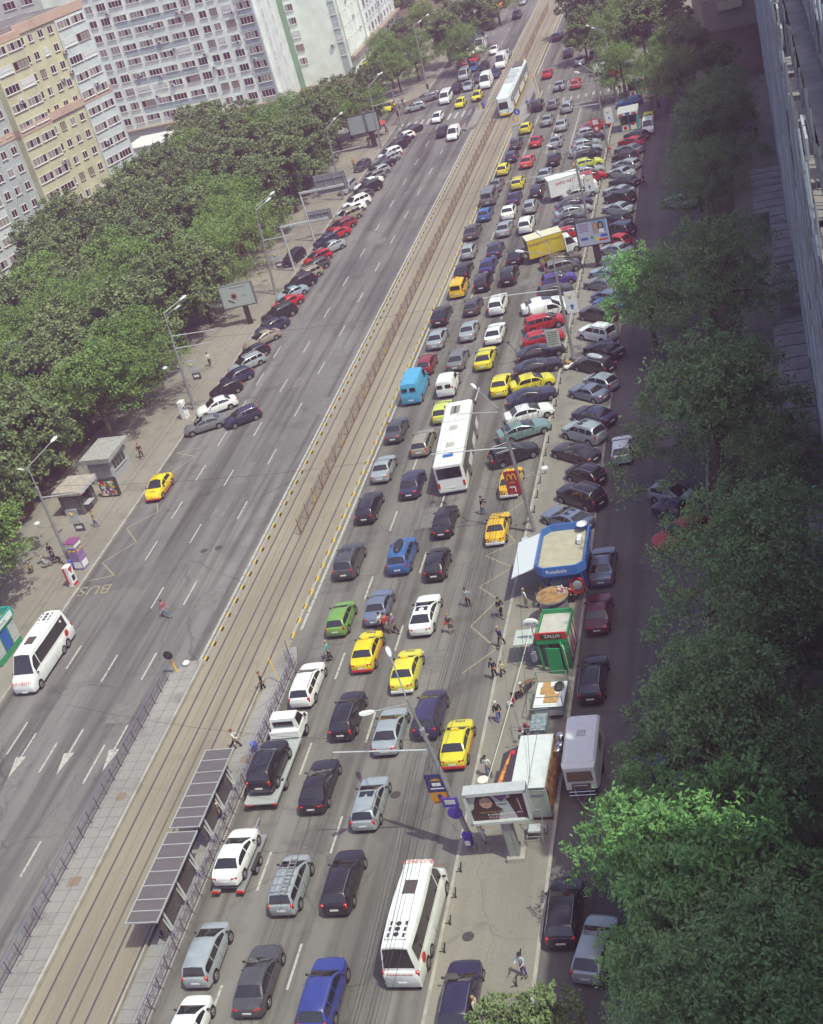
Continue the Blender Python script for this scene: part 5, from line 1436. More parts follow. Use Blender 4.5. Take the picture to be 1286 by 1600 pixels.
# recovery truck with a car, towing a trailer with another car
def recovery():
    r = thing('recovery_truck', 'white recovery truck with flat loading bed beside the right tram platform', 'truck', (-34.9, 63.3, 0), R(90) - PI / 2)
    MB().rbox((0, -1.0, .66), (2.15, 6.2, .14), .03).build('loading_bed', pmat('chequer_plate', (.42, .45, .45), .5, .3, noise=.15, nscale=12), r)
    for sx in (-1, 1): MB().box((sx * 1.06, -1.0, .78), (.06, 6.2, .12)).build('bed_rail', LGREY, r)
    MB().box((0, .5, .45), (.8, 7.0, .22)).build('chassis', DARK, r)
    c = MB(); c.rbox((0, 3.1, .95), (2.0, 1.9, .85), .12); c.add([(-.98, 2.3, 1.3), (.98, 2.3, 1.3), (.95, 3.75, 1.3), (-.95, 3.75, 1.3), (-.86, 2.35, 2.15), (.86, 2.35, 2.15), (.84, 3.2, 2.15), (-.84, 3.2, 2.15)], [(0, 3, 2, 1), (4, 5, 6, 7), (0, 1, 5, 4), (1, 2, 6, 5), (2, 3, 7, 6), (3, 0, 4, 7)])
    c.rbox((0, 4.1, .85), (1.9, .6, .55), .12); c.build('cab', WHITE, r)
    MB().box((0, 2.30, 1.75), (1.4, .04, .4)).build('rear_window', GLASS, r); MB().box((0, 1.95, 1.15), (2.0, .1, .5)).build('headboard', WHITE, r)
    MB().add([(-.86, 3.71, 1.38), (.86, 3.71, 1.38), (.78, 3.27, 2.08), (-.78, 3.27, 2.08)], [(0, 1, 2, 3)]).build('windscreen', GLASS, r, loc=(0, .03, .01))
    for sx in (-1, 1):
        MB().rbox((sx * .8, 4.36, .85), (.3, .1, .2), .03).build('headlight', HEADL, r); MB().rbox((sx * .85, -4.1, .6), (.35, .06, .12), .02).build('tail_light', REDL, r); MB().rbox((sx * 1.15, 3.5, 1.5), (.18, .1, .3), .03).build('wing_mirror', PLAST, r)
        MB().add([(sx * .985, 2.5, 1.38), (sx * .965, 3.6, 1.38), (sx * .87, 3.2, 2.05), (sx * .88, 2.5, 2.05)], [(0, 1, 2, 3)]).build('side_window', GLASS, r)
        for y in (3.3, -2.0): wl = MB().tube((sx * .78, y, .38), (sx * 1.02, y, .38), .38, n=18).build('wheel', BLACK, r); MB().tube((sx * 1.0, y, .38), (sx * 1.03, y, .38), .22, n=12).build('rim', RIM, wl)
    place('suv', 'black', -34.95, 62.0, 89, 'black off-roader with glass roof carried on the recovery truck', 'car', z=.74, extra='P')
    t = thing('car_trailer', 'low silver car trailer hitched behind the recovery truck', 'trailer', (-34.9, 54.6, 0), R(88.5) - PI / 2)
    f = MB()
    for sx in (-1, 1): f.rbox((sx * .72, -.1, .42), (.42, 4.6, .08), .02); f.box((sx * .98, -.1, .42), (.06, 4.6, .14))
    for y in (-2.0, -1, 0, 1, 2.0): f.box((0, y, .38), (1.9, .1, .08))
    f.box((0, 2.9, .4), (.12, 1.6, .1)); f.box((-.35, 2.5, .4), (.08, 1.0, .08), rz=-.55); f.box((.35, 2.5, .4), (.08, 1.0, .08), rz=.55); f.build('frame', GREYM, t)
    for sx in (-1, 1):
        for y in (-.55, .15): wl = MB().tube((sx * 1.02, y, .28), (sx * 1.2, y, .28), .28, n=16).build('wheel', BLACK, t); MB().tube((sx * 1.19, y, .28), (sx * 1.21, y, .28), .17, n=12).build('rim', RIM, wl)
        MB().rbox((sx * 1.1, -.2, .6), (.24, 1.5, .06), .02).build('mudguard', PLAST, t); MB().rbox((sx * .8, -2.45, .42), (.5, .12, .14), .02).build('tail_light', REDL, t)
    place('sedan', 'white', -34.95, 54.5, 88.5, 'white saloon car strapped on the low trailer behind the recovery truck', 'car', z=.46, extra='')
recovery()
# tram
def tram():
    r = thing('tram', 'long white tram stopped between the tram islands at the far crossing', 'tram', (-40.05, 236.0, 0)); L_ = 27.0
    r.location = (-40.05, 235.6, 0)
    b = MB(); b.rbox((0, 0, 1.85), (2.4, L_ - 3.0, 2.75), .12)
    for sy in (-1, 1): b.add([(-1.2, sy * (L_ / 2 - 1.55), .48), (1.2, sy * (L_ / 2 - 1.55), .48), (.85, sy * L_ / 2, .55), (-.85, sy * L_ / 2, .55), (-1.2, sy * (L_ / 2 - 1.55), 3.2), (1.2, sy * (L_ / 2 - 1.55), 3.2), (.78, sy * (L_ / 2 - .25), 3.1), (-.78, sy * (L_ / 2 - .25), 3.1)], [(0, 1, 2, 3), (7, 6, 5, 4), (4, 5, 1, 0), (5, 6, 2, 1), (6, 7, 3, 2), (7, 4, 0, 3)])
    b.build('body', pmat('tram_white', (.6, .66, .68), .5, noise=.06), r)
    for sx in (-1, 1):
        for k in range(13):
            y = -L_ / 2 + 2.4 + k * 1.85
            if k in (1, 5, 9, 12): MB().box((sx * 1.21, y, 1.75), (.04, 1.25, 2.1)).build('door', GLASS, r)
            else: MB().box((sx * 1.21, y, 2.25), (.04, 1.45, 1.0)).build('side_window', GLASS, r)
        MB().box((sx * 1.215, 0, .72), (.03, L_ - 3.2, .16)).build('yellow_skirt', YEL, r)
    for sy in (-1, 1):
        MB().add([(-.78, 0, -.75), (.78, 0, -.75), (.72, -sy * .2, .75), (-.72, -sy * .2, .75)], [(0, 1, 2, 3)]).build('windscreen', GLASS, r, loc=(0, sy * (L_ / 2 - .05), 2.2))
        for sx in (-1, 1): MB().rbox((sx * .6, sy * (L_ / 2 + .01), 1.0), (.3, .08, .18), .03).build('headlight', HEADL if sy < 0 else REDL, r)
        MB().box((0, sy * (L_ / 2 + .0), .62), (1.5, .1, .3)).build('bumper', YEL, r)
    m = MB(); m.rbox((0, 9.5, 3.35), (1.7, 3.6, .3), .06); m.build('roof_unit', pmat('roof_unit_dark', (.12, .1, .1), .7), r)
    for y in (4.5, 1.2, -2.2): MB().rbox((0, y, 3.32), (1.5, 2.0, .24), .06).build('roof_unit', LGREY, r)
    m = MB()
    for sx in (-1, 1): m.path([(sx * .5, -.5, 3.3), (sx * .45, 1.0, 4.3), (sx * .3, -.3, 5.3)], .03, 5); m.tube((sx * .95, -12, 3.26), (sx * .95, 12, 3.26), .04, n=5)
    m.box((0, -.3, 5.35), (1.5, .12, .05)); m.build('pantograph', GREYM, r)
    text_obj('side_sign', 'M', .7, BLUE, r, (.95, -L_ / 2 - .0, 1.2), (PI / 2, 0, 0), .01)
tram()
# caravan on the side road
def caravan():
    r = thing('caravan', 'white caravan with brown front window parked on the side road', 'caravan', (-14.55, 61.0, 0))
    b = MB(); b.rbox((0, .15, 1.45), (2.0, 4.4, 1.9), .14); b.add([(-.99, -2.0, .6), (.99, -2.0, .6), (.9, -2.4, .75), (-.9, -2.4, .75), (-.99, -2.0, 2.38), (.99, -2.0, 2.38), (.9, -2.25, 2.2), (-.9, -2.25, 2.2)], [(0, 1, 2, 3), (7, 6, 5, 4), (4, 5, 1, 0), (5, 6, 2, 1), (6, 7, 3, 2), (7, 4, 0, 3)]); b.build('body', WHITE, r)
    MB().rbox((.0, .6, 2.44), (.5, .5, .1), .04).build('roof_hatch', LGREY, r)
    MB().add([(-.75, -2.40, 1.35), (.75, -2.40, 1.35), (.72, -2.31, 2.0), (-.72, -2.31, 2.0)], [(0, 1, 2, 3)]).build('front_window', pmat('brown_curtain', (.2, .13, .09), .3), r)
    MB().box((0, -2.42, .95), (1.1, .06, .45)).build('front_panel', pmat('brown_panel', (.17, .13, .12), .6), r)
    for sx in (-1, 1): MB().box((sx * 1.005, .5, 1.65), (.03, 1.3, .6)).build('side_window', GLASS, r); MB().tube((sx * .85, -.1, .33), (sx * 1.0, -.1, .33), .33, n=16).build('wheel', BLACK, r)
    m = MB(); m.path([(-.5, -2.3, .5), (0, -3.4, .5), (.5, -2.3, .5)], .045, 6); m.tube((-.75, -2.75, .62), (.75, -2.75, .62), .035, n=6); m.tube((-.75, -2.6, .75), (.75, -2.6, .75), .035, n=6); m.path([(-.4, -2.5, .4), (-.4, -2.5, 1.1), (.4, -2.5, 1.1), (.4, -2.5, .4)], .03, 5); m.tube((0, -3.4, .02), (0, -3.4, .55), .04, n=6); m.build('drawbar', CHROME, r)
caravan()

# ------------------------------------------------------------------ lamp posts
CAT_L = 'lamp post'
def lamp(x, y, h, lean, heads, arm, label, group, side=1, bdir=1, gray=GREYM):
    t = thing('lamp_post', label, CAT_L, (x, y, .1), 0, group); hp = h * .80; top = Vector((lean, 0, h)); j = Vector((lean * .75, 0, hp))
    m = MB(); m.tube((0, 0, 0), (0, 0, .5), .2, n=10); m.path([(0, 0, 0), tuple(j * .5), tuple(j)], [.165, .14, .12], 10); m.tube(tuple(j - Vector((0, 0, .15))), tuple(j + Vector((0, 0, .1))), .16, n=10); m.path([tuple(j), tuple(top)], [.07, .06], 8); m.build('pole', gray, t, smooth=40)
    for k, (hx, hy, hz) in enumerate(heads):
        e = Vector((hx - x, hy - y, h + hz)); st = top - Vector((0, 0, .35 * k)); d = (e - st).normalized()
        MB().tube(tuple(st), tuple(e - d * .4), .04, n=6).build('lamp_arm', gray, t)
        hd = MB(); q = d.to_track_quat('Y', 'Z').to_matrix()
        vs = []
        for yy, w_, hh in ((-.45, .06, .05), (-.2, .15, .09), (.2, .17, .1), (.42, .09, .05)):
            for sx, sz in ((-1, -.6), (-.7, 1), (.7, 1), (1, -.6)): vs.append(e + q @ Vector((sx * w_, yy, sz * hh)))
        fs = [(i * 4 + a, i * 4 + (a + 1) % 4, i * 4 + 4 + (a + 1) % 4, i * 4 + 4 + a) for i in range(3) for a in range(4)] + [(3, 2, 1, 0), (12, 13, 14, 15)]
        hd.add(vs, fs); hd.build('lamp_head', LAMPW, t, smooth=60)
    for (bz, bl, dy) in arm: MB().tube((lean * bz / h, 0, bz), (lean * bz / h + bdir * bl, dy, bz + .25), .055, .04, n=6).build('bracket_arm', LGREY, t)
    return t
GL = 'street lamps along the left pavement'; GR_ = 'street lamps along the right kerb'
lamp(-63.5, 92.7, 10.25, 0, [(-62.4, 96.4, .6), (-63.6, 91.8, .3)], [(7.2, 4.6, -.6)], 'nearest lamp post on the left pavement, beside the purple kiosk column', GL)
lamp(-62, 123.1, 11.25, .5, [(-59.8, 125.1, .6), (-59.9, 123.2, .3)], [(7.2, 4.6, -.6), (8.6, 5.6, -.9)], 'lamp post on the left pavement beside the white advert box', GL)
lamp(-61.8, 155.4, 11.5, .9, [(-59.2, 158.1, .6), (-59.4, 156.6, .3)], [(7.2, 4.6, -.6)], 'lamp post on the left pavement just before the first lane-sign gantry', GL)
lamp(-61.5, 192.6, 11.0, .5, [(-59.6, 197.1, .6), (-60.3, 195.6, .3)], [(7.2, 4.6, -.6)], 'lamp post behind the larger lane-sign panel on the left pavement', GL)
lamp(-61.1, 219.1, 10.25, .5, [(-59.2, 224.3, .6), (-60.0, 225.3, .3)], [(7, 4, -.6)], 'lamp post beside the left billboard seen from behind', GL)
lamp(-61.0, 262, 11, .3, [(-58.5, 266, .6), (-59.5, 262.5, .3)], [], 'lamp post rising out of the trees beyond the left crossing', GL)
lamp(-20.6, 55.0, 11.0, -1.2, [(-23.4, 58.6, .6), (-23.7, 53.7, .3)], [(7.4, 5.6, .1)], 'nearest lamp post on the right, beside the hair-care billboard', GR_, bdir=-1)
lamp(-20.8, 89.1, 11.0, -.5, [(-23.5, 92.3, .6), (-23.8, 88.4, .3)], [(7.6, 6.2, .2)], 'lamp post on the right kerb carrying the red and yellow sign', GR_, bdir=-1)
lamp(-20.2, 120.2, 11.5, 0, [(-21.7, 124.2, .6), (-23.2, 120.7, .3)], [(7.6, 7.5, .4)], 'lamp post on the right kerb with rubbish heaped at its foot', GR_, bdir=-1)
lamp(-21.4, 158.5, 10.0, -.3, [(-24.0, 163.8, .6), (-24.6, 160.8, .3)], [(7.4, 8.5, .2)], 'lamp post on the right kerb beside the white box truck', GR_, bdir=-1)
lamp(-21.0, 189.5, 11.25, 0, [(-23.2, 194, .6), (-23.4, 190.6, .3)], [(7, 4, 0)], 'lamp post on the right kerb beside the white shop sign', GR_, bdir=-1)
lamp(-21.4, 217.1, 11.0, 0, [(-24.2, 220.9, .6), (-23.2, 219.5, .3)], [], 'farthest lamp post on the right, at the far crossing corner', GR_, bdir=-1)
# small floodlamps on arms
def sidelamp(x, y, z, dx, lab):
    t = thing('small_floodlight', lab, 'floodlight', (x, y, z)); MB().path([(0, 0, 0), (dx, 0, .1), (dx, 0, .45)], .03, 5).build('arm', GREYM, t); MB().ell((dx, 0, .55), (.3, .3, .16), 12, 5).build('lamp_head', LAMPW, t, smooth=50)
sidelamp(-63.4, 92.7, 4.3, -1.6, 'small round floodlight on the nearest left lamp post, over the trees')
sidelamp(-62, 123.1, 4.8, -1.6, 'small round floodlight on the left lamp post beside the advert box')
sidelamp(-20.8, 89.1, 5.0, 1.9, 'small round floodlight on the lamp post with the red sign')
# ------------------------------------------------------------------ signs
def panel(name, lab, cat, x, y, z, w_, h_, az, frame=LGREY, face=WHITE, th=.12, post=None, group=None):
    """upright board; front faces -y before rotation az"""
    t = thing(name, lab, cat, (x, y, 0), az, group); MB().box((0, 0, z), (w_ + .12, th, h_ + .12)).build('frame', frame, t); MB().box((0, -th / 2 - .012, z), (w_, .02, h_)).build('face', face, t)
    if post:
        for px, r_ in post: MB().tube((px, .03, 0), (px, .03, z - h_ / 2), r_, n=8).build('post', GREYM, t)
    return t, -th / 2 - .03
def shrink(t, z, k=.72):
    for o in t.children: o.scale = tuple(a * k for a in o.scale); o.location = (o.location.x * k, o.location.y * k, z + (o.location.z - z) * k)
def txt(t, s, size, mt, x, y, z, sx=1.0, name='lettering'): return text_obj(name, s, size, mt, t, (x, y, z), (PI / 2, 0, 0), .003, sx=sx)
ARROW = [(-.12, -.3), (.12, -.3), (.12, .02), (.28, .02), (0, .34), (-.28, .02), (-.12, .02)]
def arrow_up(t, y, x, z, s, mt):
    m = MB(); m.add([(x + a * s, y, z + b * s) for a, b in ARROW], [tuple(range(7))]); m.build('arrow', mt, t)
t, f = panel('hanging_banner', 'navy and orange two-part banner hung on the nearest right lamp post', 'banner', -21.65, 55.0, 5.1, 1.05, 1.15, 0, NAVY, NAVY, .05)
m = MB(); m.add([(.36 * math.cos(a) * (.6 if i % 2 else 1), f, 5.3 + .22 * abs(math.sin(a)) * (.7 if i % 2 else 1)) for i, a in enumerate(np.linspace(0, PI, 13))], [tuple(range(13))]); m.build('sun_emblem', ORNG, t); MB().box((0, f, 5.05), (.5, .01, .22)).build('emblem_bar', WHITE, t); MB().box((0, f, 4.75), (.8, .01, .07)).build('text_bar', WHITE, t)
MB().box((.0, 0, 4.05), (1.05, .05, .85)).build('lower_panel', ORNG, t); arrow_up(t, f, 0, 4.15, .7, NAVY); MB().box((0, f, 3.78), (.8, .01, .05)).build('text_bar', NAVY, t)
t, f = panel('arrow_sign', 'red sign with yellow curved M and white turn arrow on lamp post', 'sign', -21.55, 88.9, 4.6, 1.35, 2.7, 0, RED, pmat('deep_red', (.33, .03, .03), .5), .08)
mm = MB()
for sx in (-1, 1):
    pts = [(sx * .5, f, 4.95), (sx * .42, f, 5.5), (sx * .25, f, 5.72), (sx * .1, f, 5.5), (0, f, 5.05)]
    mm.path(pts, .055, 5)
mm.build('curved_letter', YEL, t); txt(t, 'PIPERA', .2, YEL, 0, f, 4.65); m = MB(); m.path([(.2, f, 3.5), (.2, f, 4.1), (-.1, f, 4.1)], .05, 4); m.add([(-.1, f, 3.9), (-.1, f, 4.3), (-.42, f, 4.1)], [(0, 1, 2)]); m.build('arrow', WHITE, t); shrink(t, 5.2)
t, f = panel('arrow_sign', 'white board with yellow-blue emblem and blue arrow on the rubbish-heap lamp post', 'sign', -19.3, 120.1, 6.1, 1.5, 3.0, 0, LGREY, WHITE, .08, group='white arrow boards on lamp posts'); arrow_up(t, f, 0, 5.5, 1.2, BLUE)
m = MB(); m.path([(-.25, f, 7.2), (0, f, 6.85), (.25, f, 7.2)], .07, 5); m.build('emblem', YEL, t); m = MB(); m.tube((0, f, 6.85), (0, f, 6.7), .07, n=5); m.build('emblem_dot', RED, t); shrink(t, 6.6)
t, f = panel('arrow_sign', 'white board with blue arrow on the lamp post by the box truck', 'sign', -20.5, 158.4, 5.6, 1.5, 2.7, 0, LGREY, WHITE, .08, group='white arrow boards on lamp posts'); arrow_up(t, f, 0, 5.0, 1.0, BLUE); m = MB(); m.path([(-.25, f, 6.5), (0, f, 6.2), (.25, f, 6.5)], .07, 5); m.build('emblem', YEL, t); shrink(t, 6.0)
t, f = panel('arrow_sign', 'white board with small blue arrow near the far shop kiosk', 'sign', -20.1, 189.4, 5.2, 1.5, 2.9, 0, LGREY, WHITE, .08, group='white arrow boards on lamp posts'); arrow_up(t, f, 0, 4.7, .8, BLUE); m = MB(); m.path([(-.25, f, 6.1), (0, f, 5.8), (.25, f, 6.1)], .07, 5); m.build('emblem', YEL, t); shrink(t, 5.5)
t, f = panel('arrow_sign', 'red and white double sign left of the far white arrow board', 'sign', -22.0, 189.0, 4.4, .9, 1.7, 0, RED, RED, .08); MB().box((0, f, 4.85), (.75, .01, .65)).build('white_field', WHITE, t); MB().tube((0, f, 3.95), (0, f - .01, 3.95), .26, n=14).build('white_disc', WHITE, t)
t, f = panel('arrow_sign', 'small red M sign with blue round signs at the far right corner', 'sign', -21.1, 216.8, 4.3, 1.0, 1.8, 0, RED, RED, .08); txt(t, 'm', .8, YEL, 0, f, 4.75); MB().tube((0, f, 3.9), (0, f - .01, 3.9), .2, n=12).build('white_disc', WHITE, t)
for zz_ in (4.4, 3.4): MB().tube((-1.3, f, zz_), (-1.3, f - .02, zz_), .36, n=16).build('blue_disc', BLUE, t)
t, f = panel('price_board', 'grey printed board strapped low on the rubbish-heap lamp post', 'sign', -21.6, 119.2, 3.3, 1.2, 1.7, 0, LGREY, pmat('printed_grey', (.42, .46, .42), .7), .05)
for k in range(6): MB().box((0, f, 3.9 - k * .24), (.9, .01, .05)).build('text_bar', DARK, t)
for (x, y, lab) in ((-62.0, 92.9, 'grey double sign board on the nearest left lamp post'), (-61.2, 123.2, 'white emblem board on the left lamp post by the advert box'), (-60.9, 155.5, 'pale double board on the left lamp post before the gantries')):
    t, f = panel('pole_board', lab, 'sign', x + .6, y, 5.0, .95, 1.2, 0, LGREY, pmat('board_pale', (.4, .44, .43), .6), .06, group='small boards on left lamp posts'); MB().box((.15, 0, 3.8), (.95, .06, .8)).build('lower_panel', pmat('board_dark', (.1, .1, .11), .6), t)
    m = MB(); m.path([(-.18, f, 5.35), (0, f, 5.05), (.18, f, 5.35)], .06, 5); m.build('emblem', YEL, t); MB().box((.15, f, 3.85), (.6, .01, .25)).build('white_mark', WHITE, t)
# blue electric boxes
for x, y, z, lab in ((-20.75, 54.8, 1.0, 'purple-blue litter bin low on the nearest right lamp post'), (-21.05, 54.9, 3.0, 'blue round shop sign halfway up the nearest right lamp post')):
    t = thing('pole_box' if z > 2 else 'litter_bin', lab, 'sign' if z > 2 else 'bin', (x, y, z)); m = MB()
    if z > 2: m.tube((0, 0, 0), (0, -.12, 0), .42, n=16); m.box((-.1, 0, .75), (.9, .1, .65)); m.build('board', pmat('violet_blue', (.08, .05, .35), .5), t); MB().box((-.1, -.07, .8), (.6, .02, .3)).build('face', LGREY, t)
    else: m.tube((0, 0, -.4), (0, 0, .35), .24, .28, n=12); m.build('bin', pmat('violet_blue', (.08, .05, .35), .5), t); MB().tube((0, 0, .36), (0, 0, .42), .3, n=12).build('lid', pmat('violet_blue', (.08, .05, .35), .5), t); MB().box((0, -.28, -.05), (.3, .02, .35)).build('sticker', WHITE, t)
# ------------------------------------------------------------------ billboards
SKINP = pmat('printed_skin', (.42, .28, .23), .5); HAIRP = pmat('printed_hair', (.055, .025, .025), .5); PRINTG = pmat('poster_pale', (.40, .42, .45), .5); DKR = pmat('poster_maroon', (.07, .03, .035), .4); PINKP = pmat('poster_pink', (.5, .3, .38), .5); TAN = pmat('poster_tan', (.35, .22, .13), .5)
t = thing('billboard', 'near billboard of a dark-haired woman and hair-care tube on grey post', 'billboard', (-18.05, 54.0, 0), R(2), 'roadside billboards')
MB().rbox((.05, .1, .22), (1.05, .9, .44), .04).build('plinth', CONC, t); m = MB(); m.rbox((0, .1, 1.9), (.62, .5, 3.0), .03); m.box((-.2, -.17, 1.9), (.06, .04, 3.0)); m.box((.2, -.17, 1.9), (.06, .04, 3.0)); m.build('post', GREYM, t)
m = MB()
for c_, d_ in (((0, 0, 6.55), (4.0, .75, .32)), ((0, 0, 3.38), (4.0, .75, .26)), ((-1.9, 0, 4.95), (.2, .75, 3.4)), ((1.9, 0, 4.95), (.2, .75, 3.4))): m.box(c_, d_)
m.box((0, .1, 4.95), (3.7, .5, 3.0)); m.build('frame', LGREY, t)
m_fr = [o for o in t.children if o.name.startswith('frame')][0]
p = MB().box((0, -.16, 4.95), (3.62, .02, 2.9)).build('poster', PRINTG, t)
for o in (m_fr, p): o.scale = (.87, 1, .66); o.location = (-.12, 0, .95)
def poly(name, pts, mt, par, y): m = MB(); m.add([(a, y, b) for a, b in pts], [tuple(range(len(pts)))]); return m.build(name, mt, par)
poly('printed_hair', [(-1.75, 3.52), (-.1, 3.52), (.0, 4.2), (.28, 4.6), (-.05, 5.0), (-.15, 5.6), (-.4, 6.2), (-.85, 6.4), (-1.25, 6.2), (-1.45, 5.5), (-1.55, 4.9), (-1.8, 4.6)], HAIRP, p, -.174)
poly('printed_face', [(-.98, 4.95), (-.68, 4.78), (-.42, 4.95), (-.3, 5.4), (-.42, 5.85), (-.75, 6.0), (-1.05, 5.8), (-1.12, 5.35)], SKINP, p, -.178)
for a, b, w_, h_ in ((-.9, 5.5, .17, .05), (-.52, 5.52, .17, .05), (-.7, 5.08, .24, .07), (-.72, 5.28, .05, .1)): MB().box((a, -.181, b), (w_, .004, h_)).build('printed_feature', HAIRP if h_ < .06 else RED, p)
poly('printed_panel', [(1.05, 3.52), (1.78, 3.52), (1.78, 6.38), (.85, 6.38)], DKR, p, -.174)
poly('printed_tube', [(.62, 5.75), (1.35, 5.85), (1.5, 3.6), (1.1, 3.55)], HAIRP, p, -.178); MB().box((1.3, -.181, 4.15), (.4, .004, .1)).build('printed_band', PINKP, p); poly('printed_highlight', [(1.28, 5.7), (1.36, 5.7), (1.46, 4.3), (1.4, 4.3)], PINKP, p, -.181)
poly('printed_gem', [(-.15, 6.3), (.62, 6.3), (.7, 6.0), (.3, 5.4), (-.1, 6.0)], PURP, p, -.178)
for k, (q, s_) in enumerate((('CALITATE', .12), ('DE SALON', .16))): text_obj('gem_lettering', q, s_, PINKP, p, (.27, -.182, 6.12 - .24 * k), (PI / 2, 0, 0), .002)
text_obj('small_lettering', 'REGENERARE\nINTENSIVA', .11, DKR, p, (.3, -.182, 5.15), (PI / 2, 0, 0), .002)
text_obj('slogan', 'PROTECTIE', .30, TAN, p, (-.45, -.184, 4.35), (PI / 2, 0, 0), .003); text_obj('slogan', 'SI INGRIJIRE PENTRU', .19, WHITE, p, (.1, -.184, 4.08), (PI / 2, 0, 0), .003); text_obj('slogan', 'PARUL TAU', .34, PINKP, p, (.15, -.184, 3.78), (PI / 2, 0, 0), .003)
t = thing('billboard', 'dark-framed billboard of two smiling women above the parked cars on the right', 'billboard', (-19.3, 144.7, 0), R(0), 'roadside billboards')
MB().box((0, .1, 1.4), (.75, .4, 2.8)).build('post', pmat('dark_post', (.05, .03, .035), .5), t); MB().rbox((0, .1, 4.3), (3.75, .5, 3.0), .05).build('frame', DARK, t); p = MB().box((0, -.165, 4.3), (3.45, .02, 2.7)).build('poster', pmat('poster_lilac', (.40, .42, .55), .5), t)
MB().box((.75, -.18, 4.95), (1.5, .006, 1.35)).build('printed_sky', pmat('poster_blue', (.12, .3, .6), .5), p)
for a in (.35, .95):
    poly('printed_hair', [(a - .3, 4.5), (a + .3, 4.5), (a + .3, 5.2), (a + .1, 5.5), (a - .15, 5.5), (a - .32, 5.2)], WOOD if a < .6 else HAIRP, p, -.186); poly('printed_face', [(a - .15, 4.75), (a + .12, 4.75), (a + .18, 5.1), (a, 5.35), (a - .18, 5.1)], SKINP, p, -.189); MB().box((a, -.187, 4.42), (.55, .005, .45)).build('printed_shirt', SKINP if a < .6 else WHITE, p)
for k in range(5): MB().box((-.95, -.18, 5.4 - k * .2), (1.1 - .12 * (k % 2), .006, .06)).build('text_bar', PURP, p)
MB().box((-1.05, -.18, 3.75), (.8, .006, .3)).build('printed_logo', BLUE, p); MB().box((-.2, -.18, 3.8), (.35, .006, .3)).build('printed_square', GREEN, p); MB().tube((.35, -.176, 3.5), (.35, -.184, 3.5), .22, n=14).build('printed_disc', YEL, p); MB().box((1.15, -.18, 3.85), (.75, .006, .3)).build('printed_logo', BLUE, p); MB().box((1.05, -.18, 3.4), (1.0, .006, .2)).build('printed_bar', RED, p)
t = thing('billboard', 'dark-framed billboard with coffee cup picture among the left trees', 'billboard', (-62.5, 146.3, 0), R(6), 'roadside billboards')
MB().box((0, .1, 1.3), (.6, .35, 2.6)).build('post', pmat('dark_post', (.05, .03, .035), .5), t); MB().rbox((-.5, .1, 4.0), (4.3, .45, 3.0), .05).build('frame', pmat('frame_grey', (.14, .15, .15), .5), t); p = MB().box((-.5, -.14, 4.0), (3.95, .02, 2.65)).build('poster', pmat('poster_mint', (.38, .44, .43), .5), t)
text_obj('headline', 'Dimineata perfecta', .26, DARK, p, (-.2, -.155, 5.05), (PI / 2, 0, 0), .002); MB().tube((-.9, -.15, 4.0), (-.9, -.158, 4.0), .42, n=16).build('printed_cup', TAN, p); MB().tube((-.9, -.158, 4.0), (-.9, -.162, 4.0), .26, n=16).build('printed_coffee', DKR, p); text_obj('brand_lettering', 'angel', .34, pmat('ink_blue', (.15, .2, .35), .5), p, (.3, -.155, 3.9), (PI / 2, 0, 0), .002); MB().box((-1.4, -.15, 3.4), (.8, .006, .2), rot=Matrix.Rotation(.6, 3, 'Y')).build('printed_spoon', DKR, p)
t = thing('billboard', 'pale blank-faced billboard near the left crossing with a lamp on top', 'billboard', (-62.8, 220.6, 0), R(4), 'roadside billboards')
MB().box((.3, .1, 1.3), (.9, .4, 2.6)).build('post', pmat('dark_post', (.05, .03, .035), .5), t); MB().rbox((-.6, .1, 4.3), (5.4, .5, 3.2), .05).build('frame', DARK, t); MB().box((-.6, -.165, 4.3), (5.1, .02, 2.9)).build('poster', pmat('poster_bluegrey', (.30, .36, .38), .5), t); MB().box((-.3, -.18, 4.3), (.5, .01, 2.9)).build('poster_seam', pmat('poster_streak', (.17, .2, .22), .5), t); MB().path([(0, -.2, 5.9), (0, -.8, 6.3)], .04, 5).build('poster_lamp', LAMPW, t)
# ------------------------------------------------------------------ sign gantries
def gantry(x, y, zt, span, pw, ph, pz, py, tilt, lab):
    t = thing('lane_sign_gantry', lab, 'sign gantry', (x, y, 0), 0, 'lane-sign gantries'); MB().path([(0, 0, 0), (-.1, 0, zt)], [.16, .13], 10).build('post', LGREY, t); MB().box((span / 2 - .2, .0, zt), (span, .28, .28)).build('beam', LGREY, t)
    s_ = MB(); s_.box((span - pw / 2 + .3, .12, zt + pz), (pw, .12, ph)); s_.build('sign_panel', pmat('panel_back', (.24, .25, .26), .6, .3) if pw < 5 else pmat('panel_back_light', (.36, .37, .38), .6, .3), t)
    b = MB()
    for k in range(4): b.box((span - pw + .5 + k * (pw - .5) / 3, -.0, zt + pz), (.08, .12, ph))
    b.box((span - pw / 2 + .3, -.0, zt + pz + ph * .25), (pw, .1, .07)); b.build('panel_rib', GREYM, t)
gantry(-61.4, 163.5, 6.2, 6.8, 3.2, 1.5, .5, 0, 0, 'lane-sign gantry with small dark panel, nearer of two on the left pavement')
gantry(-61.6, 175.0, 7.0, 6.6, 4.6, 2.6, .6, 0, 0, 'lane-sign gantry with wide light panel, farther of two on the left pavement')
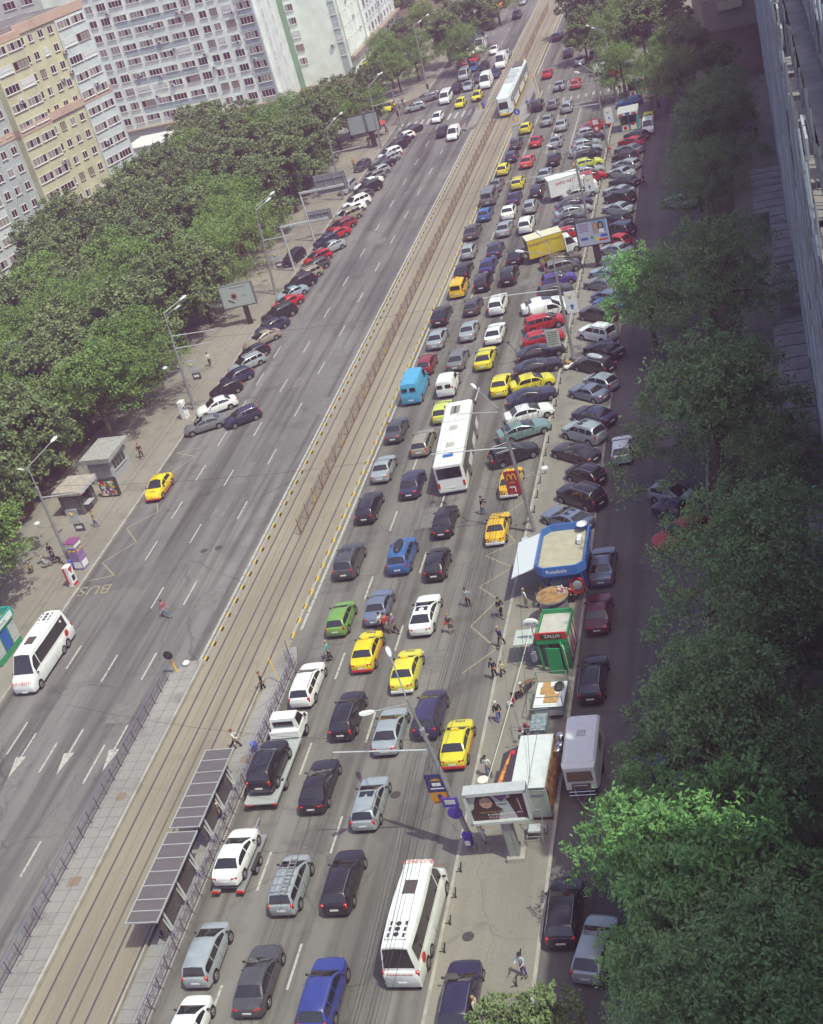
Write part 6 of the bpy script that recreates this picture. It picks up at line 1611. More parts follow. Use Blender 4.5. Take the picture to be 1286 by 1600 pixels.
for x, y, lab, sx in ((-22.5, 208.3, 'traffic signal mast over the far right queue', -1), (-59.8, 230.4, 'traffic signal mast at the left crossing', 1)):
    t = thing('traffic_signal', lab, 'traffic light', (x, y, 0), 0, 'traffic signal masts'); MB().path([(0, 0, 0), (0, 0, 7.2)], [.12, .07], 8).build('mast', GREYM, t); MB().tube((0, 0, 5.6), (sx * 6.2, .6, 6.1), .06, n=6).build('signal_arm', GREYM, t)
    for px, pz in ((sx * 6.1, 5.8), (0, 2.6)):
        h_ = MB().rbox((px, .6 if px else -.15, pz), (.32, .28, .95), .04).build('signal_head', DARK, t)
        for k, c_ in enumerate((RED, YEL, GREEN)): MB().tube((px, .45 if px else -.3, pz + .3 - .3 * k), (px, (.45 if px else -.3) - .03, pz + .3 - .3 * k), .1, n=10).build('lens', c_ if k == 0 else DARK, h_)
# ------------------------------------------------------------------ kiosks
t = thing('kiosk', 'closed pale grey kiosk with sloping roof on the left pavement', 'kiosk', (-66.4, 110.0, .12), R(-6)); MB().box((0, 0, 1.2), (2.5, 3.6, 2.4)).build('wall', pmat('kiosk_grey', (.32, .34, .36), .5, noise=.15), t)
MB().add([(-1.7, -2.2, 2.45), (1.7, -2.2, 2.45), (1.7, 2.2, 2.9), (-1.7, 2.2, 2.9), (-1.7, -2.2, 2.95), (1.7, -2.2, 2.95), (1.7, 2.2, 3.15), (-1.7, 2.2, 3.15)], [(0, 3, 2, 1), (4, 5, 6, 7), (0, 1, 5, 4), (1, 2, 6, 5), (2, 3, 7, 6), (3, 0, 4, 7)]).build('roof', pmat('kiosk_roof', (.3, .3, .29), .7, noise=.2), t); m = MB()
for k in range(4): m.box((1.26, -.9 + k * .6, 1.6), (.03, .5, .9))
m.build('window', GLASS, t); MB().box((1.28, 0, 1.1), (.2, 2.5, .08)).build('counter', LGREY, t)
t = thing('kiosk', 'small newspaper kiosk with magazine rack under the left trees', 'kiosk', (-67.2, 103.6, .12), R(-6)); MB().box((0, 0, 1.15), (2.3, 2.6, 2.3)).build('wall', pmat('kiosk_dark', (.13, .12, .13), .5), t); MB().rbox((.2, 0, 2.55), (3.2, 3.4, .5), .05).build('roof', pmat('kiosk_roof_tan', (.33, .3, .26), .7, noise=.25), t); MB().box((1.83, -.1, 2.55), (.03, 3.0, .35)).build('fascia', LGREY, t); MB().box((.1, -1.32, 1.3), (1.6, .04, 1.4)).build('window', pmat('kiosk_glass', (.16, .17, .18), .3), t); MB().box((1.17, -.2, 1.4), (.04, 1.6, 1.2)).build('window', GLASS, t); MB().box((1.5, -.5, 1.0), (.6, 1.2, .06)).build('counter', LGREY, t)
t = thing('magazine_rack', 'glazed magazine rack covered in bright covers beside the newspaper kiosk', 'magazine rack', (-64.6, 105.4, .12), R(-6)); MB().rbox((0, 0, 1.0), (1.9, .5, 1.9), .05).build('case', DARK, t); rr = random.Random(1)
cv = MB()
for a in range(8):
    for b in range(6): cv.box((-.8 + a * .22, -.27, .3 + b * .27), (.18, .02, .23), mi=rr.randint(0, 5))
cv.build('magazine_covers', [RED, YEL, BLUE, WHITE, PINKP, TEAL], t)
t = thing('kiosk', 'green and white advertising kiosk behind the minibus at the left edge', 'kiosk', (-64.2, 79.8, .12), R(-3)); MB().rbox((0, 0, 1.3), (2.2, 3.6, 2.6), .05).build('wall', GREEN, t); m = MB()
for c_, d_ in (((0, -1.95, 2.9), (2.5, .12, .8)), ((0, 1.95, 2.9), (2.5, .12, .8)), ((-1.2, 0, 2.9), (.12, 3.8, .8)), ((1.2, 0, 2.9), (.12, 3.8, .8))): m.box(c_, d_)
m.build('fascia', TEAL, t); MB().box((0, 0, 2.68), (2.2, 3.6, .08)).build('roof', pmat('roof_gravel', (.33, .32, .3), .9, noise=.2), t)
for y, mt in ((-1.2, LGREY), (0, BLUE), (1.2, LGREY)): MB().box((1.12, y, 1.4), (.03, 1.0, 1.6)).build('poster', mt, t)
MB().box((1.275, 0, 2.9), (.02, 3.4, .55)).build('sign_board', WHITE, t); text_obj('lettering', 'farmacie', .4, GREEN, t, (1.29, 0, 2.9), (PI / 2, 0, PI / 2), .003); MB().box((0, -1.83, 1.0), (2.0, .04, 1.5)).build('poster', LGREY, t)
t = thing('advertising_column', 'purple and white square phone column with flat purple roof', 'phone column', (-62.2, 92.3, .12), R(-8)); m = MB(); m.rbox((0, 0, 1.15), (.95, .95, 2.3), .03); m.build('column', pmat('lilac_panel', (.25, .17, .38), .5), t); MB().rbox((0, 0, 2.75), (1.15, 1.15, .12), .03).build('roof', pmat('magenta_roof', (.23, .07, .19), .5), t); MB().box((0, 0, 2.5), (1.0, 1.0, .42)).build('header', WHITE, t)
for k in (-1, 1): MB().box((k * .22, -.485, 1.95), (.3, .02, .16)).build('yellow_patch', YEL, t); MB().box((.485, k * .22, 1.95), (.02, .3, .16)).build('yellow_patch', YEL, t)
MB().box((0, -.487, .5), (.8, .02, .6)).build('white_patch', WHITE, t); MB().box((.487, 0, .5), (.02, .8, .6)).build('white_patch', WHITE, t)
t = thing('advert_box', 'upright red and white advertising cabinet at the left kerb', 'advert box', (-61.75, 89.4, .12), R(-8)); MB().rbox((0, 0, 1.0), (.55, .75, 2.0), .03).build('cabinet', WHITE, t); MB().box((-.15, -.38, 1.1), (.2, .02, 1.6)).build('red_strip', RED, t); m = MB(); m.add([(.29, -.3, 1.85), (.29, .3, 1.85), (.29, 0, 1.25)], [(0, 1, 2)]); m.box((.28, 0, .2), (.02, .7, .25)); m.build('red_triangle', RED, t); MB().box((.285, 0, .8), (.02, .4, .5)).build('black_print', DARK, t)
t = thing('advert_box', 'worn white advertising cabinet beside the left lamp post', 'advert box', (-62.3, 121.2, .12), R(-8)); MB().rbox((0, 0, 1.0), (.6, .8, 2.0), .03).build('cabinet', WHITE, t); rr = random.Random(2); m = MB()
for k in range(9): m.box((.306, rr.uniform(-.3, .3), rr.uniform(.3, 1.8)), (.012, rr.uniform(.08, .3), rr.uniform(.08, .3)), mi=rr.randint(0, 2))
m.build('torn_posters', [RED, BLUE, DARK], t)
# flower kiosk
t = thing('flower_kiosk', 'blue-rimmed octagonal-roofed flower kiosk with pale flat roof on the pavement', 'kiosk', (-17.3, 81.6, .12)); hw, hl, c = 1.75, 2.9, .55
oc = [(-hw + c, -hl), (hw - c, -hl), (hw, -hl + c), (hw, hl - c), (hw - c, hl), (-hw + c, hl), (-hw, hl - c), (-hw, -hl + c)]
MB().box((0, .7, 1.2), (2.9, 3.6, 2.4)).build('wall', pmat('kiosk_blue', (.1, .18, .45), .5), t); m = MB(); m.prism(oc, 2.45, 2.55); m.build('roof', pmat('roof_boards', (.40, .37, .28), .85, noise=.12, nscale=1.5), t); m = MB()
for i in range(8):
    a, b = Vector((*oc[i], 0)), Vector((*oc[(i + 1) % 8], 0)); d_ = b - a; mid = (a + b) / 2; m.box((mid.x, mid.y, 2.75), (d_.length + .08, .1, .75), rz=math.atan2(d_.y, d_.x))
fa = m.build('fascia', pmat('kiosk_fascia_blue', (.05, .16, .48), .45), t); text_obj('lettering', 'Rosabela', .42, WHITE, fa, (-.25, -hl - .06, 2.75), (PI / 2, 0, 0), .004)
for sx in (-1, 1): MB().box((sx * 1.46, .6, 1.3), (.03, 3.2, 1.6)).build('window', GLASS, t)
for x_, y_ in ((-1.4, -2.6), (1.4, -2.6)): MB().tube((x_, y_, 0), (x_, y_, 2.4), .05, n=6).build('roof_post', BLUE, t)
MB().box((.0, -1.15, .45), (2.4, .5, .9)).build('counter', LGREY, t)
aw = thing('awning', 'plain white awning stretched from the flower kiosk over the pavement', 'awning', (-19.1, 81.7, 0)); MB().add([(0, -2.1, 2.85), (0, 2.4, 2.95), (-1.9, 2.3, 2.35), (-1.9, -2.4, 2.25)], [(3, 2, 1, 0)]).build('fabric', pmat('awning_white', (.60, .64, .68), .7), aw); m = MB()
for y_ in (-2.3, 2.2): m.path([(0, y_, 2.85), (-1.9, y_, 2.27)], .025, 5)
m.build('awning_frame', GREYM, aw)
sd_ = thing('satellite_dish', 'round white dish on the rear corner of the flower kiosk roof', 'satellite dish', (-16.1, 84.1, 2.7)); MB().ell((0, 0, .55), (.42, .42, .16), 16, 5, z0=0).build('dish', WHITE, sd_, smooth=50); MB().tube((0, 0, 0), (0, 0, .6), .03, n=5).build('mount', GREYM, sd_)
t = thing('air_conditioner', 'small white air conditioner on the flower kiosk roof', 'air conditioner', (-16.2, 82.6, 2.68)); MB().rbox((0, 0, .22), (.35, .8, .4), .04).build('case', WHITE, t); MB().tube((-.18, 0, .22), (-.19, 0, .22), .15, n=12).build('fan_grille', DARK, t)
rr = random.Random(9)
def blossom(lab, x, y, z, r_, cols, n=60, pot=None):
    t = thing('flower_display', lab, 'flowers', (x, y, .12), 0, 'cut flowers displayed at the flower kiosk'); m = MB()
    for k in range(n): m.ell((rr.uniform(-r_, r_), rr.uniform(-r_, r_), z + rr.uniform(-.15, .3)), (.07, .07, .06), 5, 3, mi=rr.randrange(len(cols)))
    m.build('blossoms', cols, t)
    b = MB()
    for a, c_ in ((-.5, -.5), (.5, -.5), (0, .5)): b.tube((a * r_, c_ * r_, 0), (a * r_, c_ * r_, z - .1), .1, .15, n=8)
    b.build('bucket', pot or DARK, t)
WINE = pmat('flower_wine', (.2, .02, .06), .7); LEAFG = pmat('flower_leaf', (.05, .15, .04), .7); FPNK = pmat('flower_pink', (.6, .2, .3), .6); FWH = pmat('flower_white', (.7, .68, .6), .6)
blossom('dark red roses in buckets under the awning corner', -19.0, 78.7, .7, .45, [WINE, LEAFG, RED]); blossom('pink and white bouquets at the kiosk front', -18.7, 77.6, .55, .35, [FPNK, FWH, RED]); blossom('blue and white bouquets behind the round table', -17.6, 79.2, .9, .4, [BLUE, FWH, PURP]); blossom('yellow and orange bouquets beside the awning post', -18.9, 79.4, .9, .35, [YEL, ORNG, LEAFG]); blossom('pale flowers with foliage beside the plank stack', -18.6, 76.4, .5, .4, [FWH, LEAFG, YEL]); blossom('red blooms beside the silver wreath stand', -17.0, 78.9, .8, .3, [RED, WINE, FWH])
t = thing('wreath', 'silver plate ringed with red flowers standing beside the kiosk', 'wreath', (-16.35, 79.0, .12)); m = MB()
for k in range(26): a = 2 * PI * k / 26; m.ell((.48 * math.cos(a), -.1 + .12 * math.sin(a), 1.25 + .55 * math.sin(a)), (.11, .09, .11), 6, 3)
m.build('red_flowers', RED, t); MB().ell((0, -.1, 1.25), (.36, .06, .42), 14, 6).build('plate', LGREY, t); MB().path([(-.3, .1, 0), (0, 0, 1.2), (.3, .1, 0)], .025, 5).build('stand', DARK, t)
t = thing('round_display_drum', 'large round tank-like stand with rusty plywood top beside the flower kiosk', 'stand', (-17.75, 76.6, .12)); MB().tube((0, 0, 0), (0, 0, 2.1), .95, n=28).build('drum', pmat('drum_grey', (.2, .2, .23), .6, noise=.1), t, smooth=30); MB().tube((0, 0, 2.1), (0, 0, 2.22), 1.12, n=28).build('rim', GREYM, t, smooth=30); MB().tube((0, 0, 2.2), (0, 0, 2.235), 1.06, n=28).build('plywood_top', pmat('rusty_plywood', (.3, .17, .07), .8, noise=.45, nscale=2.2), t); MB().box((-.1, -.9, 1.0), (.03, .2, 1.9)).build('seam', DARK, t)
blossom('white and pink bouquet lying on the round stand top', -17.1, 76.9, 2.35, .22, [FWH, FPNK], 26, pmat('paper', (.5, .5, .48), .8))
# green kiosk
t = thing('kiosk', 'green-framed kiosk with red sign panel and open green door', 'kiosk', (-17.15, 72.6, .12), R(-3)); MB().box((0, .1, 1.15), (1.8, 2.6, 2.3)).build('wall', pmat('kiosk_stock', (.16, .15, .15), .7), t); MB().box((0, 0, 2.42), (1.9, 2.7, .1)).build('roof', pmat('roof_white_boards', (.45, .43, .40), .85, noise=.15, nscale=1.4), t); m = MB()
for c_, d_ in (((0, -1.45, 2.25), (2.1, .16, .35)), ((0, 1.4, 2.55), (2.1, .1, .5)), ((-1.02, 0, 2.5), (.08, 2.8, .3)), ((1.02, 0, 2.5), (.08, 2.8, .3)), ((-.98, -1.42, 1.1), (.12, .12, 2.2)), ((.75, -1.42, 1.1), (.5, .12, 2.2)), ((-.35, -1.42, 1.1), (.1, .1, 2.2))): m.box(c_, d_)
m.build('frame', GREEN, t); sg_ = MB().box((0, -1.5, 2.72), (2.1, .1, .5)).build('sign_board', RED, t); MB().box((0, -1.56, 2.72), (1.4, .02, .36)).build('sign_field', DARK, sg_); text_obj('lettering', 'ZALUX', .34, FWH, sg_, (.1, -1.58, 2.72), (PI / 2, 0, 0), .004)
dr = MB().box((.05, -2.0, 1.05), (.95, .08, 2.0), rz=-.1).build('door', GREEN, t); MB().box((.58, -1.65, 1.2), (.1, 1.0, 2.1), rz=.35).build('door_leaf', GREEN, t); pp = MB().box((.68, -1.62, 1.1), (.04, .85, 1.7), rz=.35).build('poster', WHITE, t); MB().box((.72, -1.6, 1.1), (.03, .5, .8), rz=.35).build('poster_picture', RED, t)
MB().box((.93, .3, 1.3), (.05, 2.2, 1.9)).build('side_posters', WHITE, t); m = MB()
for k in range(3): m.box((.965, -.5 + .8 * k, 1.3), (.02, .16, 1.6))
m.build('red_stripes', RED, t)
t = thing('oval_sign', 'white oval illuminated shop sign on a pole beside the green kiosk', 'sign', (-18.6, 72.2, .12)); MB().tube((0, 0, 0), (.0, 0, 2.9), .035, n=6).build('pole', GREYM, t); MB().ell((0, 0, 3.15), (.55, .12, .34), 20, 8).build('oval_box', WHITE, t, smooth=60); text_obj('lettering', 'BOCAR', .22, NAVY, t, (.05, -.125, 3.15), (PI / 2, 0, 0), .004)
t = thing('folding_table', 'pale square table beside the green kiosk with an oval shadow on it', 'table', (-19.35, 72.6, .12)); MB().box((0, 0, 1.75), (1.35, 1.7, .04)).build('tabletop', pmat('table_mint', (.42, .47, .44), .6), t)
for a in (-.6, .6):
    for b in (-.8, .8): MB().tube((a, b, 0), (a, b, 1.73), .025, n=5).build('leg', GREEN, t)
t = thing('clothes_rack', 'grey-blue goods hanging beside the green kiosk', 'display', (-18.6, 71.9, .12)); rr = random.Random(4); m = MB()
for k in range(9): m.rbox((rr.uniform(-.2, .2), -.8 + k * .2, 1.1), (.28, .12, rr.uniform(.7, 1.1)), .04, mi=k % 2)
m.build('hanging_goods', [pmat('goods_lilac', (.2, .18, .3), .8), pmat('goods_grey', (.3, .3, .32), .8)], t); MB().tube((0, -.9, 1.75), (0, .9, 1.75), .02, n=5).build('rail', GREYM, t)
# cage cart, planks
t = thing('cage_cart', 'open metal cage cart with cardboard sheets on its white top', 'cart', (-17.15, 67.0, .12), R(-2)); m = MB()
for x_ in (-1.0, 1.0):
    for y_ in (-1.3, 1.3): m.tube((x_, y_, 0), (x_, y_, 1.95), .03, n=5)
for z_ in (1.15, 1.95):
    for y_ in (-1.3, 1.3): m.tube((-1, y_, z_), (1, y_, z_), .028, n=5)
    for x_ in (-1, 1): m.tube((x_, -1.3, z_), (x_, 1.3, z_), .028, n=5)
m.build('cage_frame', pmat('cage_green_grey', (.18, .24, .21), .5, .3), t); MB().rbox((0, 0, .75), (1.9, 2.5, .7), .04).build('bin_body', pmat('cart_grey', (.3, .32, .33), .6), t); MB().box((0, 0, 1.12), (1.92, 2.52, .05)).build('white_top', WHITE, t); m = MB(); m.box((-.2, .35, 1.18), (.95, .7, .05), rz=.05); m.box((.1, -.45, 1.17), (.9, .9, .04), rz=-.05); m.box((-.35, .9, 1.19), (.5, .6, .04)); m.build('cardboard', WOOD, t); MB().ell((.5, .65, 1.2), (.35, .5, .2), 10, 4, z0=0).build('netting', DARK, t)
t = thing('plank_stack', 'brown wooden planks leaning by the seated vendor', 'planks', (-18.85, 69.0, .12), R(-6)); m = MB()
for k in range(4): m.box((-.25 + k * .16, 0, .75 + .03 * k), (.13, 2.0, .05), rot=Matrix.Rotation(-.5, 3, 'X'))
m.build('planks', pmat('old_planks', (.2, .12, .07), .85, noise=.3), t)
t = thing('mesh_shelf', 'wire display shelf with grey box in front of the long stall', 'shelf', (-18.0, 64.0, .12)); m = MB()
for x_ in (-1.1, -.2, 1.0):
    for y_ in (-.9, .9): m.tube((x_, y_, 0), (x_, y_, 1.7), .025, n=5)
for z_ in (.05, 1.7):
    for y_ in (-.9, .9): m.tube((-1.1, y_, z_), (1, y_, z_), .025, n=5)
m.build('frame', GREYM, t); MB().rbox((.45, 0, .8), (1.0, 1.6, 1.3), .03).build('metal_box', pmat('speckled_metal', (.27, .32, .34), .4, .3, noise=.5, nscale=6), t); m = MB(); rr = random.Random(8)
for k in range(14): m.rbox((rr.uniform(-.8, -.2), rr.uniform(-.7, .7), rr.uniform(.2, 1.2)), (.22, .22, .25), .04, mi=k % 3)
m.build('goods', [DARK, WINE, LGREY], t)
# long stall
t = thing('food_stall', 'long white container stall with pale roof and food pictures on its sides', 'stall', (-17.2, 59.2, .12), R(-1)); MB().rbox((0, 0, 1.25), (2.0, 4.4, 2.3), .04).build('wall', pmat('stall_grey_green', (.36, .41, .39), .6), t); m = MB(); m.rbox((-.5, 0, 2.47), (.98, 4.6, .1), .03); m.rbox((.52, 0, 2.47), (1.0, 4.6, .1), .03); m.build('roof', pmat('stall_roof', (.58, .61, .62), .6, noise=.06), t)
m = MB(); m.box((-1.03, 0, 1.3), (.03, 4.1, 1.9)); m.box((1.03, 0, 1.3), (.03, 4.1, 1.9)); m.build('food_pictures', pmat('food_print', (.32, .15, .07), .5, noise=.9, nscale=3.5), t)
pn = MB().box((-1.6, -.1, 2.0), (1.15, 3.5, .05), rot=Matrix.Rotation(-.45, 3, 'Y')).build('side_poster', pmat('food_print_dark', (.06, .045, .06), .5), t); m = MB(); m.path([(-1.9, -1.5, 1.92), (-1.75, 0, 1.98), (-1.5, 1.4, 2.1)], [.18, .12, .05], 8); m.build('poster_food', pmat('food_bright', (.5, .2, .05), .5, noise=.6, nscale=5), t); MB().tube((-1.35, 1.2, 2.12), (-1.35, 1.2, 2.2), .2, n=14).build('poster_badge', RED, t)
MB().box((.1, 2.35, 2.1), (1.9, .06, .7)).build('rear_poster', pmat('food_print', (.32, .15, .07)), t); MB().box((-.6, -2.3, 1.25), (.03, .04, 2.0)).build('door_seam', DARK, t); m = MB(); m.path([(-1, -2.35, 2.3), (1.05, -2.35, 2.3)], .03, 5); m.path([(0, -2.26, .35), (0, -2.26, 2.2)], .02, 5); m.build('hinge_bar', GREYM, t); MB().box((0, -2.1, .08), (2.0, .3, .18)).build('base', DKR, t)
t = thing('steel_drums', 'round steel pots stacked between the stall and the caravan', 'pots', (-15.95, 61.7, .12)); m = MB()
for k, (x_, y_, z_) in enumerate(((0, .5, 1.8), (-.05, 0, 1.5), (-.1, -.7, 1.7))): m.tube((x_, y_, 0), (x_, y_, z_), .2, n=12); m.ell((x_, y_, z_), (.24, .24, .1), 12, 4, z0=0)
m.build('pots', CHROME, t, smooth=40)
t = thing('vendor_cart', 'folded metal hand cart with wheels standing behind the billboard', 'hand cart', (-17.0, 55.6, .12)); m = MB()
for a in (-.45, .45): m.path([(a, .7, 1.5), (a * .9, .2, .7), (a, -.5, .5), (a * 1.1, -.7, .0)], .025, 5); m.path([(a, .5, 0), (a * .9, 0, .8)], .025, 5)
for z_, y_ in ((1.45, .65), (.7, .2), (.5, -.5), (.55, -.1), (.62, .05)): m.tube((-.5, y_, z_), (.5, y_, z_), .02, n=5)
m.build('frame', GREYM, t); MB().box((0, -.1, .75), (.7, .6, .12)).build('tray', LGREY, t)
for a in (-.55, .55): m = MB(); m.tube((a, .3, .3), (a + .04, .3, .3), .28, n=14); m.build('wheel', GREYM, t)
t = thing('cafe_table', 'small round white table under the street vendor', 'table', (-20.55, 59.6, .12)); MB().tube((0, 0, .95), (0, 0, 1.0), .34, n=18).build('tabletop', FWH, t); m = MB(); m.path([(-.3, -.2, 0), (0, 0, .9), (.3, .2, 0)], .02, 5); m.path([(-.3, .2, 0), (0, 0, .9), (.3, -.2, 0)], .02, 5); m.build('leg', GREYM, t)
t = thing('metering_cabinet', 'teal and red topped utility cabinets at the foot of the lamp post', 'cabinet', (-20.5, 86.2, .12)); MB().rbox((-.5, 0, .6), (.5, .5, 1.2), .03).build('cabinet', LGREY, t); MB().box((-.5, -.27, .3), (.48, .03, .55)).build('red_front', RED, t); MB().rbox((.15, .1, .55), (.5, .5, 1.1), .03).build('cabinet', GREYM, t); MB().tube((.75, .4, 0), (.75, .4, 1.2), .28, n=12).build('blue_barrel', NAVY, t)
def far_kiosk(x, y, lab):
    t = thing('kiosk', lab, 'kiosk', (x, y, .12), 0, 'white-roofed kiosks at the far right corner'); MB().box((0, 0, 1.2), (2.5, 3.0, 2.4)).build('wall', TEAL, t); MB().rbox((0, -.1, 2.65), (3.0, 3.8, .4), .05).build('roof', pmat('far_roof', (.42, .44, .42), .7, noise=.1), t); MB().box((0, -2.02, 2.65), (2.9, .05, .45)).build('sign_board', FWH, t); MB().box((0, -2.05, 2.65), (.6, .03, .35)).build('sign_mark', BLUE, t)
    for k in (-1, 1):
        w1_ = MB().box((k * .6, -1.52, 1.2), (1.0, .04, 2.1)).build('window', GLASS, t); MB().box((k * .6, -1.55, .55), (.9, .03, .85)).build('white_poster', FWH, t); MB().box((k * .6, -1.57, 1.0 if k > 0 else .5), (.5, .03, .45)).build('red_poster', RED, t); MB().box((k * .95, -2.05, 2.6), (.6, .03, .2)).build('sign_word', RED, t)
far_kiosk(-18.4, 200.2, 'nearer teal kiosk with white roof and red pictures at the far corner'); far_kiosk(-18.2, 219.6, 'farther teal kiosk with white roof across the far side street')
t = thing('parasol', 'red round parasol beside the left crossing', 'parasol', (-63.0, 227.3, .12)); MB().tube((0, 0, 0), (0, 0, 2.2), .04, n=6).build('pole', GREYM, t); MB().ell((0, 0, 2.1), (1.6, 1.6, .5), 10, 4, z0=0).build('canopy', pmat('parasol_red', (.4, .06, .05), .7), t)
t = thing('white_canopy', 'flat white stall canopy behind the red parasol', 'awning', (-64.9, 230.0, .12)); MB().box((0, 0, 2.5), (2.8, 2.4, .12)).build('canopy', WHITE, t)
for a in (-1.2, 1.2):
    for b in (-1, 1): MB().tube((a, b, 0), (a, b, 2.45), .04, n=5).build('post', GREYM, t)
# rubbish heap
t = thing('rubbish_heap', 'heap of boxes and bags around the foot of the right lamp post', 'rubbish', (-19.9, 119.2, .12)); rr = random.Random(6); m = MB()
for k in range(26): m.rbox((rr.uniform(-1.1, 1.3), rr.uniform(-.9, 1.0), rr.uniform(.05, .35)), (rr.uniform(.2, .5), rr.uniform(.2, .5), rr.uniform(.15, .4)), .06, rz=rr.uniform(0, 3), mi=rr.randint(0, 4))
m.build('bags_and_boxes', [DARK, FWH, WOOD, PURP, LGREY], t)
# ------------------------------------------------------------------ bollards
bm = MB(); bm.path([(-.28, 0, .03), (.0, 0, .06)], .025, 5); bm.path([(.0, 0, .03), (.16, .1, .62)], .04, 6); bm.tube((.02, 0, .0), (.02, 0, .02), .08, n=8)
bme = bm.mesh('bollard', [DARK]); kk = 0
for i, (x, y0, y1, st, nm) in enumerate(((-21.15, 47.5, 54, 1.9, 'row below near lamp post'), (-21.15, 92, 204, 2.35, 'row between right-hand parked cars'), (-17.0, 43.5, 48, 1.7, 'row by the side road'))):
    y = y0
    while y < y1:
        o = bpy.data.objects.new('bollard', bme); COL.objects.link(o); o.location = (x, y, .12); o.rotation_euler = (0, 0, .3 * math.sin(y)); tag(o, 'dark angled steel bollard, %s from the near end of the %s' % (ORD(int((y - y0) / st + 1.01)), nm), 'bollard', 'bollards in the ' + nm); y += st
# ------------------------------------------------------------------ tram fence and platform railings
BRN = bpy.data.materials.new('brown_wire_mesh'); BRN.use_nodes = True; b_ = BRN.node_tree.nodes['Principled BSDF']; b_.inputs['Base Color'].default_value = (.2, .14, .09, 1); b_.inputs['Roughness'].default_value = .8; b_.inputs['Alpha'].default_value = .17
for ya, yb, lab in ((93.4, 222, 'rusty mesh fence between the tram tracks, nearer stretch'), (258, 312, 'rusty mesh fence between the tram tracks beyond the tram')):
    t = thing('track_fence', lab, 'fence', (-41.62, ya, 0)); L_ = yb - ya
    MB().add([(0, 0, .12), (0, L_, .12), (0, L_, 1.35), (0, 0, 1.35)], [(0, 1, 2, 3)]).build('mesh_panel', BRN, t); m = MB(); m.tube((0, 0, .14), (0, L_, .14), .03, n=5); m.tube((0, 0, 1.36), (0, L_, 1.36), .022, n=5); m.build('rail', RUST, t); y = 0; k = 0
    pmz = MB(); pmz.path([(0, 0, 0), (-.0, -.05, 1.6 )], .035, 5); pmz.path([(0, 0, .1), (0, .9, 1.35)], .025, 5); pmz.path([(-.5, -.02, .03), (0, 0, .05)], .02, 4); pme = pmz.mesh('post', [RUST])
    yme = MB().box((.0, -.04, .55), (.09, .03, .7)).mesh('yellow_tag', [YEL])
    while y < L_:
        o = bpy.data.objects.new('post', pme); COL.objects.link(o); o.parent = t; o.location = (0, y, 0)
        if k % 4 == 2: q = bpy.data.objects.new('yellow_tag', yme); COL.objects.link(q); q.parent = o
        y += 2.6; k += 1
BPR = pmat('railing_paint', (.09, .06, .1), .6, noise=.2); VIO = pmat('railing_top_violet', (.15, .14, .24), .5)
def railing(lab, x, y0, y1, z, lat):
    t = thing('platform_railing', lab, 'railing', (x, y0, z)); L_ = y1 - y0; MB().tube((0, 0, 1.0), (0, L_, 1.0), .035, n=6).build('top_rail', VIO, t); m = MB(); m.tube((0, 0, .12), (0, L_, .12), .03, n=5); 
    if lat: m.tube((0, 0, .55), (0, L_, .55), .02, n=5)
    m.build('lower_rail', BPR, t); pm = MB().path([(0, 0, -.15), (0, 0, 1.0)], .032, 6); pm.path([(.18, 0, -.1), (0, 0, .3)], .02, 4); pmm = pm.mesh('post', [BPR]); y = 0
    while y <= L_: o = bpy.data.objects.new('post', pmm); COL.objects.link(o); o.parent = t; o.location = (0, y, 0); y += 1.35
    s_ = MB(); y = .1
    while y < L_ - .7:
        if lat: s_.path([(0, y, .15), (0, y + .3, 1.0)], .014, 4); s_.path([(0, y + .6, .15), (0, y + .3, 1.0)], .014, 4)
        else: s_.tube((0, y + .45, .12), (0, y + .45, 1.0), .014, n=4)
        y += .66
    s_.build('infill_bars', BPR, t)
railing('violet-topped railing along the left tram platform beside the road', -46.95, 36, 74.2, .26, 0); railing('lattice railing along the right tram platform beside the queue', -36.85, 36, 74.4, .26, 1)
t = thing('platform_railing', 'short end railing across the far tip of the right platform', 'railing', (-37.5, 75.2, .26), R(115)); m = MB(); m.tube((-.8, 0, 1), (.8, 0, 1), .035, n=5); m.tube((-.8, 0, .5), (.8, 0, .5), .02, n=5)
for k in range(6): m.tube((-.8 + k * .32, 0, 0), (-.8 + k * .32, 0, 1), .02, n=4)
m.build('bars', BPR, t)
for x, y0, y1, lab in ((-46.5, 221, 231, 'railing on the far left tram island'), (-36.1, 221, 232, 'railing on the far right tram island')): railing(lab, x, y0, y1, .2, 1)
# platform shelters
SHG = pmat('shelter_smoked_panel', (.12, .105, .11), .35, noise=.08, nscale=1.5)
for y0, y1, lab in ((55.3, 62.3, 'tram shelter with seven smoked roof panels, farther of two'), (47.9, 54.9, 'tram shelter with seven smoked roof panels, nearer of two')):
    t = thing('tram_shelter', lab, 'tram shelter', (-38.05, y0, 0), 0, 'tram shelters on the right platform'); L_ = y1 - y0; MB().box((0, L_ / 2, 2.7), (1.9, L_, .05)).build('roof', SHG, t); m = MB()
    for x_ in (-.97, .97): m.box((x_, L_ / 2, 2.72), (.07, L_ + .1, .09))
    for y_ in (0, .85, 1.7, 2.75, 3.85, 4.9, 6.0, L_): m.box((0, y_, 2.725), (1.9, .06, .08))
    m.build('roof_frame', pmat('shelter_frame', (.34, .36, .37), .5), t)
    for y_ in (1.2, 3.5, 5.8): m = MB(); m.path([(.9, y_, .26), (.55, y_ + .1, 2.65)], [.1, .06], 6); m.build('support', LGREY, t); MB().tube((.75, y_ - .1, .9), (.45, y_, 1.9), .05, n=5).build('brace', LGREY, t)
    MB().box((.5, L_ / 2, 1.5), (.04, L_ * .8, 1.6)).build('rear_panel', pmat('shelter_glass', (.12, .10, .10), .2, alpha=.75), t)
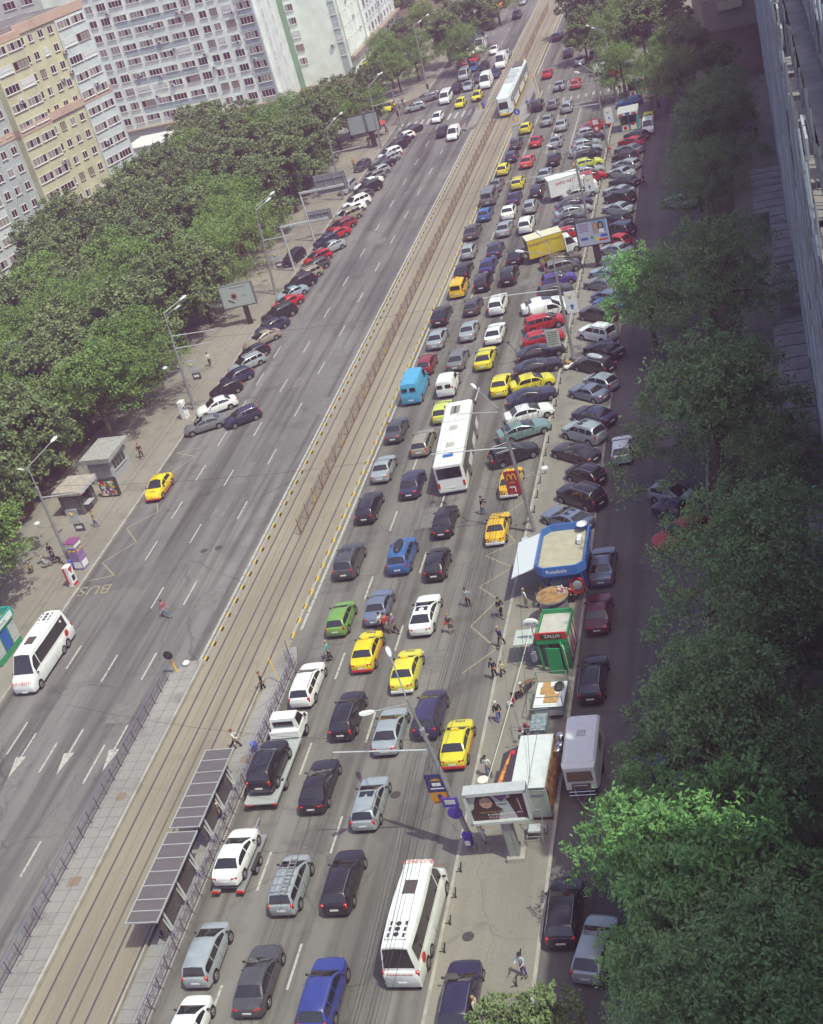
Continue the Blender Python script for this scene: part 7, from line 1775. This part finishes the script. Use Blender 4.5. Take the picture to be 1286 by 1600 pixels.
# platform end sign, island signs
t = thing('keep_right_sign', 'round black sign on yellow striped post at the left platform tip', 'sign', (-46.6, 74.9, .26), 0); m = MB(); m.tube((0, 0, 0), (0, 0, .75), .07, n=8); m.build('post', YEL, t); MB().tube((0, 0, .75), (0, 0, 1.1), .06, n=8).build('post_band', ORNG, t); MB().tube((-.15, .0, 1.5), (-.15, -.06, 1.5), .38, n=18).build('disc', DARK, t); MB().rbox((.6, .7, .15), (.5, .5, .3), .1).build('white_block', WHITE, t)
t = thing('keep_right_sign', 'blue round sign on yellow post at the far right island tip', 'sign', (-37.2, 217.0, .2), 0); MB().tube((0, 0, 0), (0, 0, 1.0), .12, n=8).build('post', YEL, t); MB().tube((0, 0, 1.6), (0, -.08, 1.6), .5, n=18).build('disc', BLUE, t); MB().tube((-.8, .3, 0), (-.8, .3, .9), .12, n=8).build('post', YEL, t); MB().box((.0, -.1, 1.6), (.15, .02, .5)).build('arrow', WHITE, t)
t = thing('keep_right_sign', 'blue and yellow posts at the far left island tip', 'sign', (-45.6, 231, .2), 0); MB().tube((0, 0, 0), (0, 0, 1.2), .14, n=8).build('post', YEL, t); MB().tube((0, 0, 1.6), (0, -.08, 1.6), .42, n=18).build('disc', DARK, t); MB().box((.6, 0, .5), (.4, .3, 1.0)).build('box', BLUE, t)
t = thing('litter_bin', 'blue litter bin on the right tram platform by the railing', 'bin', (-37.1, 64.9, .26)); MB().tube((0, 0, 0), (0, 0, .65), .2, .24, n=12).build('bin', pmat('bin_blue', (.1, .14, .5), .5), t); MB().tube((0, 0, .66), (0, 0, .74), .26, .2, n=12).build('lid', pmat('bin_blue', (.1, .14, .5), .5), t)
t = thing('litter_bin', 'small blue bin strapped to the nearest left lamp post', 'bin', (-62.9, 91.9, .12)); MB().rbox((0, 0, .75), (.25, .3, .8), .04).build('bin', pmat('bin_blue', (.1, .14, .5), .5), t)
t = thing('crutch_pole', 'thin yellow striped pole leaning on the right platform tip', 'pole', (-37.5, 72.3, .26)); MB().path([(0, 0, 0), (-.35, .3, 2.0)], .035, 6).build('pole', YEL, t)
# ------------------------------------------------------------------ overhead wires
WIRE = pmat('cable', (.05, .045, .05), .6)
def wire(name, lab, pts, r_=.014, sag=.5, group=None, n=8):
    m = MB()
    for a, b in zip(pts[:-1], pts[1:]):
        a, b = Vector(a), Vector(b); p = [a.lerp(b, i / n) - Vector((0, 0, sag * 4 * (i / n) * (1 - i / n))) for i in range(n + 1)]; m.path([tuple(q) for q in p], r_, 4)
    return tag(m.build(name, WIRE), lab, 'cable', group)
G = 'cables strung along the right-hand lamp posts'
for k in range(7):
    dx = -.9 + k * .28; z_ = 6.6 + .18 * (k % 3)
    wire('overhead_cable', ['thin dark cable strung along the right-hand lamp posts, %s from the lanes in its bundle' % q for q in ('outermost', 'second', 'third', 'fourth', 'fifth', 'sixth', 'innermost')][k], [(-21.7 + dx, 30, z_), (-21.8 + dx, 55, z_), (-21.6 + dx, 89, z_), (-20.8 + dx, 120, z_), (-21.6 + dx, 158, z_), (-21.2 + dx, 189.5, z_)], .013, .7, G)
G = 'trolley wires over the lanes'
for x_ in (-27.5, -28.1): wire('trolley_wire', ('right-hand' if x_ > -28 else 'left-hand') + ' trolley wire of the pair over the outer right lanes', [(x_, 30, 5.9), (x_, 55, 5.9), (x_, 89, 5.9), (x_, 120, 5.9), (x_, 158, 5.9), (x_, 200, 5.9)], .013, .12, G + ' right')
for x_ in (-43.24, -40.05): wire('tram_wire', 'contact wire above the tram track nearer the ' + ('left carriageway' if x_ < -42 else 'right queue'), [(x_, 30, 5.7), (x_, 55, 5.7), (x_, 89, 5.7), (x_, 121, 5.7), (x_, 157, 5.7), (x_, 195, 5.7), (x_, 300, 5.7)], .012, .1, 'tram contact wires')
for x_ in (-57.3, -56.7): wire('trolley_wire', ('left-hand' if x_ < -57 else 'right-hand') + ' trolley wire of the pair over the left kerb lane', [(x_, 40, 5.9), (x_, 92, 5.9), (x_, 123, 5.9), (x_, 155, 5.9), (x_, 192, 5.9), (x_, 225, 5.9)], .013, .15, G + ' left')
for (ya, yb), lab in (((92.7, 89.1), 'beside the flower kiosk lamp post'), ((123.1, 120.2), 'beside the rubbish-heap lamp post'), ((155.4, 158.5), 'beside the white box truck'), ((192.6, 189.5), 'before the far crossing')):
    wire('span_wire', 'span wire crossing the whole avenue ' + lab, [(-63 if ya < 100 else -61.7, ya, 8.4), (-20.8, yb, 8.4)], .014, 1.0)
wire('span_wire', 'guy wire from the nearest right lamp post toward the tram platform', [(-21.3, 55, 8.2), (-47, 62, 7.6)], .014, .9)
wire('span_wire', 'guy wire from the flower kiosk lamp post toward the stalls', [(-21, 89, 8.5), (-17, 57, 2.9)], .012, .5)
wire('span_wire', 'pale rope running down from the oval sign to the near pavement', [(-18.6, 72.2, 3.0), (-20.5, 57, 1.0)], .02, .2).data.materials[0] = FWH

# ------------------------------------------------------------------ people
HAIRS = dict(dark=(.03, .02, .018), grey=(.4, .38, .36), white=(.6, .58, .55), blond=(.35, .22, .1), red=(.2, .06, .03), bald=(.42, .26, .19))
def skin_obj(name, verts, edges, radii, mt, parent, root=0):
    me = bpy.data.meshes.new(name); me.from_pydata(verts, edges, []); me.materials.append(mt); o = bpy.data.objects.new(name, me); COL.objects.link(o); o.parent = parent
    md = o.modifiers.new('Skin', 'SKIN'); md.use_smooth_shade = True; md.branch_smoothing = .4
    lay = me.skin_vertices[0] if me.skin_vertices else None
    for i, r_ in enumerate(radii):
        lay.data[i].radius = r_ if isinstance(r_, tuple) else (r_, r_); lay.data[i].use_root = (i == root)
    sb = o.modifiers.new('Subdivision', 'SUBSURF'); sb.levels = 1; sb.render_levels = 1; return o
def person(x, y, face, label, top, bottom, hair='dark', h=1.72, stride=.3, arms=((-.1, .1), (.1, .1)), lean=0.0, sit=False, z=.0, skirt=False, group=None, bag=None, name='person'):
    """local +Y is forward; arms = (forward swing, bend) for left and right"""
    t = thing(name, label, 'person', (x, y, z), R(face) - PI / 2, group); k = h / 1.72
    V = lambda a, b, c: (a * k, b * k, c * k)
    hz = .5 if sit else .92; ly = lean
    P = Vector(V(0, 0, hz)); CH = Vector(V(0, ly * .5, hz + .33)); NK = Vector(V(0, ly * .8, hz + .53)); HD = Vector(V(0, ly + .02, hz + .68)); TP_ = Vector(V(0, ly + .01, hz + .80)); NO = Vector(V(0, ly + .12, hz + .67))
    vs = [P, CH, NK, HD, TP_, NO]; ed = [(0, 1), (1, 2), (2, 3), (3, 4), (3, 5)]; ra = [(.13 * k, .09 * k), (.14 * k, .095 * k), .05 * k, (.082 * k, .095 * k), .06 * k, .018 * k]
    sl_v = [P, CH, NK - Vector((0, 0, .03 * k))]; sl_e = [(0, 1), (1, 2)]; sl_r = [(.155 * k, .115 * k), (.165 * k, .12 * k), .07 * k]
    for sx, (sw, bd) in ((-1, arms[0]), (1, arms[1])):
        S_ = NK + Vector(V(sx * .17, 0, -.07)); E_ = S_ + Vector(V(sx * .07, math.sin(sw) * .28, -math.cos(sw) * .28)); a2 = sw + bd; W_ = E_ + Vector(V(-sx * .03 * bd, math.sin(a2) * .25, -math.cos(a2) * .25)); d_ = (W_ - E_).normalized(); Hn = W_ + d_ * .07 * k
        b = len(vs); vs += [S_, E_, W_, Hn]; ed += [(1, b), (b, b + 1), (b + 1, b + 2), (b + 2, b + 3)]; ra += [.055 * k, .042 * k, .028 * k, (.036 * k, .018 * k)]
        side = d_.cross(Vector((sx, 0, 0))).normalized()
        for q in range(4):
            f0 = Hn + side * (q - 1.5) * .019 * k + d_ * .02; f1 = f0 + d_ * (.035 + .006 * (q in (1, 2))) * k; f2 = f1 + (d_ * .03 - Vector((sx * .012, 0, 0))) * k; c_ = len(vs); vs += [f1, f2]; ed += [(b + 3, c_), (c_, c_ + 1)]; ra += [.0085, .007]
        c_ = len(vs); vs += [W_ + d_ * .04 + side * .035, W_ + d_ * .08 + side * .05]; ed += [(b + 2, c_), (c_, c_ + 1)]; ra += [.01, .008]
        c_ = len(sl_v); sl_v += [S_, E_, E_.lerp(W_, .75)]; sl_e += [(1, c_), (c_, c_ + 1), (c_ + 1, c_ + 2)]; sl_r += [.07 * k, .055 * k, .042 * k]
    tr_v = [P + Vector((0, 0, .04)), P - Vector((0, 0, .05 * k))]; tr_e = [(0, 1)]; tr_r = [(.15 * k, .11 * k), (.16 * k, .12 * k)]
    for sx in (-1, 1):
        s_ = stride * sx
        if sit: Hp = P + Vector(V(sx * .09, .02, -.02)); Kn = Hp + Vector(V(sx * .04, .42, .0)); An = Kn + Vector(V(0, .04, -.42)); To = An + Vector(V(0, .16, -.04))
        else: Hp = P + Vector(V(sx * .09, 0, -.06)); Kn = Hp + Vector(V(0, math.sin(s_) * .42 + .02, -math.cos(s_) * .42)); a2 = s_ - abs(s_) * .5; An = Kn + Vector(V(0, math.sin(a2) * .40, -math.cos(a2) * .40)); An.z = max(An.z, .06); An.z = An.z if An.z < .14 or abs(s_) > .1 else .07; To = Vector((An.x, An.y + .17 * k, .03))
        b = len(vs); vs += [Hp, Kn, An, To]; ed += [(0, b), (b, b + 1), (b + 1, b + 2), (b + 2, b + 3)]; ra += [.085 * k, .055 * k, .038 * k, .03 * k]
        c_ = len(tr_v); tr_v += [Hp, Kn] + ([] if skirt else [Kn.lerp(An, .85)]); tr_e += [(1, c_), (c_, c_ + 1)] + ([] if skirt else [(c_ + 1, c_ + 2)]); tr_r += [(.13 if skirt else .1) * k, (.12 if skirt else .07) * k] + ([] if skirt else [.055 * k])
        sh_ = MB(); sh_.rbox(tuple((An + To) / 2 - Vector((0, 0, .02))), (.1, .27, .09), .03); sh_.build('shoe', DARK, t)
    skin_obj('body', vs, ed, ra, SKIN, t); skin_obj('top', sl_v, sl_e, sl_r, pmat('cloth_' + top[0], top[1], .85, noise=top[2] if len(top) > 2 else .1, nscale=9), t); skin_obj('skirt' if skirt else 'trousers', tr_v, tr_e, tr_r, pmat('cloth_' + bottom[0], bottom[1], .85, noise=.1), t)
    hm = MB(); hm.ell(tuple(HD + Vector((0, -.015, .035)) * k), (.095 * k, .115 * k, .11 * k), 12, 6, z0=-.15 if hair != 'long' else -.6); hm.build('hair', pmat('hair_' + hair, HAIRS.get(hair, HAIRS['dark']), .7), t, smooth=50)
    if bag: b_ = MB(); b_.rbox((bag[0] * .27 * k, bag[1] * .1, bag[2]), (.16, .34, .32), .05); b_.build('bag', bag[3], t)
    return t
W_ = ('white', (.6, .6, .58)); BK = ('black', (.02, .018, .022)); BL = ('denim', (.09, .14, .28)); TU = ('turquoise', (.08, .4, .38)); LB = ('pale_blue', (.38, .43, .5)); NV = ('navy', (.035, .035, .08)); GN = ('green', (.25, .3, .17)); FL = ('floral', (.1, .09, .09), .9); PK = ('pink', (.35, .1, .14)); OR = ('orange', (.6, .22, .04)); RD = ('red', (.45, .04, .04)); GY = ('grey', (.22, .22, .23)); BR = ('beige', (.45, .42, .36)); LI = ('lilac', (.25, .12, .25)); TN = ('tan', (.35, .25, .12))
person(-50.4, 82.8, -10, 'woman in pink top and jeans striding across the left carriageway', PK, BL, stride=.55, arms=((.4, .2), (-.4, .3)))
person(-34.3, 74.8, 200, 'woman in turquoise top with dark bag between the queuing cars', TU, BK, 'blond', arms=((.5, .5), (-.3, .2)), bag=(-1, 0, .55, DARK), stride=.2)
person(-30.9, 77.7, 160, 'woman in white top walking in front of the yellow taxi', W_, BK, 'dark', stride=.25, arms=((.3, .8), (.2, .4)))
person(-30.4, 77.5, 150, 'person in red cap leaning behind the blue-grey saloon', RD, GY, 'dark', lean=.12, stride=.2)
person(-29.8, 77.3, 170, 'person in lilac top with outstretched arm beside the blue-grey saloon', LI, BK, 'grey', arms=((.2, .3), (1.2, .2)), stride=.3)
person(-24.7, 79.7, 80, 'person in long pale blue shirt standing in the right lane', LB, BK, 'dark', stride=.1, arms=((.5, 1.9), (.3, 1.6)))
person(-25.5, 76.6, 80, 'woman in black floral dress with red bag in the right lane', FL, FL, 'blond', stride=.15, skirt=True, bag=(-1, 0, .95, RED))
person(-22.0, 78.0, -60, 'person in wide black shirt walking near the flower kiosk', BK, BK, 'dark', stride=.3, arms=((.2, .9), (.3, .9)))
person(-21.5, 74.3, 60, 'bald man in navy shirt striding along the right kerb', NV, ('maroon', (.06, .025, .03)), 'bald', h=1.8, stride=.4, arms=((.3, .3), (-.3, .3)))
person(-21.5, 70.8, -100, 'man in dark blue shirt walking beside a child on the kerb', NV, BK, 'dark', stride=.2)
person(-20.95, 70.9, -100, 'child in white and yellow top walking beside the dark-shirted man', ('white_yellow', (.6, .55, .35), .5), BK, 'red', h=1.35, stride=.45)
person(-20.6, 66.2, -70, 'person in white cap and blue trousers walking near the stalls', BK, ('bright_blue', (.08, .1, .4)), 'white', stride=.35, arms=((.3, .6), (.3, .6)))
person(-20.2, 78.6, 30, 'person in white patterned shirt and green trousers near the flowers', ('white_pattern', (.5, .52, .5), .6), GN, 'blond', stride=.1, z=.12)
person(-19.3, 68.4, 200, 'street vendor seated by the planks in yellow and white', TN, BK, 'white', sit=True, z=.05)
person(-19.8, 67.6, 200, 'seated vendor with red and white bundle by the planks', RD, W_, 'dark', h=1.55, sit=True, z=.02)
person(-20.5, 60.9, -100, 'vendor in white top with dark rucksack at the round table', W_, BL, 'dark', stride=.15, z=.12, bag=(1, -1, 1.2, DARK))
person(-25.5, 92.9, 20, 'person in dark top and jeans at the open door of the amber taxi', BK, BL, 'dark', stride=.2, arms=((.9, .5), (.9, .5)), lean=.1)
person(-38.6, 71.8, -150, 'person in black standing on the right platform tip', BK, BK, 'red', stride=.2, z=.0)
person(-38.7, 65.5, 20, 'man in white shirt and black trousers stepping onto the platform', W_, BK, 'red', stride=.6, arms=((.5, 1.2), (.4, 1.0)), h=1.78)
person(-37.9, 58.9, 0, 'person in dark coat waiting under the farther tram shelter', ('wine', (.08, .03, .04)), BK, 'dark', stride=.1, z=.26)
person(-37.5, 58.6, 0, 'child with white cap beside the dark coat at the shelter', FL, BK, 'white', h=1.3, stride=.1, z=.26)
person(-37.6, 49.2, 180, 'person in teal top sitting behind the nearer shelter', ('dull_teal', (.13, .2, .22)), BK, 'dark', sit=True, z=.3)
person(-16.6, 45.8, -110, 'man in pale blue shirt standing at the pavement end reading', LB, ('violet_blue_cloth', (.12, .1, .3)), 'dark', stride=.05, z=.12, arms=((.5, 1.2), (.5, 1.2)))
person(-18.6, 43.2, 170, 'woman in pale dress beside the violet-black estate at the bottom edge', BR, BR, 'blond', skirt=True, stride=.1, z=.12)
person(-63.8, 99.4, 40, 'man in jeans reaching up at the newspaper kiosk', TN, BL, 'red', arms=((1.3, .9), (1.4, .9)), stride=.2, z=.12, h=1.78)
for i, (a, b, c_, d_, l) in enumerate(((-65.5, 93.6, BK, BK, 'person in black sitting in shade behind the left lamp post'), (-66.2, 92.9, LB, GY, 'person in pale shirt resting on the bench under the left trees'), (-66.1, 94.4, NV, BL, 'person in navy standing in tree shade behind the lamp post'), (-67.2, 92.2, TN, BK, 'person with bare arms seated lowest under the left trees'))): person(a, b, 10 + 40 * i, l, c_, d_, 'grey' if i % 2 else 'dark', sit=i != 2, z=.12)
person(-64.0, 134.8, -60, 'person in white shirt walking along the left pavement', W_, BK, 'dark', stride=.45, z=.12)
person(-64.3, 112.9, 100, 'person in tree shade beside the grey kiosk', ('wine', (.08, .03, .04)), BK, 'red', z=.12)
person(-63.6, 209.6, -80, 'worker in orange vest beside the dark grey car', OR, BK, 'dark', stride=.35, z=.12)
person(-63.6, 221.3, -80, 'woman in red with lime bag under the blank billboard', RD, BK, 'dark', z=.12, bag=(1, 0, .5, pmat('lime_bag', (.4, .6, .05), .6)))
person(-60.6, 233.6, -40, 'worker in orange beside the left signal mast', OR, GY, 'dark', stride=.1)
person(-61.8, 227.6, 30, 'person in bright blue top at the left crossing kerb', ('cobalt', (.05, .1, .45)), BK, 'dark', z=.12)
person(-62.2, 229.5, 60, 'person in pale top waiting at the left crossing', BR, GY, 'grey', z=.12)
for i, (a, b, c_) in enumerate(((-63.6, 243.6, BK), (-62.8, 244.3, LB), (-61.9, 245.3, W_), (-64.3, 245.0, GY), (-62.4, 246.2, NV))): person(a, b, 30 + 60 * i, ('person in black', 'person in pale blue', 'person in white', 'person in grey', 'person in navy')[i] + ' in the crowd waiting across the left side street', c_, BK if i % 2 else BL, stride=.1, group='pedestrians waiting across the left side street')
person(-20.1, 55.7, -60, 'person in white trousers hidden behind the near billboard', ('orange_top', (.5, .2, .05)), W_, 'dark', z=.12, stride=.4)
person(-20.3, 220.4, 0, 'person in red beside the farther far kiosk', RD, RD, 'dark', z=.12); person(-19.7, 222.3, 0, 'person in orange beside the farther far kiosk', OR, RD, 'dark', z=.12); person(-21.0, 221.3, 90, 'person in dark top by the kerb of the far kiosk', NV, BL, 'dark', z=.12); person(-20.6, 187.3, 90, 'person with red jacket walking below the far white board', RD, GY, 'blond', z=.12)
person(-15.3, 171.6, 200, 'person in black walking along the shaded side road', BK, BK, 'dark', stride=.35); person(-.9, 182.5, 90, 'person in black on the building pavement near the red post', BK, BK, 'dark', z=.14)
person(-36.4, 224, -90, 'person in blue stepping off the far tram island', ('cobalt', (.05, .1, .45)), NV, 'dark', z=.2)

# ------------------------------------------------------------------ mauve haze volume, added to lift blacks like faded film
hz = bpy.data.materials.new('film_haze'); hz.use_nodes = True; n_ = hz.node_tree
for q in list(n_.nodes):
    if q.type == 'BSDF_PRINCIPLED': n_.nodes.remove(q)
pv = n_.nodes.new('ShaderNodeVolumePrincipled'); pv.inputs['Density'].default_value = 0.00058; pv.inputs['Color'].default_value = (.90, .50, .86, 1); pv.inputs['Anisotropy'].default_value = 0.0
n_.links.new(pv.outputs[0], [q for q in n_.nodes if q.type == 'OUTPUT_MATERIAL'][0].inputs['Volume'])
MB().box((-100, 600, 28.7), (1640, 1840, 60)).build('haze', hz, kind='stuff')
